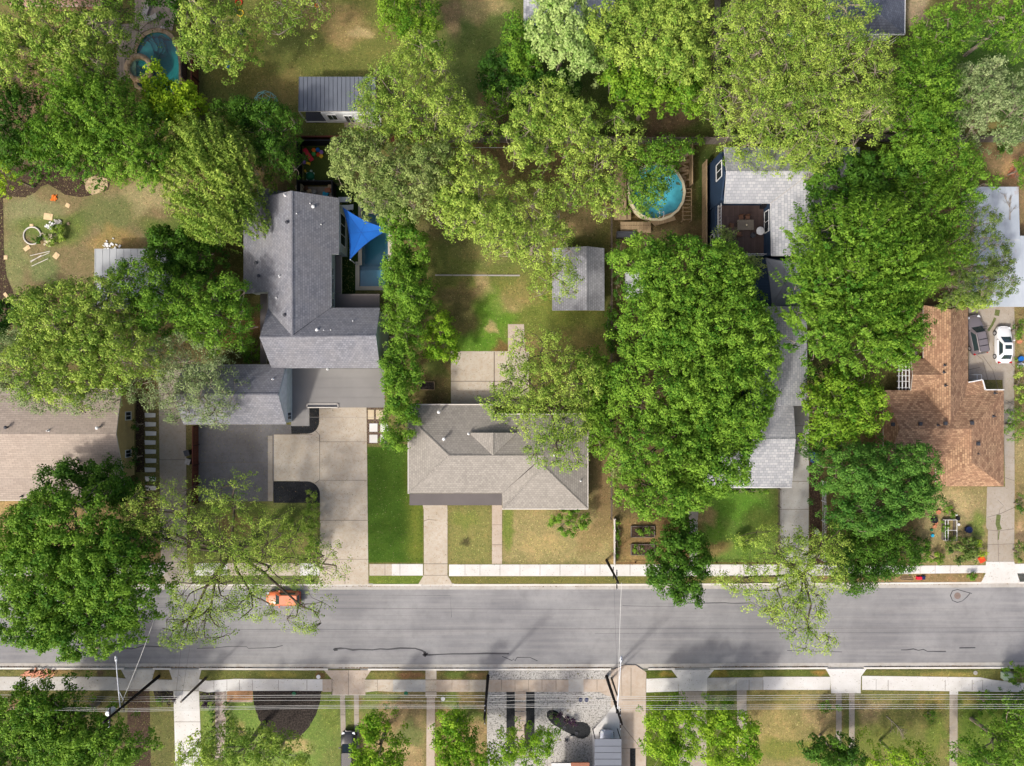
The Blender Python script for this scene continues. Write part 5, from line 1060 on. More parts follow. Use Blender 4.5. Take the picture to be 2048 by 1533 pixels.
wire([(870, 295, 6.5), (1240, 294, 6.5)], 0.02, 0.2, "single pale wire crossing the back yards above the fence line")
# ------------------------------------------------------------------ grass blades and litter over the yards
def m_attr(name):
    t = NT(name); a = t.n("ShaderNodeAttribute"); a.attribute_name = "soil"; return t.done(a.outputs["Color"], 0.9, 0.1)
def flakes(name, n, mode, label):
    rng = np.random.default_rng(5 if mode == 'grass' else 6); x = rng.uniform(-40, 2090, n); y = rng.uniform(-40, 1580, n)
    if mode == 'gutter':
        x = rng.uniform(-20, 2070, n); c = rng.choice(len(XS) * 3, n); side = rng.uniform(0, 1, n) < .75
        dens = (np.sin(x / 23) + np.sin(x / 61 + 2) + rng.normal(0, .6, n)) > .3; x = x[dens]; side = side[dens]; n = len(x)
        y = np.where(side, np.interp(x, XS, [SG(q) + 7.4 for q in XS]) + rng.normal(0, .5, n), np.interp(x, XS, [NG(q) - 7.4 for q in XS]) + rng.normal(0, .5, n)); z = np.full(n, -.1)
    else:
        nt = np.interp(x, XS, [NTOP(q) for q in XS]); st = np.interp(x, XS, [STOP(q) for q in XS]); ok = (y < nt - 1) | (y > st + 1)
        for pl in (rect(708, 400, 788, 584), rect(262, 55, 368, 196), rect(974, 1340, 1293, 1600), [(506, 1382), (643, 1382), (632, 1430), (600, 1474), (578, 1484), (556, 1476), (518, 1440)], rect(250, 118, 296, 160), rect(606, 290, 700, 404)): ok &= ~inpoly(x, y, pl)
        if mode == 'grass': ok &= ~inpoly(x, y, rect(735, 895, 846, 1128)) | (rng.uniform(0, 1, n) < .6)
        x = x[ok]; y = y[ok]; n = len(x); z = rng.uniform(.004, .022, n) if mode == 'grass' else rng.uniform(.034, .05, n)
    gx0, gy0, dx, col = SOIL; ix = np.clip(((x - gx0) / dx).astype(int), 0, col.shape[1] - 1); iy = np.clip(((y - gy0) / dx).astype(int), 0, col.shape[0] - 1)
    if mode == 'grass':
        c = col[iy, ix] * rng.uniform(.5, 1.75, n)[:, None]; g = rng.uniform(0, 1, n)[:, None]; c = c * (1 - g * .35) + c * np.array([.75, 1.08, .5]) * g * .35 + (rng.uniform(0, 1, n)[:, None] < .07) * np.array([.09, .075, .045]); L = rng.uniform(.10, .26, n); Wd = L * rng.uniform(.3, .6, n)
    else:
        c = np.array([[.16, .11, .07]]) * rng.uniform(.4, 1.8, n)[:, None] + (rng.uniform(0, 1, n)[:, None] < .2) * np.array([.1, .09, .05]); L = rng.uniform(.05, .22, n) if mode == 'gutter' else rng.uniform(.06, .14, n); Wd = L * .5
    p = np.stack([(x - CX) / S, -(y - CY) / S, z], 1); a = rng.uniform(0, 6.28, n); ax = np.stack([np.cos(a), np.sin(a), rng.normal(0, .10, n)], 1); bx = np.stack([-np.sin(a), np.cos(a), rng.normal(0, .25, n)], 1)
    V = np.stack([p - ax * L[:, None] / 2, p - bx * Wd[:, None] / 2, p + ax * L[:, None] / 2, p + bx * Wd[:, None] / 2], 1).reshape(-1, 3); V[:, 2] = np.maximum(V[:, 2], -.108 if mode == 'gutter' else .002)
    F = np.arange(4 * n).reshape(n, 4)
    me = bpy.data.meshes.new(name); me.vertices.add(len(V)); me.vertices.foreach_set('co', V.astype(np.float32).ravel()); me.loops.add(n * 4); me.loops.foreach_set('vertex_index', F.ravel().astype(np.int32)); me.polygons.add(n)
    me.polygons.foreach_set('loop_start', np.arange(0, n * 4, 4, dtype=np.int32)); me.polygons.foreach_set('loop_total', np.full(n, 4, np.int32)); at = me.attributes.new("soil", 'FLOAT_COLOR', 'FACE'); at.data.foreach_set('color', np.concatenate([c, np.ones((n, 1))], 1).astype(np.float32).ravel())
    me.update(calc_edges=True); me.materials.append(M['flake']); o = bpy.data.objects.new(name, me); COL.objects.link(o); o['kind'] = 'stuff'; o['label'] = label; o['category'] = name.replace('_', ' ')
M['flake'] = m_attr("grass_and_litter")
flakes("grass", 230000, 'grass', "grass blades and clumps over the lawns and dry yards"); flakes("leaf_litter", 26000, 'litter', "small brown leaves scattered over the yards"); flakes("gutter_litter", 9000, 'gutter', "dark leaf litter lying along the street gutters")

# ------------------------------------------------------------------ trees
def mesh_np(name, V, F, mat, parent, attr=None, normal=False):
    n, k = F.shape
    me = bpy.data.meshes.new(name); me.vertices.add(len(V)); me.vertices.foreach_set('co', V.astype(np.float32).ravel())
    me.loops.add(n * k); me.loops.foreach_set('vertex_index', F.ravel().astype(np.int32)); me.polygons.add(n)
    me.polygons.foreach_set('loop_start', np.arange(0, n * k, k, dtype=np.int32)); me.polygons.foreach_set('loop_total', np.full(n, k, np.int32))
    if attr is not None: at = me.attributes.new("tone", 'FLOAT', 'FACE'); at.data.foreach_set('value', attr.astype(np.float32))
    me.update(calc_edges=True); me.materials.append(mat)
    o = bpy.data.objects.new(name, me); COL.objects.link(o); o.parent = parent; return o
def leaves_mesh(rng, cen, off, out, tone, L, Wd, up):
    # one folded leaf spray per point: a rhombus, tilted about its axis
    n = len(cen); p = cen + off
    on_ = off / (np.linalg.norm(off, axis=1)[:, None] + 1e-6)
    nrm = np.stack([rng.normal(0, .38, n), rng.normal(0, .38, n), np.full(n, up * .62)], 1) + out * 0.25 + on_ * .95; nrm[:, 2] = np.abs(nrm[:, 2]) + .05; nrm /= np.linalg.norm(nrm, axis=1)[:, None]
    ax = rng.normal(0, 1, (n, 3)) + out * 0.9; ax -= nrm * (ax * nrm).sum(1)[:, None]; ax /= np.linalg.norm(ax, axis=1)[:, None] + 1e-9
    bx = np.cross(nrm, ax); l = (L * rng.uniform(.6, 1.3, n))[:, None] / 2; w = (Wd * rng.uniform(.6, 1.3, n))[:, None] / 2
    V = np.stack([p - ax * l, p + bx * w - nrm * l * .15, p + ax * l, p - bx * w + nrm * l * .15], 1).reshape(-1, 3)
    return V, np.arange(4 * n).reshape(n, 4), tone
def tubes_np(A, B, ra, rb, k=4):
    d = B - A; ln = np.linalg.norm(d, axis=1)[:, None] + 1e-9; d = d / ln
    h = np.where(np.abs(d[:, 2:3]) < .9, np.array([[0, 0, 1.0]]), np.array([[1.0, 0, 0]])); u = np.cross(d, h); u /= np.linalg.norm(u, axis=1)[:, None]; v = np.cross(d, u)
    vs = []
    for c, r in ((A, ra), (B, rb)):
        for i in range(k):
            t = 2 * math.pi * i / k; vs.append(c + (u * math.cos(t) + v * math.sin(t)) * r[:, None])
    V = np.stack(vs, 1).reshape(-1, 3); n = len(A); base = (np.arange(n) * 2 * k)[:, None]
    F = np.concatenate([base + np.array([[i, (i + 1) % k, k + (i + 1) % k, k + i]]) for i in range(k)], 0); return V, F
STY = dict(  # cluster density /m2, leaves per cluster, cluster radius, leaf L, W, bough radius, bump, depth, up, gap, limb visibility
    dense=dict(cd=4.6, nl=44, rc=.40, L=.26, W=.17, br=1.45, bump=1.8, dep=2.6, up=1.0, gap=.0, tw=.15),
    clump=dict(cd=4.8, nl=46, rc=.36, L=.20, W=.14, br=1.25, bump=2.1, dep=2.4, up=1.0, gap=.0, tw=.1),
    loose=dict(cd=4.2, nl=36, rc=.38, L=.25, W=.16, br=1.6, bump=1.5, dep=3.2, up=.9, gap=.05, tw=.5),
    pecan=dict(cd=4.0, nl=32, rc=.36, L=.23, W=.14, br=1.7, bump=1.3, dep=3.4, up=.85, gap=.14, tw=.8),
    sparse=dict(cd=3.4, nl=24, rc=.36, L=.20, W=.13, br=2.0, bump=1.0, dep=3.4, up=.85, gap=.18, tw=.5),
    feather=dict(cd=4.2, nl=48, rc=.24, L=.28, W=.12, br=1.4, bump=1.7, dep=2.6, up=.7, gap=.0, tw=.2, fl=1.0),
    shrub=dict(cd=6.0, nl=34, rc=.24, L=.18, W=.12, br=.6, bump=.6, dep=.9, up=1.0, gap=.0, tw=.1))
TC = [0]; NLEAF = [0]
def tree(label, lobes, zc, style, key, name="tree", cat="tree", hz=None, base=None, cdm=1.0, bark='bark', group="garden trees", trunk_r=None, lean=None, uplift=1.0):
    TC[0] += 1; rng = np.random.default_rng(100 + TC[0]); s = STY[style]
    k = (H - zc) / H / S; Ls = [((x - CX) * k, -(y - CY) * k, rx * k * 1.02, ry * k * 1.02) for x, y, rx, ry in lobes]
    tot = sum(a[2] * a[3] for a in Ls); bx = sum(a[0] * a[2] * a[3] for a in Ls) / tot; by = sum(a[1] * a[2] * a[3] for a in Ls) / tot
    if base is not None: bx, by = g2(*base)
    Rm = math.sqrt(tot); Lm = float(rng.uniform(.84, 1.18)); hz = hz or min(zc * .62, .75 * max(min(a[2], a[3]) for a in Ls) + .5)
    root = T(name, label, cat, (bx, by, 0), group if name == "tree" else None); ctr = np.array([bx, by, 0.0])
    tr_top = np.array([bx, by, max(.4, zc - hz * .75)]); tr = trunk_r or (.05 + Rm * .036) * (.75 if style == 'sparse' else 1)
    CV = []; BO = []; TN = []; OU = []; TWA = []; TWB = []; LA = []; LB = []; RA = []; RB2 = []
    for (x, y, rx, ry) in Ls:
        area = math.pi * rx * ry; nb = max(3, int(area / (s['br'] ** 2 * 1.7)))
        ph = rng.uniform(0, 6.28, 8); am = np.array([.0, .04, .045, .04, .035, .035, .03, .03])
        def Rf(th): return 1 + sum(am[i] * np.sin((i + 1) * th + ph[i]) for i in range(8))
        bt = rng.uniform(0, 6.28, nb * 8); brd = np.sqrt(rng.uniform(0, 1, nb * 8)) * .92; cand = np.stack([brd * np.cos(bt), brd * np.sin(bt)], 1) * Rf(bt)[:, None]
        sel = [0]; dmin = np.linalg.norm(cand - cand[0], axis=1)
        for _ in range(nb - 1): j = int(dmin.argmax()); sel.append(j); dmin = np.minimum(dmin, np.linalg.norm(cand - cand[j], axis=1))
        bc = cand[sel]; bh = rng.uniform(-.35, .35, nb) * s['bump']; bt_ = rng.uniform(0, 1, nb)
        d2 = (bc ** 2).sum(1); bz = zc + hz * (np.sqrt(np.clip(1 - d2, 0, 1)) - .45) + bh
        B3 = np.stack([x + bc[:, 0] * rx, y + bc[:, 1] * ry, bz - s['br'] * .35], 1)
        # limbs: a few main ones fork toward every bough
        npz = int(np.clip(3 + rx * ry / 12, 3, 7)); nodes = []; C3 = np.array([x, y, 0.0]); start = tr_top
        sep = math.hypot(x - bx, y - by)
        if sep > 1.5:
            j1 = np.array([x * .8 + bx * .2, y * .8 + by * .2, zc - hz * .45]); m1 = (tr_top + j1) / 2 + np.array([rng.normal(0, .3), rng.normal(0, .3), .5]); rr = tr * .6
            LA += [tr_top, m1]; LB += [m1, j1]; RA += [rr, rr * .75]; RB2 += [rr * .75, rr * .55]; start = j1
        a0 = rng.uniform(0, 6.28); r0 = tr * (.42 if sep > 1.5 else .6)
        for kq in range(npz):
            aq = a0 + 6.28 * kq / npz + rng.normal(0, .3); p0 = start; rr = r0 * rng.uniform(.7, 1.0); seg = 4
            for q in range(seg):
                f = (q + 1) / seg * rng.uniform(.62, .75); aq += rng.normal(0, .22); p1 = np.array([x + rx * f * math.cos(aq), y + ry * f * math.sin(aq), start[2] + (zc + hz * .25 - start[2]) * (q + 1) / seg * (1 - .15 * q / seg)]) + np.append(rng.normal(0, .15, 2), 0)
                if q == 0: p1[:2] = (p1[:2] + start[:2]) / 2
                LA.append(p0); LB.append(p1); RA.append(rr); RB2.append(rr * .74); nodes.append((p1, rr * .6)); p0 = p1; rr *= .74
        NP = np.array([n_[0] for n_ in nodes])
        for b in B3:
            dj = np.linalg.norm(NP - b, axis=1) + np.where(NP[:, 2] > b[2], 1.5, 0); jn = int(dj.argmin()); p0 = NP[jn]; rr = min(nodes[jn][1], .11); mid = (p0 + b) / 2 + rng.normal(0, .18, 3)
            LA += [p0, mid]; LB += [mid, b]; RA += [rr * .8, rr * .55]; RB2 += [rr * .55, .025]
        nc = int(area * s['cd'] * cdm); th = rng.uniform(0, 6.28, nc); r = np.sqrt(rng.uniform(0, 1, nc)); r = r + np.where(r > .86, rng.normal(.02, .07, nc), 0)
        c2 = np.stack([r * np.cos(th), r * np.sin(th)], 1) * Rf(th)[:, None]
        W2 = np.stack([x + c2[:, 0] * rx, y + c2[:, 1] * ry], 1); db = np.linalg.norm(W2[:, None, :] - B3[None, :, :2], axis=2); ib = db.argmin(1); dn = db[np.arange(nc), ib] / s['br']
        if s['gap'] > 0: keep = (dn < 1.0 + rng.uniform(-.2, .9, nc) * (1 - s['gap'])) & (rng.uniform(0, 1, nc) > s['gap'] * .35); c2 = c2[keep]; W2 = W2[keep]; ib = ib[keep]; dn = dn[keep]; nc = len(c2)
        dd = (c2 ** 2).sum(1); low = rng.uniform(0, 1, nc) ** 1.7
        if s['gap'] == 0:
            kp = (dn < .8) | (low > .4) | (rng.uniform(0, 1, nc) < .3); c2 = c2[kp]; W2 = W2[kp]; ib = ib[kp]; dn = dn[kp]; dd = dd[kp]; low = low[kp]; nc = len(c2)
        z = zc + hz * (np.sqrt(np.clip(1.02 - dd, 0, 1)) - .45) + s['bump'] * (.5 - dn ** 2 * .9) + bh[ib] - low * min(s['dep'], hz * 1.3) * np.sqrt(np.clip(1.1 - dd, .1, 1))
        z = z + rng.normal(0, min(.38, hz * .2), nc); z = np.maximum(z, .25 if zc < 3.2 else zc * .3)
        cc = np.stack([W2[:, 0], W2[:, 1], z], 1)
        outb = cc - B3[ib]; outb[:, 2] = np.abs(outb[:, 2]) * .4; outc = np.concatenate([c2, np.full((nc, 1), .25)], 1); o = outb / (np.linalg.norm(outb, axis=1)[:, None] + .3) * .6 + outc * .6
        if s.get('fl'): o = outc / (np.linalg.norm(outc, axis=1)[:, None] + 1e-6) + (np.array(lean) if lean else np.zeros(3)); o /= np.linalg.norm(o, axis=1)[:, None] + 1e-6
        nl = s['nl']; cn = np.repeat(cc, nl, 0); on = np.repeat(o, nl, 0); n = len(cn)
        off = rng.normal(0, 1, (n, 3)); off *= (rng.uniform(.55, 1.5, n) / (np.linalg.norm(off, axis=1) + 1e-6))[:, None]; off *= np.array([s['rc'], s['rc'], s['rc'] * .7])
        if s.get('fl'): off = off * .75 + on * (rng.uniform(-1.0, 1.0, n) * 1.0)[:, None]; off[:, 2] += rng.normal(0, .1, n)
        tc = np.clip(bt_[ib] * .45 + rng.uniform(0, .55, nc), 0, 1)
        CV.append(cn); BO.append(off); OU.append(on); TN.append(np.clip(np.repeat(tc, nl) + rng.normal(0, .2, n), 0, 1))
        nt = int(nc * s['tw'] * .55)
        if nt: sl = rng.choice(nc, nt, replace=False); TWA.append(B3[ib[sl]]); TWB.append(cc[sl])
    V, F, tn = leaves_mesh(rng, np.concatenate(CV), np.concatenate(BO), np.concatenate(OU), np.concatenate(TN), s['L'] * Lm, s['W'] * Lm, s['up'] * uplift)
    V[:, 2] = np.maximum(V[:, 2], .05)
    NLEAF[0] += len(F); mesh_np("crown", V - ctr, F, LEAF[key], root, tn)
    if TWA:
        A = np.concatenate(TWA); Bq = np.concatenate(TWB); md = (A + Bq) / 2 + rng.normal(0, .12, A.shape); LA = list(LA) + list(A) + list(md); LB = list(LB) + list(md) + list(Bq); na = len(A)
        RA = list(RA) + [.034] * na + [.022] * na; RB2 = list(RB2) + [.022] * na + [.01] * na
    V, F = tubes_np(np.array(LA), np.array(LB), np.array(RA), np.array(RB2), 4)
    t0 = np.array([[bx, by, -.05]]); t1 = tr_top[None] + np.array([[0, 0, .3]]); V2, F2 = tubes_np(t0, t1, np.array([tr * 1.25]), np.array([tr]), 8)
    mesh_np("trunk", np.concatenate([V2, V]) - ctr, np.concatenate([F2, F + len(V2)]), M[bark], root)
    return root
def shrub(label, x, y, rx, ry, z, key='mid', cat="shrub", name="shrub", **kw): return tree(label, [(x, y, rx, ry)], z, 'shrub', key, name, cat, **kw)

t_ = tree
t_("loose grey branched tree filling the top left corner", [(70, 60, 85, 85), (150, 110, 80, 60), (30, 130, 50, 60), (190, 60, 60, 45), (180, 130, 55, 45)], 9, 'pecan', 'lime', bark='bark')
t_("dark loose tree between the rose brown roof and the curved pool", [(235, 45, 65, 48), (200, 20, 50, 30), (256, 20, 20, 20)], 7, 'sparse', 'mid', bark='bark_dark', base=(205, 75))
t_("light green tree leaning over the fence right of the curved teal pool", [(430, 55, 70, 65), (400, 95, 40, 40), (450, 105, 50, 36)], 9, 'loose', 'lime', base=(425, 50))
t_("small dark tree above the pool deck at the top edge", [(340, 8, 45, 28)], 5, 'loose', 'dark')
t_("wispy branch of a tree hanging over the dry lawn at the top edge", [(565, 25, 60, 48), (610, 15, 45, 35)], 8, 'sparse', 'lime', base=(570, -30))
t_("bright yellow green tree just below the stone rimmed spa", [(335, 208, 55, 44), (362, 208, 42, 48), (312, 180, 20, 18), (322, 150, 10, 16)], 8, 'dense', 'yellow')
t_("very wide mid green tree left of the bright yellow green one", [(205, 255, 118, 88), (150, 295, 95, 60), (265, 290, 78, 70), (165, 190, 75, 48), (300, 320, 40, 45)], 11, 'feather', 'mid', lean=(-.3, .3, 0))
t_("dark green tree at the left edge above the brown mulch bed", [(30, 240, 70, 70), (60, 300, 60, 50)], 9, 'feather', 'dark', lean=(-.2, .4, 0))
t_("small yellowish tree at the left edge where the mulch bed begins", [(8, 350, 34, 38)], 5, 'shrub', 'yellow')
t_("feathery pale green tree touching the slate roof's upper corner", [(420, 355, 98, 112), (440, 430, 72, 62), (405, 290, 66, 56), (475, 350, 46, 90)], 9, 'feather', 'lime', lean=(-1.2, 1.3, .2))
t_("dark tree between the feathery pale tree and the climbing dome", [(535, 255, 62, 50), (552, 312, 44, 42), (500, 225, 60, 30), (470, 215, 45, 20)], 7, 'loose', 'dark', cdm=1.6)
t_("dark vine like tree at the top edge between the two dry lawns", [(820, 20, 65, 45), (840, 65, 45, 38), (790, 10, 40, 30)], 7, 'dense', 'bright')
t_("grey green tree overhanging the metal roofed garden studio", [(800, 190, 90, 85), (870, 230, 80, 70), (850, 120, 60, 50), (760, 240, 60, 50), (930, 250, 55, 45)], 10, 'pecan', 'lime', cdm=1.25)
t_("wide tangled tree between the play yard toys and the yellow green pair", [(745, 330, 85, 70), (810, 370, 75, 65), (700, 300, 50, 40), (870, 330, 50, 50), (760, 410, 40, 25)], 10, 'pecan', 'olive', cdm=1.3)
t_("yellow green tree spreading toward the back lawn's timber edging", [(940, 370, 65, 75), (960, 430, 75, 50), (910, 420, 50, 45)], 10, 'pecan', 'lime', cdm=1.3)
t_("yellow green tree leaning over the grey shingled shed", [(1060, 420, 75, 65), (1080, 490, 80, 60), (1110, 560, 55, 40), (1010, 480, 50, 40)], 9, 'pecan', 'lime', cdm=1.1)
t_("light green tree left of the brown bare patch, above the pool trees", [(1095, 215, 75, 60), (1070, 260, 65, 50), (1150, 250, 65, 55), (1060, 310, 45, 30)], 10, 'pecan', 'lime', cdm=1.25)
t_("yellowish tree whose trunk shows left of the round pool", [(1190, 320, 65, 50), (1160, 370, 55, 45), (1210, 395, 35, 45), (1240, 270, 50, 45)], 9, 'sparse', 'lime', cdm=1.4)
t_("tree whose sprays hang right over the turquoise round pool", [(1300, 335, 60, 50), (1290, 380, 42, 52), (1340, 300, 45, 30)], 8, 'sparse', 'mid', cdm=2.0)
t_("silvery pale tree beside the cream roof corner at the top edge", [(1125, 50, 65, 60), (1150, 110, 65, 45), (1100, 20, 40, 40)], 10, 'dense', 'pale')
t_("broad fresh green tree right of the silvery pale tree", [(1310, 70, 95, 75), (1230, 60, 60, 60), (1360, 30, 60, 50), (1350, 120, 70, 55)], 11, 'dense', 'lime', cdm=.95)
t_("fresh green tree above the brown bare patch behind the grey fence", [(1320, 165, 75, 45), (1280, 190, 50, 40), (1370, 190, 45, 35), (1250, 165, 50, 35)], 9, 'dense', 'bright', cdm=.9)
t_("round bushy tree just left of the cream roof corner", [(1035, 85, 38, 55), (1050, 120, 30, 35)], 6, 'dense', 'mid')
t_("dark tangled undergrowth tree below the round bushy tree", [(1000, 150, 45, 42), (1070, 180, 55, 38), (1120, 170, 40, 30)], 5, 'loose', 'deep', cdm=1.5)
t_("thin tree between the studio's tree and the brown patch", [(985, 240, 35, 40), (1000, 200, 30, 30)], 6, 'sparse', 'mid')
t_("enormous light green tree with pale limbs beside the straight grey fence", [(1560, 90, 130, 110), (1680, 140, 115, 105), (1600, 230, 130, 85), (1500, 200, 95, 90), (1720, 230, 70, 60), (1640, 30, 120, 60), (1480, 60, 60, 70)], 12, 'pecan', 'lime', cdm=1.15)
t_("overhanging lower branches sweeping across the pale rear roof", [(1565, 308, 88, 34), (1640, 310, 52, 38)], 9, 'loose', 'lime', cdm=.9, base=(1500, 262))
t_("fine leaved green tree between the enormous tree and the willow", [(1845, 170, 65, 75), (1830, 250, 60, 70), (1870, 220, 50, 60)], 9, 'feather', 'mid', lean=(0, .3, 0))
t_("mottled green tree by the tan path in the top right", [(1890, 55, 65, 48), (1860, 90, 45, 35)], 8, 'loose', 'mid', cdm=1.2)
t_("green tree cut by the top right corner", [(2010, 30, 60, 55), (2050, 70, 40, 40)], 8, 'loose', 'mid')
t_("pale sage willow like tree at the right edge", [(1950, 200, 60, 65), (2020, 210, 60, 85), (1970, 150, 45, 40)], 8, 'pecan', 'sage', cdm=1.4)
t_("mid green tree spilling toward the white pallet", [(1890, 330, 80, 55), (1820, 330, 70, 50), (1930, 370, 60, 40), (1860, 290, 50, 30)], 8, 'dense', 'mid', cdm=.9)
t_("tree hugging the pale rear roof's east edge", [(1690, 370, 70, 55), (1680, 430, 62, 50), (1760, 360, 60, 60)], 8, 'dense', 'dark')
t_("giant feathery tree between the navy and the brown roofed houses", [(1730, 470, 125, 85), (1710, 570, 125, 100), (1730, 650, 110, 90), (1800, 530, 90, 80), (1640, 650, 65, 70), (1632, 560, 55, 70), (1792, 662, 58, 75)], 12, 'feather', 'mid', lean=(.3, .5, 0), cdm=1.05)
t_("feathery tree east of the giant one, over the brown bare soil", [(1850, 430, 85, 70), (1880, 500, 70, 55), (1850, 560, 50, 30)], 9, 'feather', 'mid', lean=(.5, .2, 0))
t_("round dark olive tree against the pale blue barn roof", [(1960, 520, 70, 65), (1930, 570, 65, 45), (1985, 560, 50, 45), (1960, 440, 40, 30)], 8, 'shrub', 'duskgreen', cdm=.8)
t_("small light tree between the olive tree and the grey car", [(1955, 600, 38, 18), (1920, 600, 35, 18)], 5, 'loose', 'lime')
t_("huge deep green tree covering the middle of the navy house", [(1390, 560, 130, 90), (1420, 660, 130, 110), (1350, 760, 130, 110), (1440, 800, 110, 110), (1330, 900, 110, 90), (1420, 920, 85, 80), (1315, 640, 75, 85), (1330, 990, 95, 48), (1290, 520, 60, 50), (1505, 700, 60, 75), (1480, 850, 50, 60)], 10.5, 'dense', 'mid', hz=4.5, bark='bark_dark')
t_("olive tinged bush poking out under the roof deck", [(1490, 540, 45, 30), (1440, 480, 22, 22)], 5.5, 'loose', 'olive')
t_("bright round tree just west of the brown roof", [(1690, 820, 85, 60), (1700, 780, 65, 45), (1670, 870, 55, 30)], 8, 'dense', 'bright', cdm=.9)
t_("round broccoli like tree in front of the brown roofed house", [(1760, 970, 105, 85), (1700, 940, 60, 50), (1810, 930, 70, 50), (1730, 1030, 70, 40), (1830, 990, 55, 45)], 9, 'clump', 'clump')
t_("dark bushy tree shading the pavement beside the brown mulched verge", [(1745, 1100, 65, 60), (1700, 1120, 45, 50), (1790, 1110, 60, 40), (1715, 1165, 30, 25)], 5, 'loose', 'dark', cdm=1.7, bark='bark_dark')
t_("sparse spring green street tree leaning over the road by the narrow drive", [(1560, 1110, 75, 55), (1630, 1140, 75, 60), (1550, 1190, 70, 45), (1600, 1230, 65, 40), (1625, 1280, 50, 30), (1480, 1160, 45, 30), (1660, 1080, 40, 35)], 9, 'sparse', 'lime', cdm=1.3, bark='bark_dark', base=(1560, 1120))
t_("dense dark green tree tapering to a point over the kerb", [(1365, 1110, 60, 48), (1355, 1150, 62, 38), (1365, 1070, 35, 32), (1368, 1185, 34, 26)], 6, 'dense', 'dark', bark='bark_dark')
t_("sparse tree reaching over the taupe roof from the back yard", [(1060, 770, 75, 55), (1110, 830, 80, 60), (1010, 800, 55, 40), (1120, 900, 60, 50), (1080, 700, 70, 45), (1150, 760, 65, 55)], 9, 'sparse', 'lime', cdm=1.5, bark='bark_dark')
t_("leafy tree squeezed between the taupe roof and the huge tree", [(1190, 760, 45, 65), (1200, 860, 30, 60), (1200, 820, 35, 50)], 7, 'loose', 'mid', cdm=1.2)
t_("small ball shaped green tree beside the tall hedge row", [(880, 676, 38, 48)], 4.2, 'clump', 'vivid', trunk_r=.12)
t_("top tree of the tall hedge row beside the swimming pool", [(815, 500, 40, 45), (806, 530, 40, 40)], 6.5, 'dense', 'mid')
t_("widest tree of the hedge row, touching the pool's shallow end", [(815, 590, 50, 50), (806, 560, 44, 40), (832, 610, 38, 36)], 6.5, 'dense', 'mid')
t_("feathery third tree of the hedge row facing the ball shaped tree", [(808, 665, 38, 45), (802, 640, 36, 35)], 6.5, 'feather', 'mid')
t_("fourth tree of the hedge row beside the flat carport roof", [(802, 735, 40, 48), (800, 775, 36, 42)], 6, 'dense', 'mid')
t_("lowest tree of the hedge row above the white square slabs", [(800, 845, 38, 42), (790, 880, 26, 24), (812, 820, 26, 30)], 5, 'dense', 'mid')
t_("slim dark tree above the tall hedge row, next to the sail's tip", [(795, 440, 32, 40)], 6, 'dense', 'mid')
t_("vast yellow green tree below the pale shed roof", [(140, 640, 110, 80), (110, 730, 110, 80), (210, 700, 110, 75), (180, 600, 80, 50), (60, 620, 45, 50)], 11, 'pecan', 'lime', cdm=1.3)
t_("mid green tree overhanging the pale shed roof's right end", [(280, 570, 75, 55), (330, 620, 85, 60), (400, 610, 80, 55), (440, 650, 65, 60), (460, 590, 40, 40)], 9, 'loose', 'mid', cdm=1.15)
t_("grey twiggy tree over the garage wing's slate roof", [(370, 720, 85, 60), (310, 760, 75, 60), (420, 770, 60, 60), (360, 820, 50, 30), (430, 830, 35, 25)], 9, 'sparse', 'sage', cdm=1.5)
t_("grey limbed tree at the left edge above the tan house roof", [(20, 740, 75, 70), (40, 690, 60, 40), (170, 800, 60, 32), (80, 790, 60, 40)], 9, 'sparse', 'sage', cdm=1.6)
t_("dark bush like tree at the left edge beside the vast yellow green tree", [(8, 640, 35, 45)], 4, 'dense', 'deep')
t_("dark green tree tucked behind the pale shed roof", [(340, 500, 55, 48), (390, 520, 50, 40), (360, 470, 50, 25)], 5.5, 'dense', 'dark')
t_("massive dark green tree at the street corner by the tan roof", [(130, 1060, 120, 90), (110, 1150, 130, 90), (170, 1200, 120, 75), (80, 1240, 90, 60), (210, 1120, 90, 80), (40, 1080, 60, 60), (170, 1270, 100, 46), (245, 1165, 78, 100)], 11, 'dense', 'mid', hz=4.2)
t_("dark leafy tree in front of the tan house, beside its porch", [(130, 980, 60, 55), (210, 970, 60, 45), (150, 935, 30, 25), (250, 1000, 40, 30)], 7, 'dense', 'dark')
t_("wide spring green street tree above the orange car", [(330, 1020, 90, 55), (430, 1080, 110, 75), (540, 1090, 85, 60), (420, 1180, 95, 60), (545, 1145, 70, 42), (400, 1250, 65, 40), (270, 1070, 55, 40), (610, 1230, 45, 40), (650, 1130, 48, 50), (460, 990, 60, 35), (360, 1260, 40, 40), (250, 1040, 50, 35), (500, 1210, 60, 40)], 10, 'sparse', 'lime', cdm=1.15, bark='bark_dark')
t_("tree at the bottom left corner behind the brush pile", [(60, 1440, 85, 60), (120, 1480, 90, 60), (200, 1490, 85, 55), (30, 1520, 60, 50), (90, 1400, 45, 28)], 8, 'loose', 'mid', cdm=1.5)
t_("olive green tree overhanging the oval mulch bed from below", [(480, 1500, 80, 38), (400, 1520, 60, 40), (560, 1520, 60, 35), (540, 1480, 30, 22)], 7, 'loose', 'lime', cdm=1.1)
t_("bright upright tree beside the black car at the bottom edge", [(755, 1500, 48, 55), (750, 1455, 28, 28), (760, 1530, 50, 35)], 6, 'dense', 'vivid', cdm=.9)
t_("bright small tree left of the white gravel yard", [(905, 1480, 45, 40), (900, 1440, 20, 25), (930, 1520, 55, 35)], 6, 'loose', 'vivid', cdm=1.4)
t_("light small tree on the white gravel above the slab path", [(1055, 1495, 55, 38), (1090, 1475, 35, 25), (1030, 1520, 50, 30)], 5.5, 'loose', 'vivid', cdm=1.1)
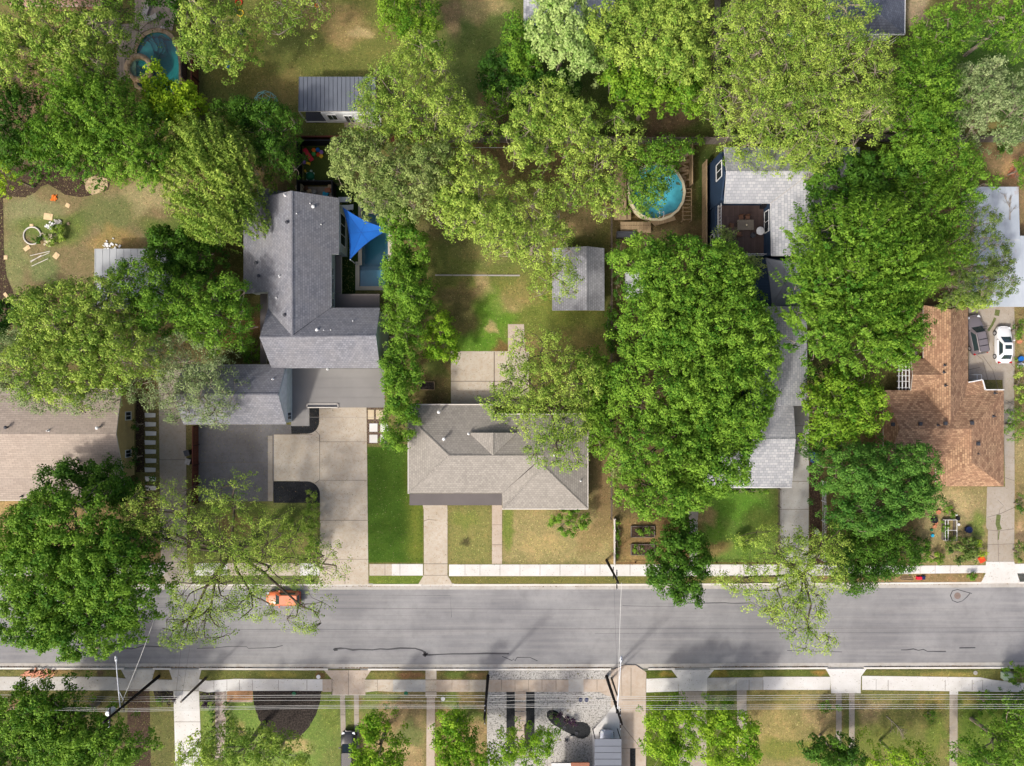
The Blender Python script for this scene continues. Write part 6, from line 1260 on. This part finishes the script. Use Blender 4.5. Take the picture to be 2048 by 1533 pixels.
t_("vivid green tree right of the tan concrete pad", [(1345, 1460, 62, 50), (1340, 1510, 55, 40), (1380, 1430, 35, 22)], 6, 'dense', 'vivid', cdm=.95)
t_("vivid green tree between the grey drive and the dry front lawn", [(1465, 1460, 55, 42), (1470, 1510, 62, 40), (1440, 1430, 32, 20)], 6, 'dense', 'vivid', cdm=.95)
t_("dark small tree at the bottom beside the twin concrete strips", [(1660, 1505, 50, 32), (1700, 1520, 35, 25)], 4.5, 'dense', 'dark')
t_("low green tree cut by the bottom edge below the fallen branch", [(1780, 1525, 50, 26), (1840, 1528, 40, 24)], 5, 'loose', 'vivid', cdm=1.3)
t_("leafy tree at the bottom right corner beside the narrow path", [(1960, 1515, 50, 32), (2020, 1500, 45, 50), (2050, 1450, 35, 50)], 6, 'loose', 'mid', cdm=1.5)
t_("dark tree hidden behind the brown roofed house's west gable", [(1640, 890, 40, 30), (1660, 760, 40, 30)], 5, 'dense', 'deep')

# shrubs
for a in (("small leafy shrub against the taupe house's front wall", 1140, 1045, 40, 30, 2.2, 'mid'), ("spiky clump beside the curved black bed at the drive", 622, 992, 13, 14, .9, 'lime'), ("loose shrub at the drive's left edge", 622, 1040, 20, 35, 1.8, 'lime'),
          ("tall shrub line under the sparse tree beside the drive", 628, 1095, 16, 30, 1.5, 'mid'), ("shrub by the pavement between the drive and the street tree", 575, 1060, 30, 20, 1.6, 'lime'),
          ("dusty green shrub overhanging the pavement near the orange board", 1925, 1100, 36, 30, 1.4, 'duskgreen'), ("bright shrub left of the dusty green one", 1868, 1115, 20, 14, 1.0, 'bright'), ("mid green shrub below the planter frame", 1835, 1100, 30, 26, 1.4, 'dark'), ("golden green shrub touching the old driveway", 1958, 1098, 14, 16, .9, 'yellow'), ("little shrub alone in the brown verge", 1944, 1155, 10, 8, .6, 'mid'),
          ("shrub at the right edge beside the brown roof's corner", 2035, 850, 26, 36, 2.0, 'mid'), ("leafy shrub at the right edge beside the white car", 2040, 660, 14, 22, 1.4, 'mid'), ("second shrub at the right edge below the blue tub", 2042, 770, 12, 45, 1.2, 'lime'), ("dark shrub at the right edge near the old driveway's foot", 2040, 1105, 12, 22, 1.2, 'duskgreen'), ("dark shrub at the right edge in the wood chip strip", 2042, 1010, 10, 22, 1.2, 'dark'),
          ("green shrub at the right edge above the barn", 2040, 340, 16, 30, 2.0, 'mid'), ("low creeping shrub below the grey rail fence line", 2010, 300, 16, 8, .5, 'dark'), ("weedy bush in the dry back yard near the white debris", 110, 468, 18, 22, .7, 'lime'), ("small dark shrub in the lawn right of the fallen branch", 1863, 1432, 8, 12, .8, 'dark'), ("fern like shrub beside the twin strips on the dry lawn", 1660, 1415, 20, 14, 1.0, 'mid'),
          ("pale green shrub under the wires in the right hand lawn", 1975, 1408, 16, 22, 1.3, 'mid'), ("dark climber mass at the right edge of the bottom lawn", 2040, 1430, 32, 50, 1.6, 'dark'), ("shrub over the pavement beside the green utility box", 2035, 1352, 22, 20, 1.2, 'mid'), ("wine red shrub beside the white drive", 408, 1408, 12, 9, .9, 'wine'), ("dark purplish shrub left of the white drive", 345, 1403, 8, 6, .7, 'wine'),
          ("dark round shrub at the end of the stone path", 458, 1491, 9, 8, .8, 'deep'), ("small green plant in the dark bed left of the white drive", 325, 1404, 14, 8, .6, 'mid'), ("shrub below the tan house's corner window", 270, 985, 26, 24, 2.2, 'deep'), ("dark shrub clinging to the tan wall", 270, 915, 8, 20, 1.6, 'deep'), ("small dark shrub at the tan wall's upper window", 272, 850, 6, 10, 1.6, 'deep'),
          ("weeds along the cream fence", 1236, 1082, 6, 36, .6, 'mid'), ("twiggy shrub where the garden path meets the front fence", 1490, 1085, 22, 18, 1.0, 'lime'), ("low shrub row under the pale front roof's edge", 1500, 982, 45, 6, .7, 'mid'), ("dark shrub beside the timber storage shed", 1240, 540, 16, 60, 2.0, 'dark'), ("low shrubs along the wire fence behind the shed", 1222, 660, 12, 60, 1.6, 'dark'), ("tangled bush west of the huge deep green tree", 1235, 900, 22, 50, 2.5, 'olive'), ("shrub on the grey fence's far end", 1375, 283, 35, 9, 2.2, 'mid'), ("green bush beside the slate garage wing's back wall", 500, 700, 18, 30, 2.0, 'mid'),
          ("shrubby weeds in the vegetable plot near the planter frame", 1900, 1022, 14, 10, .6, 'mid'), ("dark shrub filling the corner behind the pale shed", 410, 480, 40, 20, 1.5, 'bright'), ("leafy shrub right of the old driveway's top", 2020, 560, 10, 8, .8, 'mid')):
    shrub(*a)
for i in range(8):
    for sd2, xx in ((0, 426.5), (1, 454.5)):
        shrub("little round box bush in the rows flanking the stone path", xx + (0 if sd2 else 0), 1408 + i * 11.4, 3.4, 4.2, .35, 'dark', group=None) if (i, sd2) == (0, 0) else None
bx0 = [o for o in bpy.data.objects if o.get('label') == "little round box bush in the rows flanking the stone path"][0]; bx0['group'] = "box bushes flanking the stone path"
for i in range(8):
    for sd2, xx in ((0, 426.5), (1, 454.5)):
        if (i, sd2) == (0, 0): continue
        a = P(xx, 1408 + i * 11.4, .35); copy_tree(bx0, (a[0], a[1], 0), rz=random.uniform(0, 6))
for i, (x, y) in enumerate(((1116.5, 1432), (1134, 1443.5), (1146.5, 1447))): shrub(["purple black shrub in the kidney shaped bed, the one nearest its leafy end", "purple black shrub in the middle of the kidney shaped bed", "purple black shrub in the kidney shaped bed nearest its broad end"][i], x, y, 7, 6.5, .5, 'wine')
shrub("pale leafy plant at the narrow end of the kidney shaped bed", 1104, 1431, 8, 7, .3, 'sage', name="plant", cat="plant")
for i, (x, y, rx, ry, k) in enumerate(((1285, 1062, 16, 6, 'mid'), (1280, 1098, 13, 10, 'mid'), (1891, 1058, 8, 18, 'mid'), (75, 480, 11, 9, 'dark'))):
    shrub(["leafy greens growing in the upper raised bed by the cream fence", "leafy greens growing in the lower raised bed by the cream fence", "leafy greens inside the white planter frame", "weeds growing inside the round metal ring"][i], x, y, rx, ry, .45, k, name="plant", cat="plant")
# dead fallen branch, barn roof branch, brush pile
def deadbranch(label, px, py, ang, L, z, name="fallen_branch"):
    rng = random.Random(px); m = MB()
    def grow(p, a, l, r, d):
        q = (p[0] + l * math.cos(a), p[1] + l * math.sin(a), z + rng.uniform(0, .15)); m.tube(p, q, r, r * .6, 5)
        if d > 0:
            for k in range(2 + (d > 1)): grow(q, a + rng.uniform(-.6, .6), l * rng.uniform(.45, .75), r * .6, d - 1)
            grow(((p[0] + q[0]) / 2, (p[1] + q[1]) / 2, p[2] + .03), a + rng.choice((-.7, .7)), l * .5, r * .5, d - 1)
    a = P(px, py, z); grow((a[0], a[1], z + .06), ang, L, .06, 3); return one(m, name, 'bark', label, "branch")
deadbranch("pale dead branch lying across the dry front lawn", 1772, 1432, -.75, 1.6, .0)
deadbranch("brown dead branch lying on the barn's pale roof", 2019, 440, 1.6, 1.4, 3.42)
m = MB()
for i in range(34):
    a = g2(52 + i * 1.6 + random.uniform(-3, 3), 1346 + random.uniform(-5, 5)); m.box((a[0], a[1], .12 + random.uniform(0, .35)), (random.uniform(.5, 1.1), .14, .1), random.uniform(.2, 1.2), tilt=random.uniform(-.2, .2))
one(m, "brush_pile", 'terracotta', "heap of orange brown dead palm fronds on the verge", "brush pile")

# ------------------------------------------------------------------ play things, furniture and small objects
def boxy(name, cat, label, px, py, d, mat, rz=0, z=0.0, grp=None, bev=True):
    a = g2(px, py); m = MB(); sx, sy, sz = d
    m.box((a[0], a[1], z + sz * .42), (sx, sy, sz * .84), rz); m.box((a[0], a[1], z + sz * .92), (sx * .88, sy * .88, sz * .16), rz); return one(m, name, mat, label, cat, grp)
def drum(name, cat, label, px, py, r, h, mat, prof=None, z=0.0, n=20, grp=None):
    a = g2(px, py); m = MB(); m.lathe((a[0], a[1], z), prof or [(r * .85, 0), (r, h * .3), (r, h * .9), (r * .9, h), (r * .7, h), (r * .65, h * .92), (0, h * .92)], n); return one(m, name, mat, label, cat, grp)
for c_, px, py in (('orange', 628.5, 301.5), ('blue', 636.5, 301), ('purple', 643.5, 306), ('green', 628.5, 309.5), ('orange_red', 638, 310.5), ('yellow', 643, 313.5)):
    drum("play_stool", "stool", c_.replace('_', ' ') + " star shaped play stool on the turf of the play yard", px, py, .27, .28, c_, n=6, grp="coloured play stools")
sl = T("toy_slide", "red plastic slide on the turf of the play yard", "slide", g2(619, 313.5) + (0,)); m = MB(); an = math.radians(-58)
m.box((*g2(620, 314), .45), (1.3, .42, .06), an, tilt=-.4); m.build("chute", 'red', sl); m = MB()
for s in (-1, 1): a = g2(620, 314); m.box((a[0] - s * .23 * math.sin(an), a[1] + s * .23 * math.cos(an), .5), (1.3, .06, .16), an, tilt=-.4)
m.build("side_rail", 'red', sl); a = g2(613.5, 304.5); MB().box((a[0], a[1], .4), (.34, .5, .8), an).build("steps", 'red', sl)
boxy("toy_bench", "toy", "yellow toy bench below the red slide", 617, 328, (.55, .28, .25), 'yellow', -.3); boxy("toy_box", "toy", "purple toy cube against the play yard fence", 609.5, 326, (.32, .4, .3), 'purple'); boxy("toy_bucket", "toy", "small yellow bucket near the turtle sandpit", 611, 343, (.2, .3, .2), 'yellow', .4)
tu = T("sandpit", "round green turtle shaped sandpit in the play yard corner", "sandpit", g2(621, 353.5) + (0,)); a = g2(621, 353.5)
MB().lathe((a[0], a[1], 0), [(.5, 0), (.55, .15), (.45, .3), (.25, .38), (0, .4)], 18).build("lid", 'dkgreen', tu, True); m = MB()
for t in (.7, 2.4, 3.9, 5.5): m.lathe((a[0] + .55 * math.cos(t), a[1] + .55 * math.sin(t), 0), [(.12, 0), (.12, .1), (0, .16)], 10)
m.lathe((a[0] + .1, a[1] + .66, 0), [(.16, 0), (.15, .14), (0, .2)], 12); m.build("foot", 'mint', tu)
# climbing dome
dm = T("climbing_dome", "pale blue geodesic climbing dome on the dry lawn", "climbing frame", g2(532, 207) + (0,)); a = g2(533, 207); m = MB(); R = 1.45; rings = []
for k, (rr, z, n, o) in enumerate(((1.45, 0, 10, 0), (1.32, .62, 10, .5), (.85, 1.15, 5, .25), (0, 1.42, 1, 0))): rings.append([(a[0] + rr * math.cos(2 * math.pi * (i + o) / n), a[1] + rr * math.sin(2 * math.pi * (i + o) / n), z) for i in range(n)])
for k in range(2):
    for i, p in enumerate(rings[k]):
        m.tube(p, rings[k][(i + 1) % 10], .025)
        if k == 0: m.tube(p, rings[1][i], .025); m.tube(p, rings[1][i - 1], .025)
        else: m.tube(p, rings[2][(i // 2) % 5], .025)
for i, p in enumerate(rings[2]): m.tube(p, rings[2][(i + 1) % 5], .025); m.tube(p, rings[3][0], .025)
m.build("bars", 'teal_bar', dm); m = MB(); a2 = g2(533, 212); m.box((a2[0], a2[1], .5), (1.2, .9, .04), .3); m.box((a2[0] + .4, a2[1] - .2, .8), (.7, .5, .04), -.4); m.build("canvas", 'blue', dm)
# lawn toys
boxy("toy_car", "toy", "blue and white ride on toy on the lawn east of the cedar fence", 458, 132, (.45, .8, .35), 'blue', .15); boxy("toy_trike", "toy", "dark tricycle shape under the light tree's edge", 482, 68, (.7, .6, .4), 'charcoal', .4)
def ring(label, px, py, R, r, mat, name="toy_ring", cat="toy"):
    a = g2(px, py); m = MB(); n = 20; m.path([(a[0] + R * math.cos(2 * math.pi * i / n), a[1] + R * math.sin(2 * math.pi * i / n), r) for i in range(n + 1)], r, 6); return one(m, name, mat, label, cat)
ring("yellow ring toy near the top of the dry lawn", 481, 27, .4, .06, 'yellow'); ring("orange ring toy cut by the top edge", 478, 6, .4, .08, 'orange_red'); ring("orange ring swing hanging at the wispy tree", 634, 12, .2, .07, 'orange')
# pool loungers
def lounger(label, px, py, rz, mat='white', L=1.75, z=0.0):
    a = g2(px, py); root = T("lounger", label, "lounger", (a[0], a[1], z), rz=rz); MB().box((-.3, 0, .3), (L * .65, .62, .08)).build("seat", mat, root, local=True); MB().box((.5, 0, .48), (L * .38, .62, .07), tilt=.5).build("backrest", mat, root, local=True)
    m = MB()
    for x in (-.75, .55):
        for y in (-.27, .27): m.box((x, y, .14), (.06, .06, .28))
    m.build("leg", mat, root, local=True)
    return root
lounger("white pool lounger beside the slate roof's corner, with dark slots", 692, 401, 0, 'white'); lounger("white pool lounger at the blue sail's upper corner", 696, 417, 0, 'white')
lounger("grey slatted lounger on the deck above the curved pool", 306, 40, -2.9 + math.pi, 'stonegrey', z=.09); lounger("grey reclining chair at the top of the pool deck", 296, 22, 1.2, 'stonegrey', z=.09)
drum("flower_pot", "pot", "small white pot on the pool deck, the one nearer the lounger", 325, 57, .13, .2, 'offwhite', z=.09); drum("flower_pot", "pot", "small white pot on the pool deck, the one nearer the fence", 330, 58, .13, .2, 'offwhite', z=.09)
# patio clutter
drum("urn", "urn", "beige round lidded urn in the patio corner by the black fence", 602.5, 378, .5, .8, 'beige'); drum("side_table", "table", "small pale round table on the cluttered patio", 630, 386, .33, .5, 'stonegrey')
def chair(label, px, py, rz, mat, z=0.0, name="patio_chair"):
    a = P(px, py, z)[:2]; root = T(name, label, "chair", (a[0], a[1], z), rz=rz); MB().box((0, 0, .42), (.5, .5, .06)).build("seat", mat, root, local=True); m = MB()
    for k in range(5): m.box((-.25 - .02 * 1, -.2 + .1 * k, .68), (.04, .06, .5))
    m.box((-.26, 0, .92), (.05, .52, .06)); m.build("backrest", mat, root, local=True)
    for x in (-.22, .22):
        for y in (-.22, .22): MB().box((x, y, .2), (.05, .05, .4)).build("leg", mat, root, local=True)
    return root
chair("brown patio chair with cream frame beside the urn", 614, 379, .4, 'brown'); chair("brown patio chair nearest the slate roof", 621, 385, 2.0, 'card')
boxy("cooler", "box", "turquoise crate at the edge of the cluttered patio", 652, 390, (.7, .5, .4), 'turq', -.2); boxy("planter", "planter", "orange tan planter at the patio's upper right", 661, 371 + 3, (.5, .5, .4), 'card'); boxy("crate", "box", "rust pink crate between the planter and the turquoise crate", 657, 382, (.7, .6, .4), 'terracotta', .3)
# roof deck set
dz = 3.26; tb_ = T("dining_table", "rectangular grey brown table in the middle of the roof deck", "table", P(1487, 453, dz)); a = P(1487, 453, dz)
m = MB()
for k in range(8): m.box((a[0], a[1] - .52 + k * .15, dz + .74), (1.95, .135, .04))
m.build("tabletop", 'table', tb_)
for x in (-.85, .85):
    for y in (-.45, .45): MB().box((a[0] + x, a[1] + y, dz + .36), (.07, .07, .72)).build("leg", 'table', tb_)
MB().lathe((a[0] + .15, a[1], dz + .76), [(.12, 0), (.1, .04), (.05, .1), (0, .1)], 12).build("centrepiece", 'beige', tb_)
for i, (x, y, r, lb) in enumerate(((1461, 453, 0, "chair at the west end of the roof deck table"), (1480, 437, -1.57, "left hand chair on the upper side of the roof deck table"), (1493, 437, -1.57, "right hand chair on the upper side of the roof deck table"), (1476, 470, 1.57, "chair on the lower side of the roof deck table"))): chair("brown slatted " + lb, x, y, r, 'brown', dz, "dining_chair")
a = P(1516.5, 465, dz); m = MB().lathe((a[0], a[1], dz), [(.22, 0), (.05, .05), (.05, .7), (.48, .72), (.5, .76), (.44, .8), (.15, .82), (.06, .86), (0, .86)], 24); one(m, "round_table", 'white', "white round table on the roof deck", "table", smooth=True)
a = P(1503.5, 472.5, dz); m = MB().lathe((a[0], a[1], dz), [(.2, 0), (.3, .35), (.32, .5), (.26, .5), (.22, .4), (0, .38)], 16); one(m, "kettle_grill", 'charcoal', "dark round pot between the white table and the brown chairs", "pot")
a = P(1529, 414, dz); m = MB().box((a[0], a[1], dz + .45), (1.2, .55, .9)).box((a[0], a[1], dz + .95), (1.0, .5, .14)); one(m, "gas_grill", 'black', "black grill in the upper corner of the roof deck", "grill")
# bins
def bin_(label, px, py, mat, rz, lid=None):
    a = g2(px, py); root = T("wheelie_bin", label, "bin", (a[0], a[1], 0), rz=rz); m = MB(); b = [(-.25, -.27), (.25, -.27), (.25, .27), (-.25, .27)]
    i = 0; m.v += [(x, y, .06) for x, y in b] + [(x * 1.2, y * 1.25, 1.0) for x, y in b]; m.f += [(0, 1, 5, 4), (1, 2, 6, 5), (2, 3, 7, 6), (3, 0, 4, 7), (3, 2, 1, 0)]; m.m += [0] * 5; m.build("body", mat, root, local=True)
    MB().box((0, 0, 1.03), (.64, .72, .07)).box((-.1, 0, 1.08), (.3, .5, .04)).build("lid", lid or mat, root, local=True); MB().tube((.34, -.28, .98), (.34, .28, .98), .025).build("handle", 'black', root, local=True)
    for s in (-1, 1): MB().tube((.24, s * .25, .12), (.24, s * .31, .12), .12, n=12).build("wheel", 'tire', root, local=True)
bin_("blue wheelie bin, the upper of two beside the narrow drive", 1622, 908, 'binblue', 1.57); bin_("blue wheelie bin with a shiny lid, the lower of two beside the narrow drive", 1624.5, 920, 'binblue', 1.57, 'navy')
bin_("dark grey wheelie bin, the upper of two beside the shared lane", 381, 905, 'charcoal', .3); bin_("dark wheelie bin with pale lid, the lower of two beside the shared lane", 383, 922, 'charcoal', -.3, 'stonegrey')
boxy("planter", "planter", "brown square planter beside the blue bins", 1625, 893, (1.0, 1.0, .35), 'brown', .7)
ch = chair("white garden chair beside the brown mulch strip, under the street tree", 1631, 1062, .4, 'white')
boxy("bench", "bench", "white weathered bench near the foot of the narrow drive", 1625, 1112, (1.5, .5, .45), 'offwhite', .1)
# raised beds
def bed(label, px, py, w, d, fr='wood_grey', soil='mulch_brown', h=.3):
    a = g2(px, py); root = T("raised_bed", label, "raised bed", (a[0], a[1], 0)); m = MB()
    for x, y, sx, sy in ((0, d / 2, w, .07), (0, -d / 2, w, .07), (w / 2, 0, .07, d - .07), (-w / 2, 0, .07, d - .07)): m.box((x, y, h / 2), (sx, sy, h))
    m.build("frame", fr, root, local=True); MB().box((0, 0, h * .4), (w - .08, d - .08, h * .7)).build("soil", soil, root, local=True)
bed("timber raised bed with greens, the upper one by the cream fence", 1285, 1063, 2.9, 1.35); bed("timber raised bed with greens, the lower one by the cream fence", 1285, 1099, 2.9, 1.3); bed("small timber framed bed of dark soil left of the back patio", 854, 772, 1.9, 1.0, 'wood_tan', 'mulch_dark', .2)
pf = T("plant_cage", "white pipe frame over a raised vegetable bed in the front garden", "planter frame", g2(1894, 1058) + (0,)); m = MB(); X = [g2(1883, 1038), g2(1906, 1038), g2(1906, 1079), g2(1883, 1079)]
for z in (.75,):
    for i in range(4): m.tube((*X[i], z), (*X[(i + 1) % 4], z), .035)
    m.tube((X[0][0], (X[0][1] + X[3][1]) / 2, z), (X[1][0], (X[0][1] + X[3][1]) / 2, z), .03); m.tube((X[0][0] + .35, X[0][1], z), (X[3][0] + .35, X[3][1], z), .035)
for p in X: m.tube((*p, 0), (*p, .75), .035)
m.build("pipe", 'white', pf); m = MB()
for x, y, sx, sy in ((1894, 1038, 1.45, .06), (1894, 1079, 1.45, .06), (1883, 1058, .06, 2.5), (1906, 1058, .06, 2.5)): a = g2(x, y); m.box((a[0], a[1], .2), (sx, sy, .4))
m.build("frame", 'wood_grey', pf)
for n_, (lb, px, py, r, h, mat) in enumerate((("dark blue tub on the front garden's bare soil", 1934, 1058.5, .42, .5, 'navy'), ("black pot just left of the white planter frame", 1866.5, 1040, .4, .4, 'black'), ("small black pot at the planter frame's upper corner", 1914, 1037, .25, .3, 'black'), ("terracotta pot left of the planter frame, upper", 1871, 1046, .2, .25, 'terracotta'),
        ("terracotta pot left of the planter frame, lower", 1868, 1053, .22, .25, 'terracotta'), ("pale mint pot below the terracotta pots", 1864, 1071, .2, .2, 'turq'), ("cream pot above the planter frame", 1875, 1024, .28, .3, 'terracotta'), ("white pot right of the planter frame", 1915.5, 1049, .17, .25, 'white'), ("tiny white pot right of the planter frame's top", 1911.5, 1030, .12, .2, 'white'),
        ("terracotta pot by the front wall of the brown roofed house", 1902, 1020, .24, .25, 'terracotta'), ("white bucket at the right edge beside the blue tub", 2038.5, 731, .36, .4, 'white'), ("bright blue tub at the right edge by the white car", 2039, 718, .33, .4, 'blue'), ("terracotta pot beside the white car's mirror", 2037, 683, .32, .3, 'terracotta'), ("green watering can like pot in the front garden", 1862, 1060, .16, .2, 'dkgreen'))):
    drum("flower_pot" if 'tub' not in lb and 'bucket' not in lb else "tub", "pot" if 'tub' not in lb and 'bucket' not in lb else "tub", lb, px, py, r, h, mat)
boxy("notice_board", "board", "orange and red tilted board beside the old driveway", 1963, 1119, (.75, .75, .12), 'orange_red', .5); 
m = MB(); a = g2(1812, 1157); m.box((a[0], a[1], .06), (1.6, .1, .08), .03).box((a[0] + .1, a[1] - .2, .06), (1.5, .1, .08), -.05).box((a[0], a[1] + .2, .06), (1.4, .08, .08)); one(m, "timber_scraps", 'wood_tan', "tan timber scraps lying on the brown verge", "timber")
boxy("bag", "bag", "pink and white bag on the brown verge", 1837, 1156, (.7, .4, .25), 'red'); boxy("bag", "bag", "dark bag beside the pink one on the verge", 1845, 1155, (.4, .45, .3), 'navy')
# green cabinet, meter covers
ub = T("utility_box", "pale green utility box on the verge at the right", "utility box", g2(2011, 1350) + (0,)); a = g2(2011, 1350); MB().box((a[0], a[1], .3), (1.25, .8, .6)).build("body", 'mint', ub); MB().box((a[0], a[1], .63), (1.35, .9, .07)).build("lid", 'mint', ub)
for lb, px, py, mt in (("green oval meter cover in the dark mulch bed", 588, 1388, 'dkgreen'), ("two lobed meter cover in white gravel, nearest the kidney bed", 1161, 1400, 'navy'), ("two lobed meter cover in white gravel, nearest the pole", 1173, 1400, 'navy'), ("grey round cover on the verge near the green box", 1950.5, 1346, 'stonegrey'), ("white hose reel plate on the south verge by the drive", 637, 1354, 'white'), ("white meter plate on the dry lawn beside the narrow path", 886, 1398, 'white'), ("green lid on the central front pavement's edge", 812, 1387, 'dkgreen')):
    a = g2(px, py); m = MB().lathe((a[0], a[1], .015), [(.26, 0), (.26, .04), (.2, .05), (0, .05)], 14).box((a[0], a[1], .07), (.42, .05, .02)); one(m, "meter_cover", mt, lb, "meter cover")
boxy("drain_grate", "grate", "dark slot drain in the white gravel beside the pole", 1200, 1397, (1.0, .12, .04), 'charcoal')
# far left yard: ring, boards, debris
fr_ = ring("round pale metal ring round a weedy fire pit in the back yard", 65.5, 472, 1.08, .09, 'offwhite', "fire_ring", "fire pit")
for lb, px, py, w, d, r in (("large torn tan cardboard sheet near the white debris", 97, 434, 1.1, .8, -.15), ("square tan board near the top of the weedy yard", 136, 411.5, .55, .5, -.5), ("tan board touching the metal ring's lower side", 54.5, 497, .8, .5, .6), ("tan board at the end of the pale poles", 113, 512, .75, .65, .9), ("small tan board at the edge of the mulch strip", 12, 515.5, .45, .5, 0), ("long tan board in the mulch near the left edge", 14, 593, 1.0, .4, -.9), ("small tan board at the metal ring's top", 63.5, 451, .45, .3, 0), ("tiny tan board right of the white debris", 137, 448, .3, .35, .1)):
    a = g2(px, py); m = MB().box((a[0], a[1], .05), (w, d, .04), r).box((a[0] + .05, a[1] + .03, .08), (w * .5, d * .4, .03), r + .3); one(m, "board", 'card', lb, "board")
def debris(label, px, py, n, sp, mat, name="debris_pile"):
    m = MB()
    for i in range(n): a = g2(px + random.gauss(0, sp), py + random.gauss(0, sp)); m.box((a[0], a[1], .1), (random.uniform(.1, .45), random.uniform(.08, .3), random.uniform(.03, .1)), random.uniform(0, 3), tilt=random.uniform(-.3, .3))
    return one(m, name, mat, label, "debris")
debris("white plastic debris scattered left in the weedy yard", 103, 454, 26, 4, 'white'); debris("pale blue white debris heap above the weeds", 117, 446, 18, 3, 'stonegrey'); debris("cream rubble below the white debris", 95, 478, 34, 6, 'beige'); debris("row of white stones against the pale shed's roof edge", 225, 493, 30, 8, 'white', "loose_stones")
m = MB()
for a, b in (((61, 512), (101, 503)), ((61, 523), (100, 506)), ((62, 525), (84, 511)), ((64, 533), (97, 518))): m.tube((*g2(*a), .06), (*g2(*b), .1), .04)
one(m, "pole_bundle", 'offwhite', "loose bundle of pale poles on the weedy yard", "poles")
m = MB()
for k in range(3):
    for j in range(4): a = g2(1919 + j * 2.6, 288 + k * 6); m.box((a[0], a[1], .12 + .02 * (k % 2)), (.14, .5, .05))
for j in range(2): a = g2(1923, 288 + j * 11); m.box((a[0], a[1], .07), (.65, .12, .06))
one(m, "pallet", 'white', "white pallet standing by the pinkish fence", "pallet")
debris("fallen palm scraps near the right edge of the wood chip yard", 2026, 345, 30, 6, 'terracotta', "leaf_litter_pile")
debris("orange leaf litter near the top of the weedy back yard", 108, 397, 16, 3, 'orange', "leaf_litter_pile")
# white shed skylight panel of a hidden patio, small tables in the enormous tree's yard
boxy("cooler", "box", "teal box glimpsed under the enormous light green tree", 1580, 74, (1.0, .6, .4), 'turq', .2)
boxy("planter", "planter", "small grey concrete planter right of the slab steps", 1143, 1473, (.35, .35, .3), 'stonegrey')
a = g2(1133, 1480); one(MB().box((a[0], a[1], .08), (.5, .12, .08), .7).box((a[0], a[1], .1), (.5, .12, .08), -.7), "ornament", 'charcoal', "small dark cross shaped ornament on the white gravel", "ornament")
m = MB()
for (x, y) in ((1129, 1455), (1153, 1466)): a = g2(x, y); m.lathe((a[0], a[1], .02), [(.2, 0), (.2, .1), (.14, .1), (.12, .04), (0, .04)], 12)
one(m, "stone_bowls", 'charcoal', "two little stone bowls set in the kidney shaped bed", "bowls")
# chairs/table hints: small white items beside the slate roof
m = MB(); p = P(763, 735, 2.0); m.tube((p[0], p[1], .1), (p[0], p[1], 3.0), .05); one(m, "downpipe", 'white', "white downpipe at the slate house's corner by the hedge", "pipe")
# timber storage shed glimpsed left of the huge tree
ts = T("lean_to", "small weathered lean-to glimpsed left of the huge deep green tree", "shed", g2(1262, 580) + (0,)); roof(ts, [[(1250, 545, 2.2), (1300, 545, 2.4), (1300, 600, 2.4), (1250, 600, 2.2)]], 'metal_light', 'wood_grey'); walls(ts, [(1256, 552, 1294, 594, 2.1)], 'wood_grey')
print("LEAVES", NLEAF[0], "TREES", TC[0])
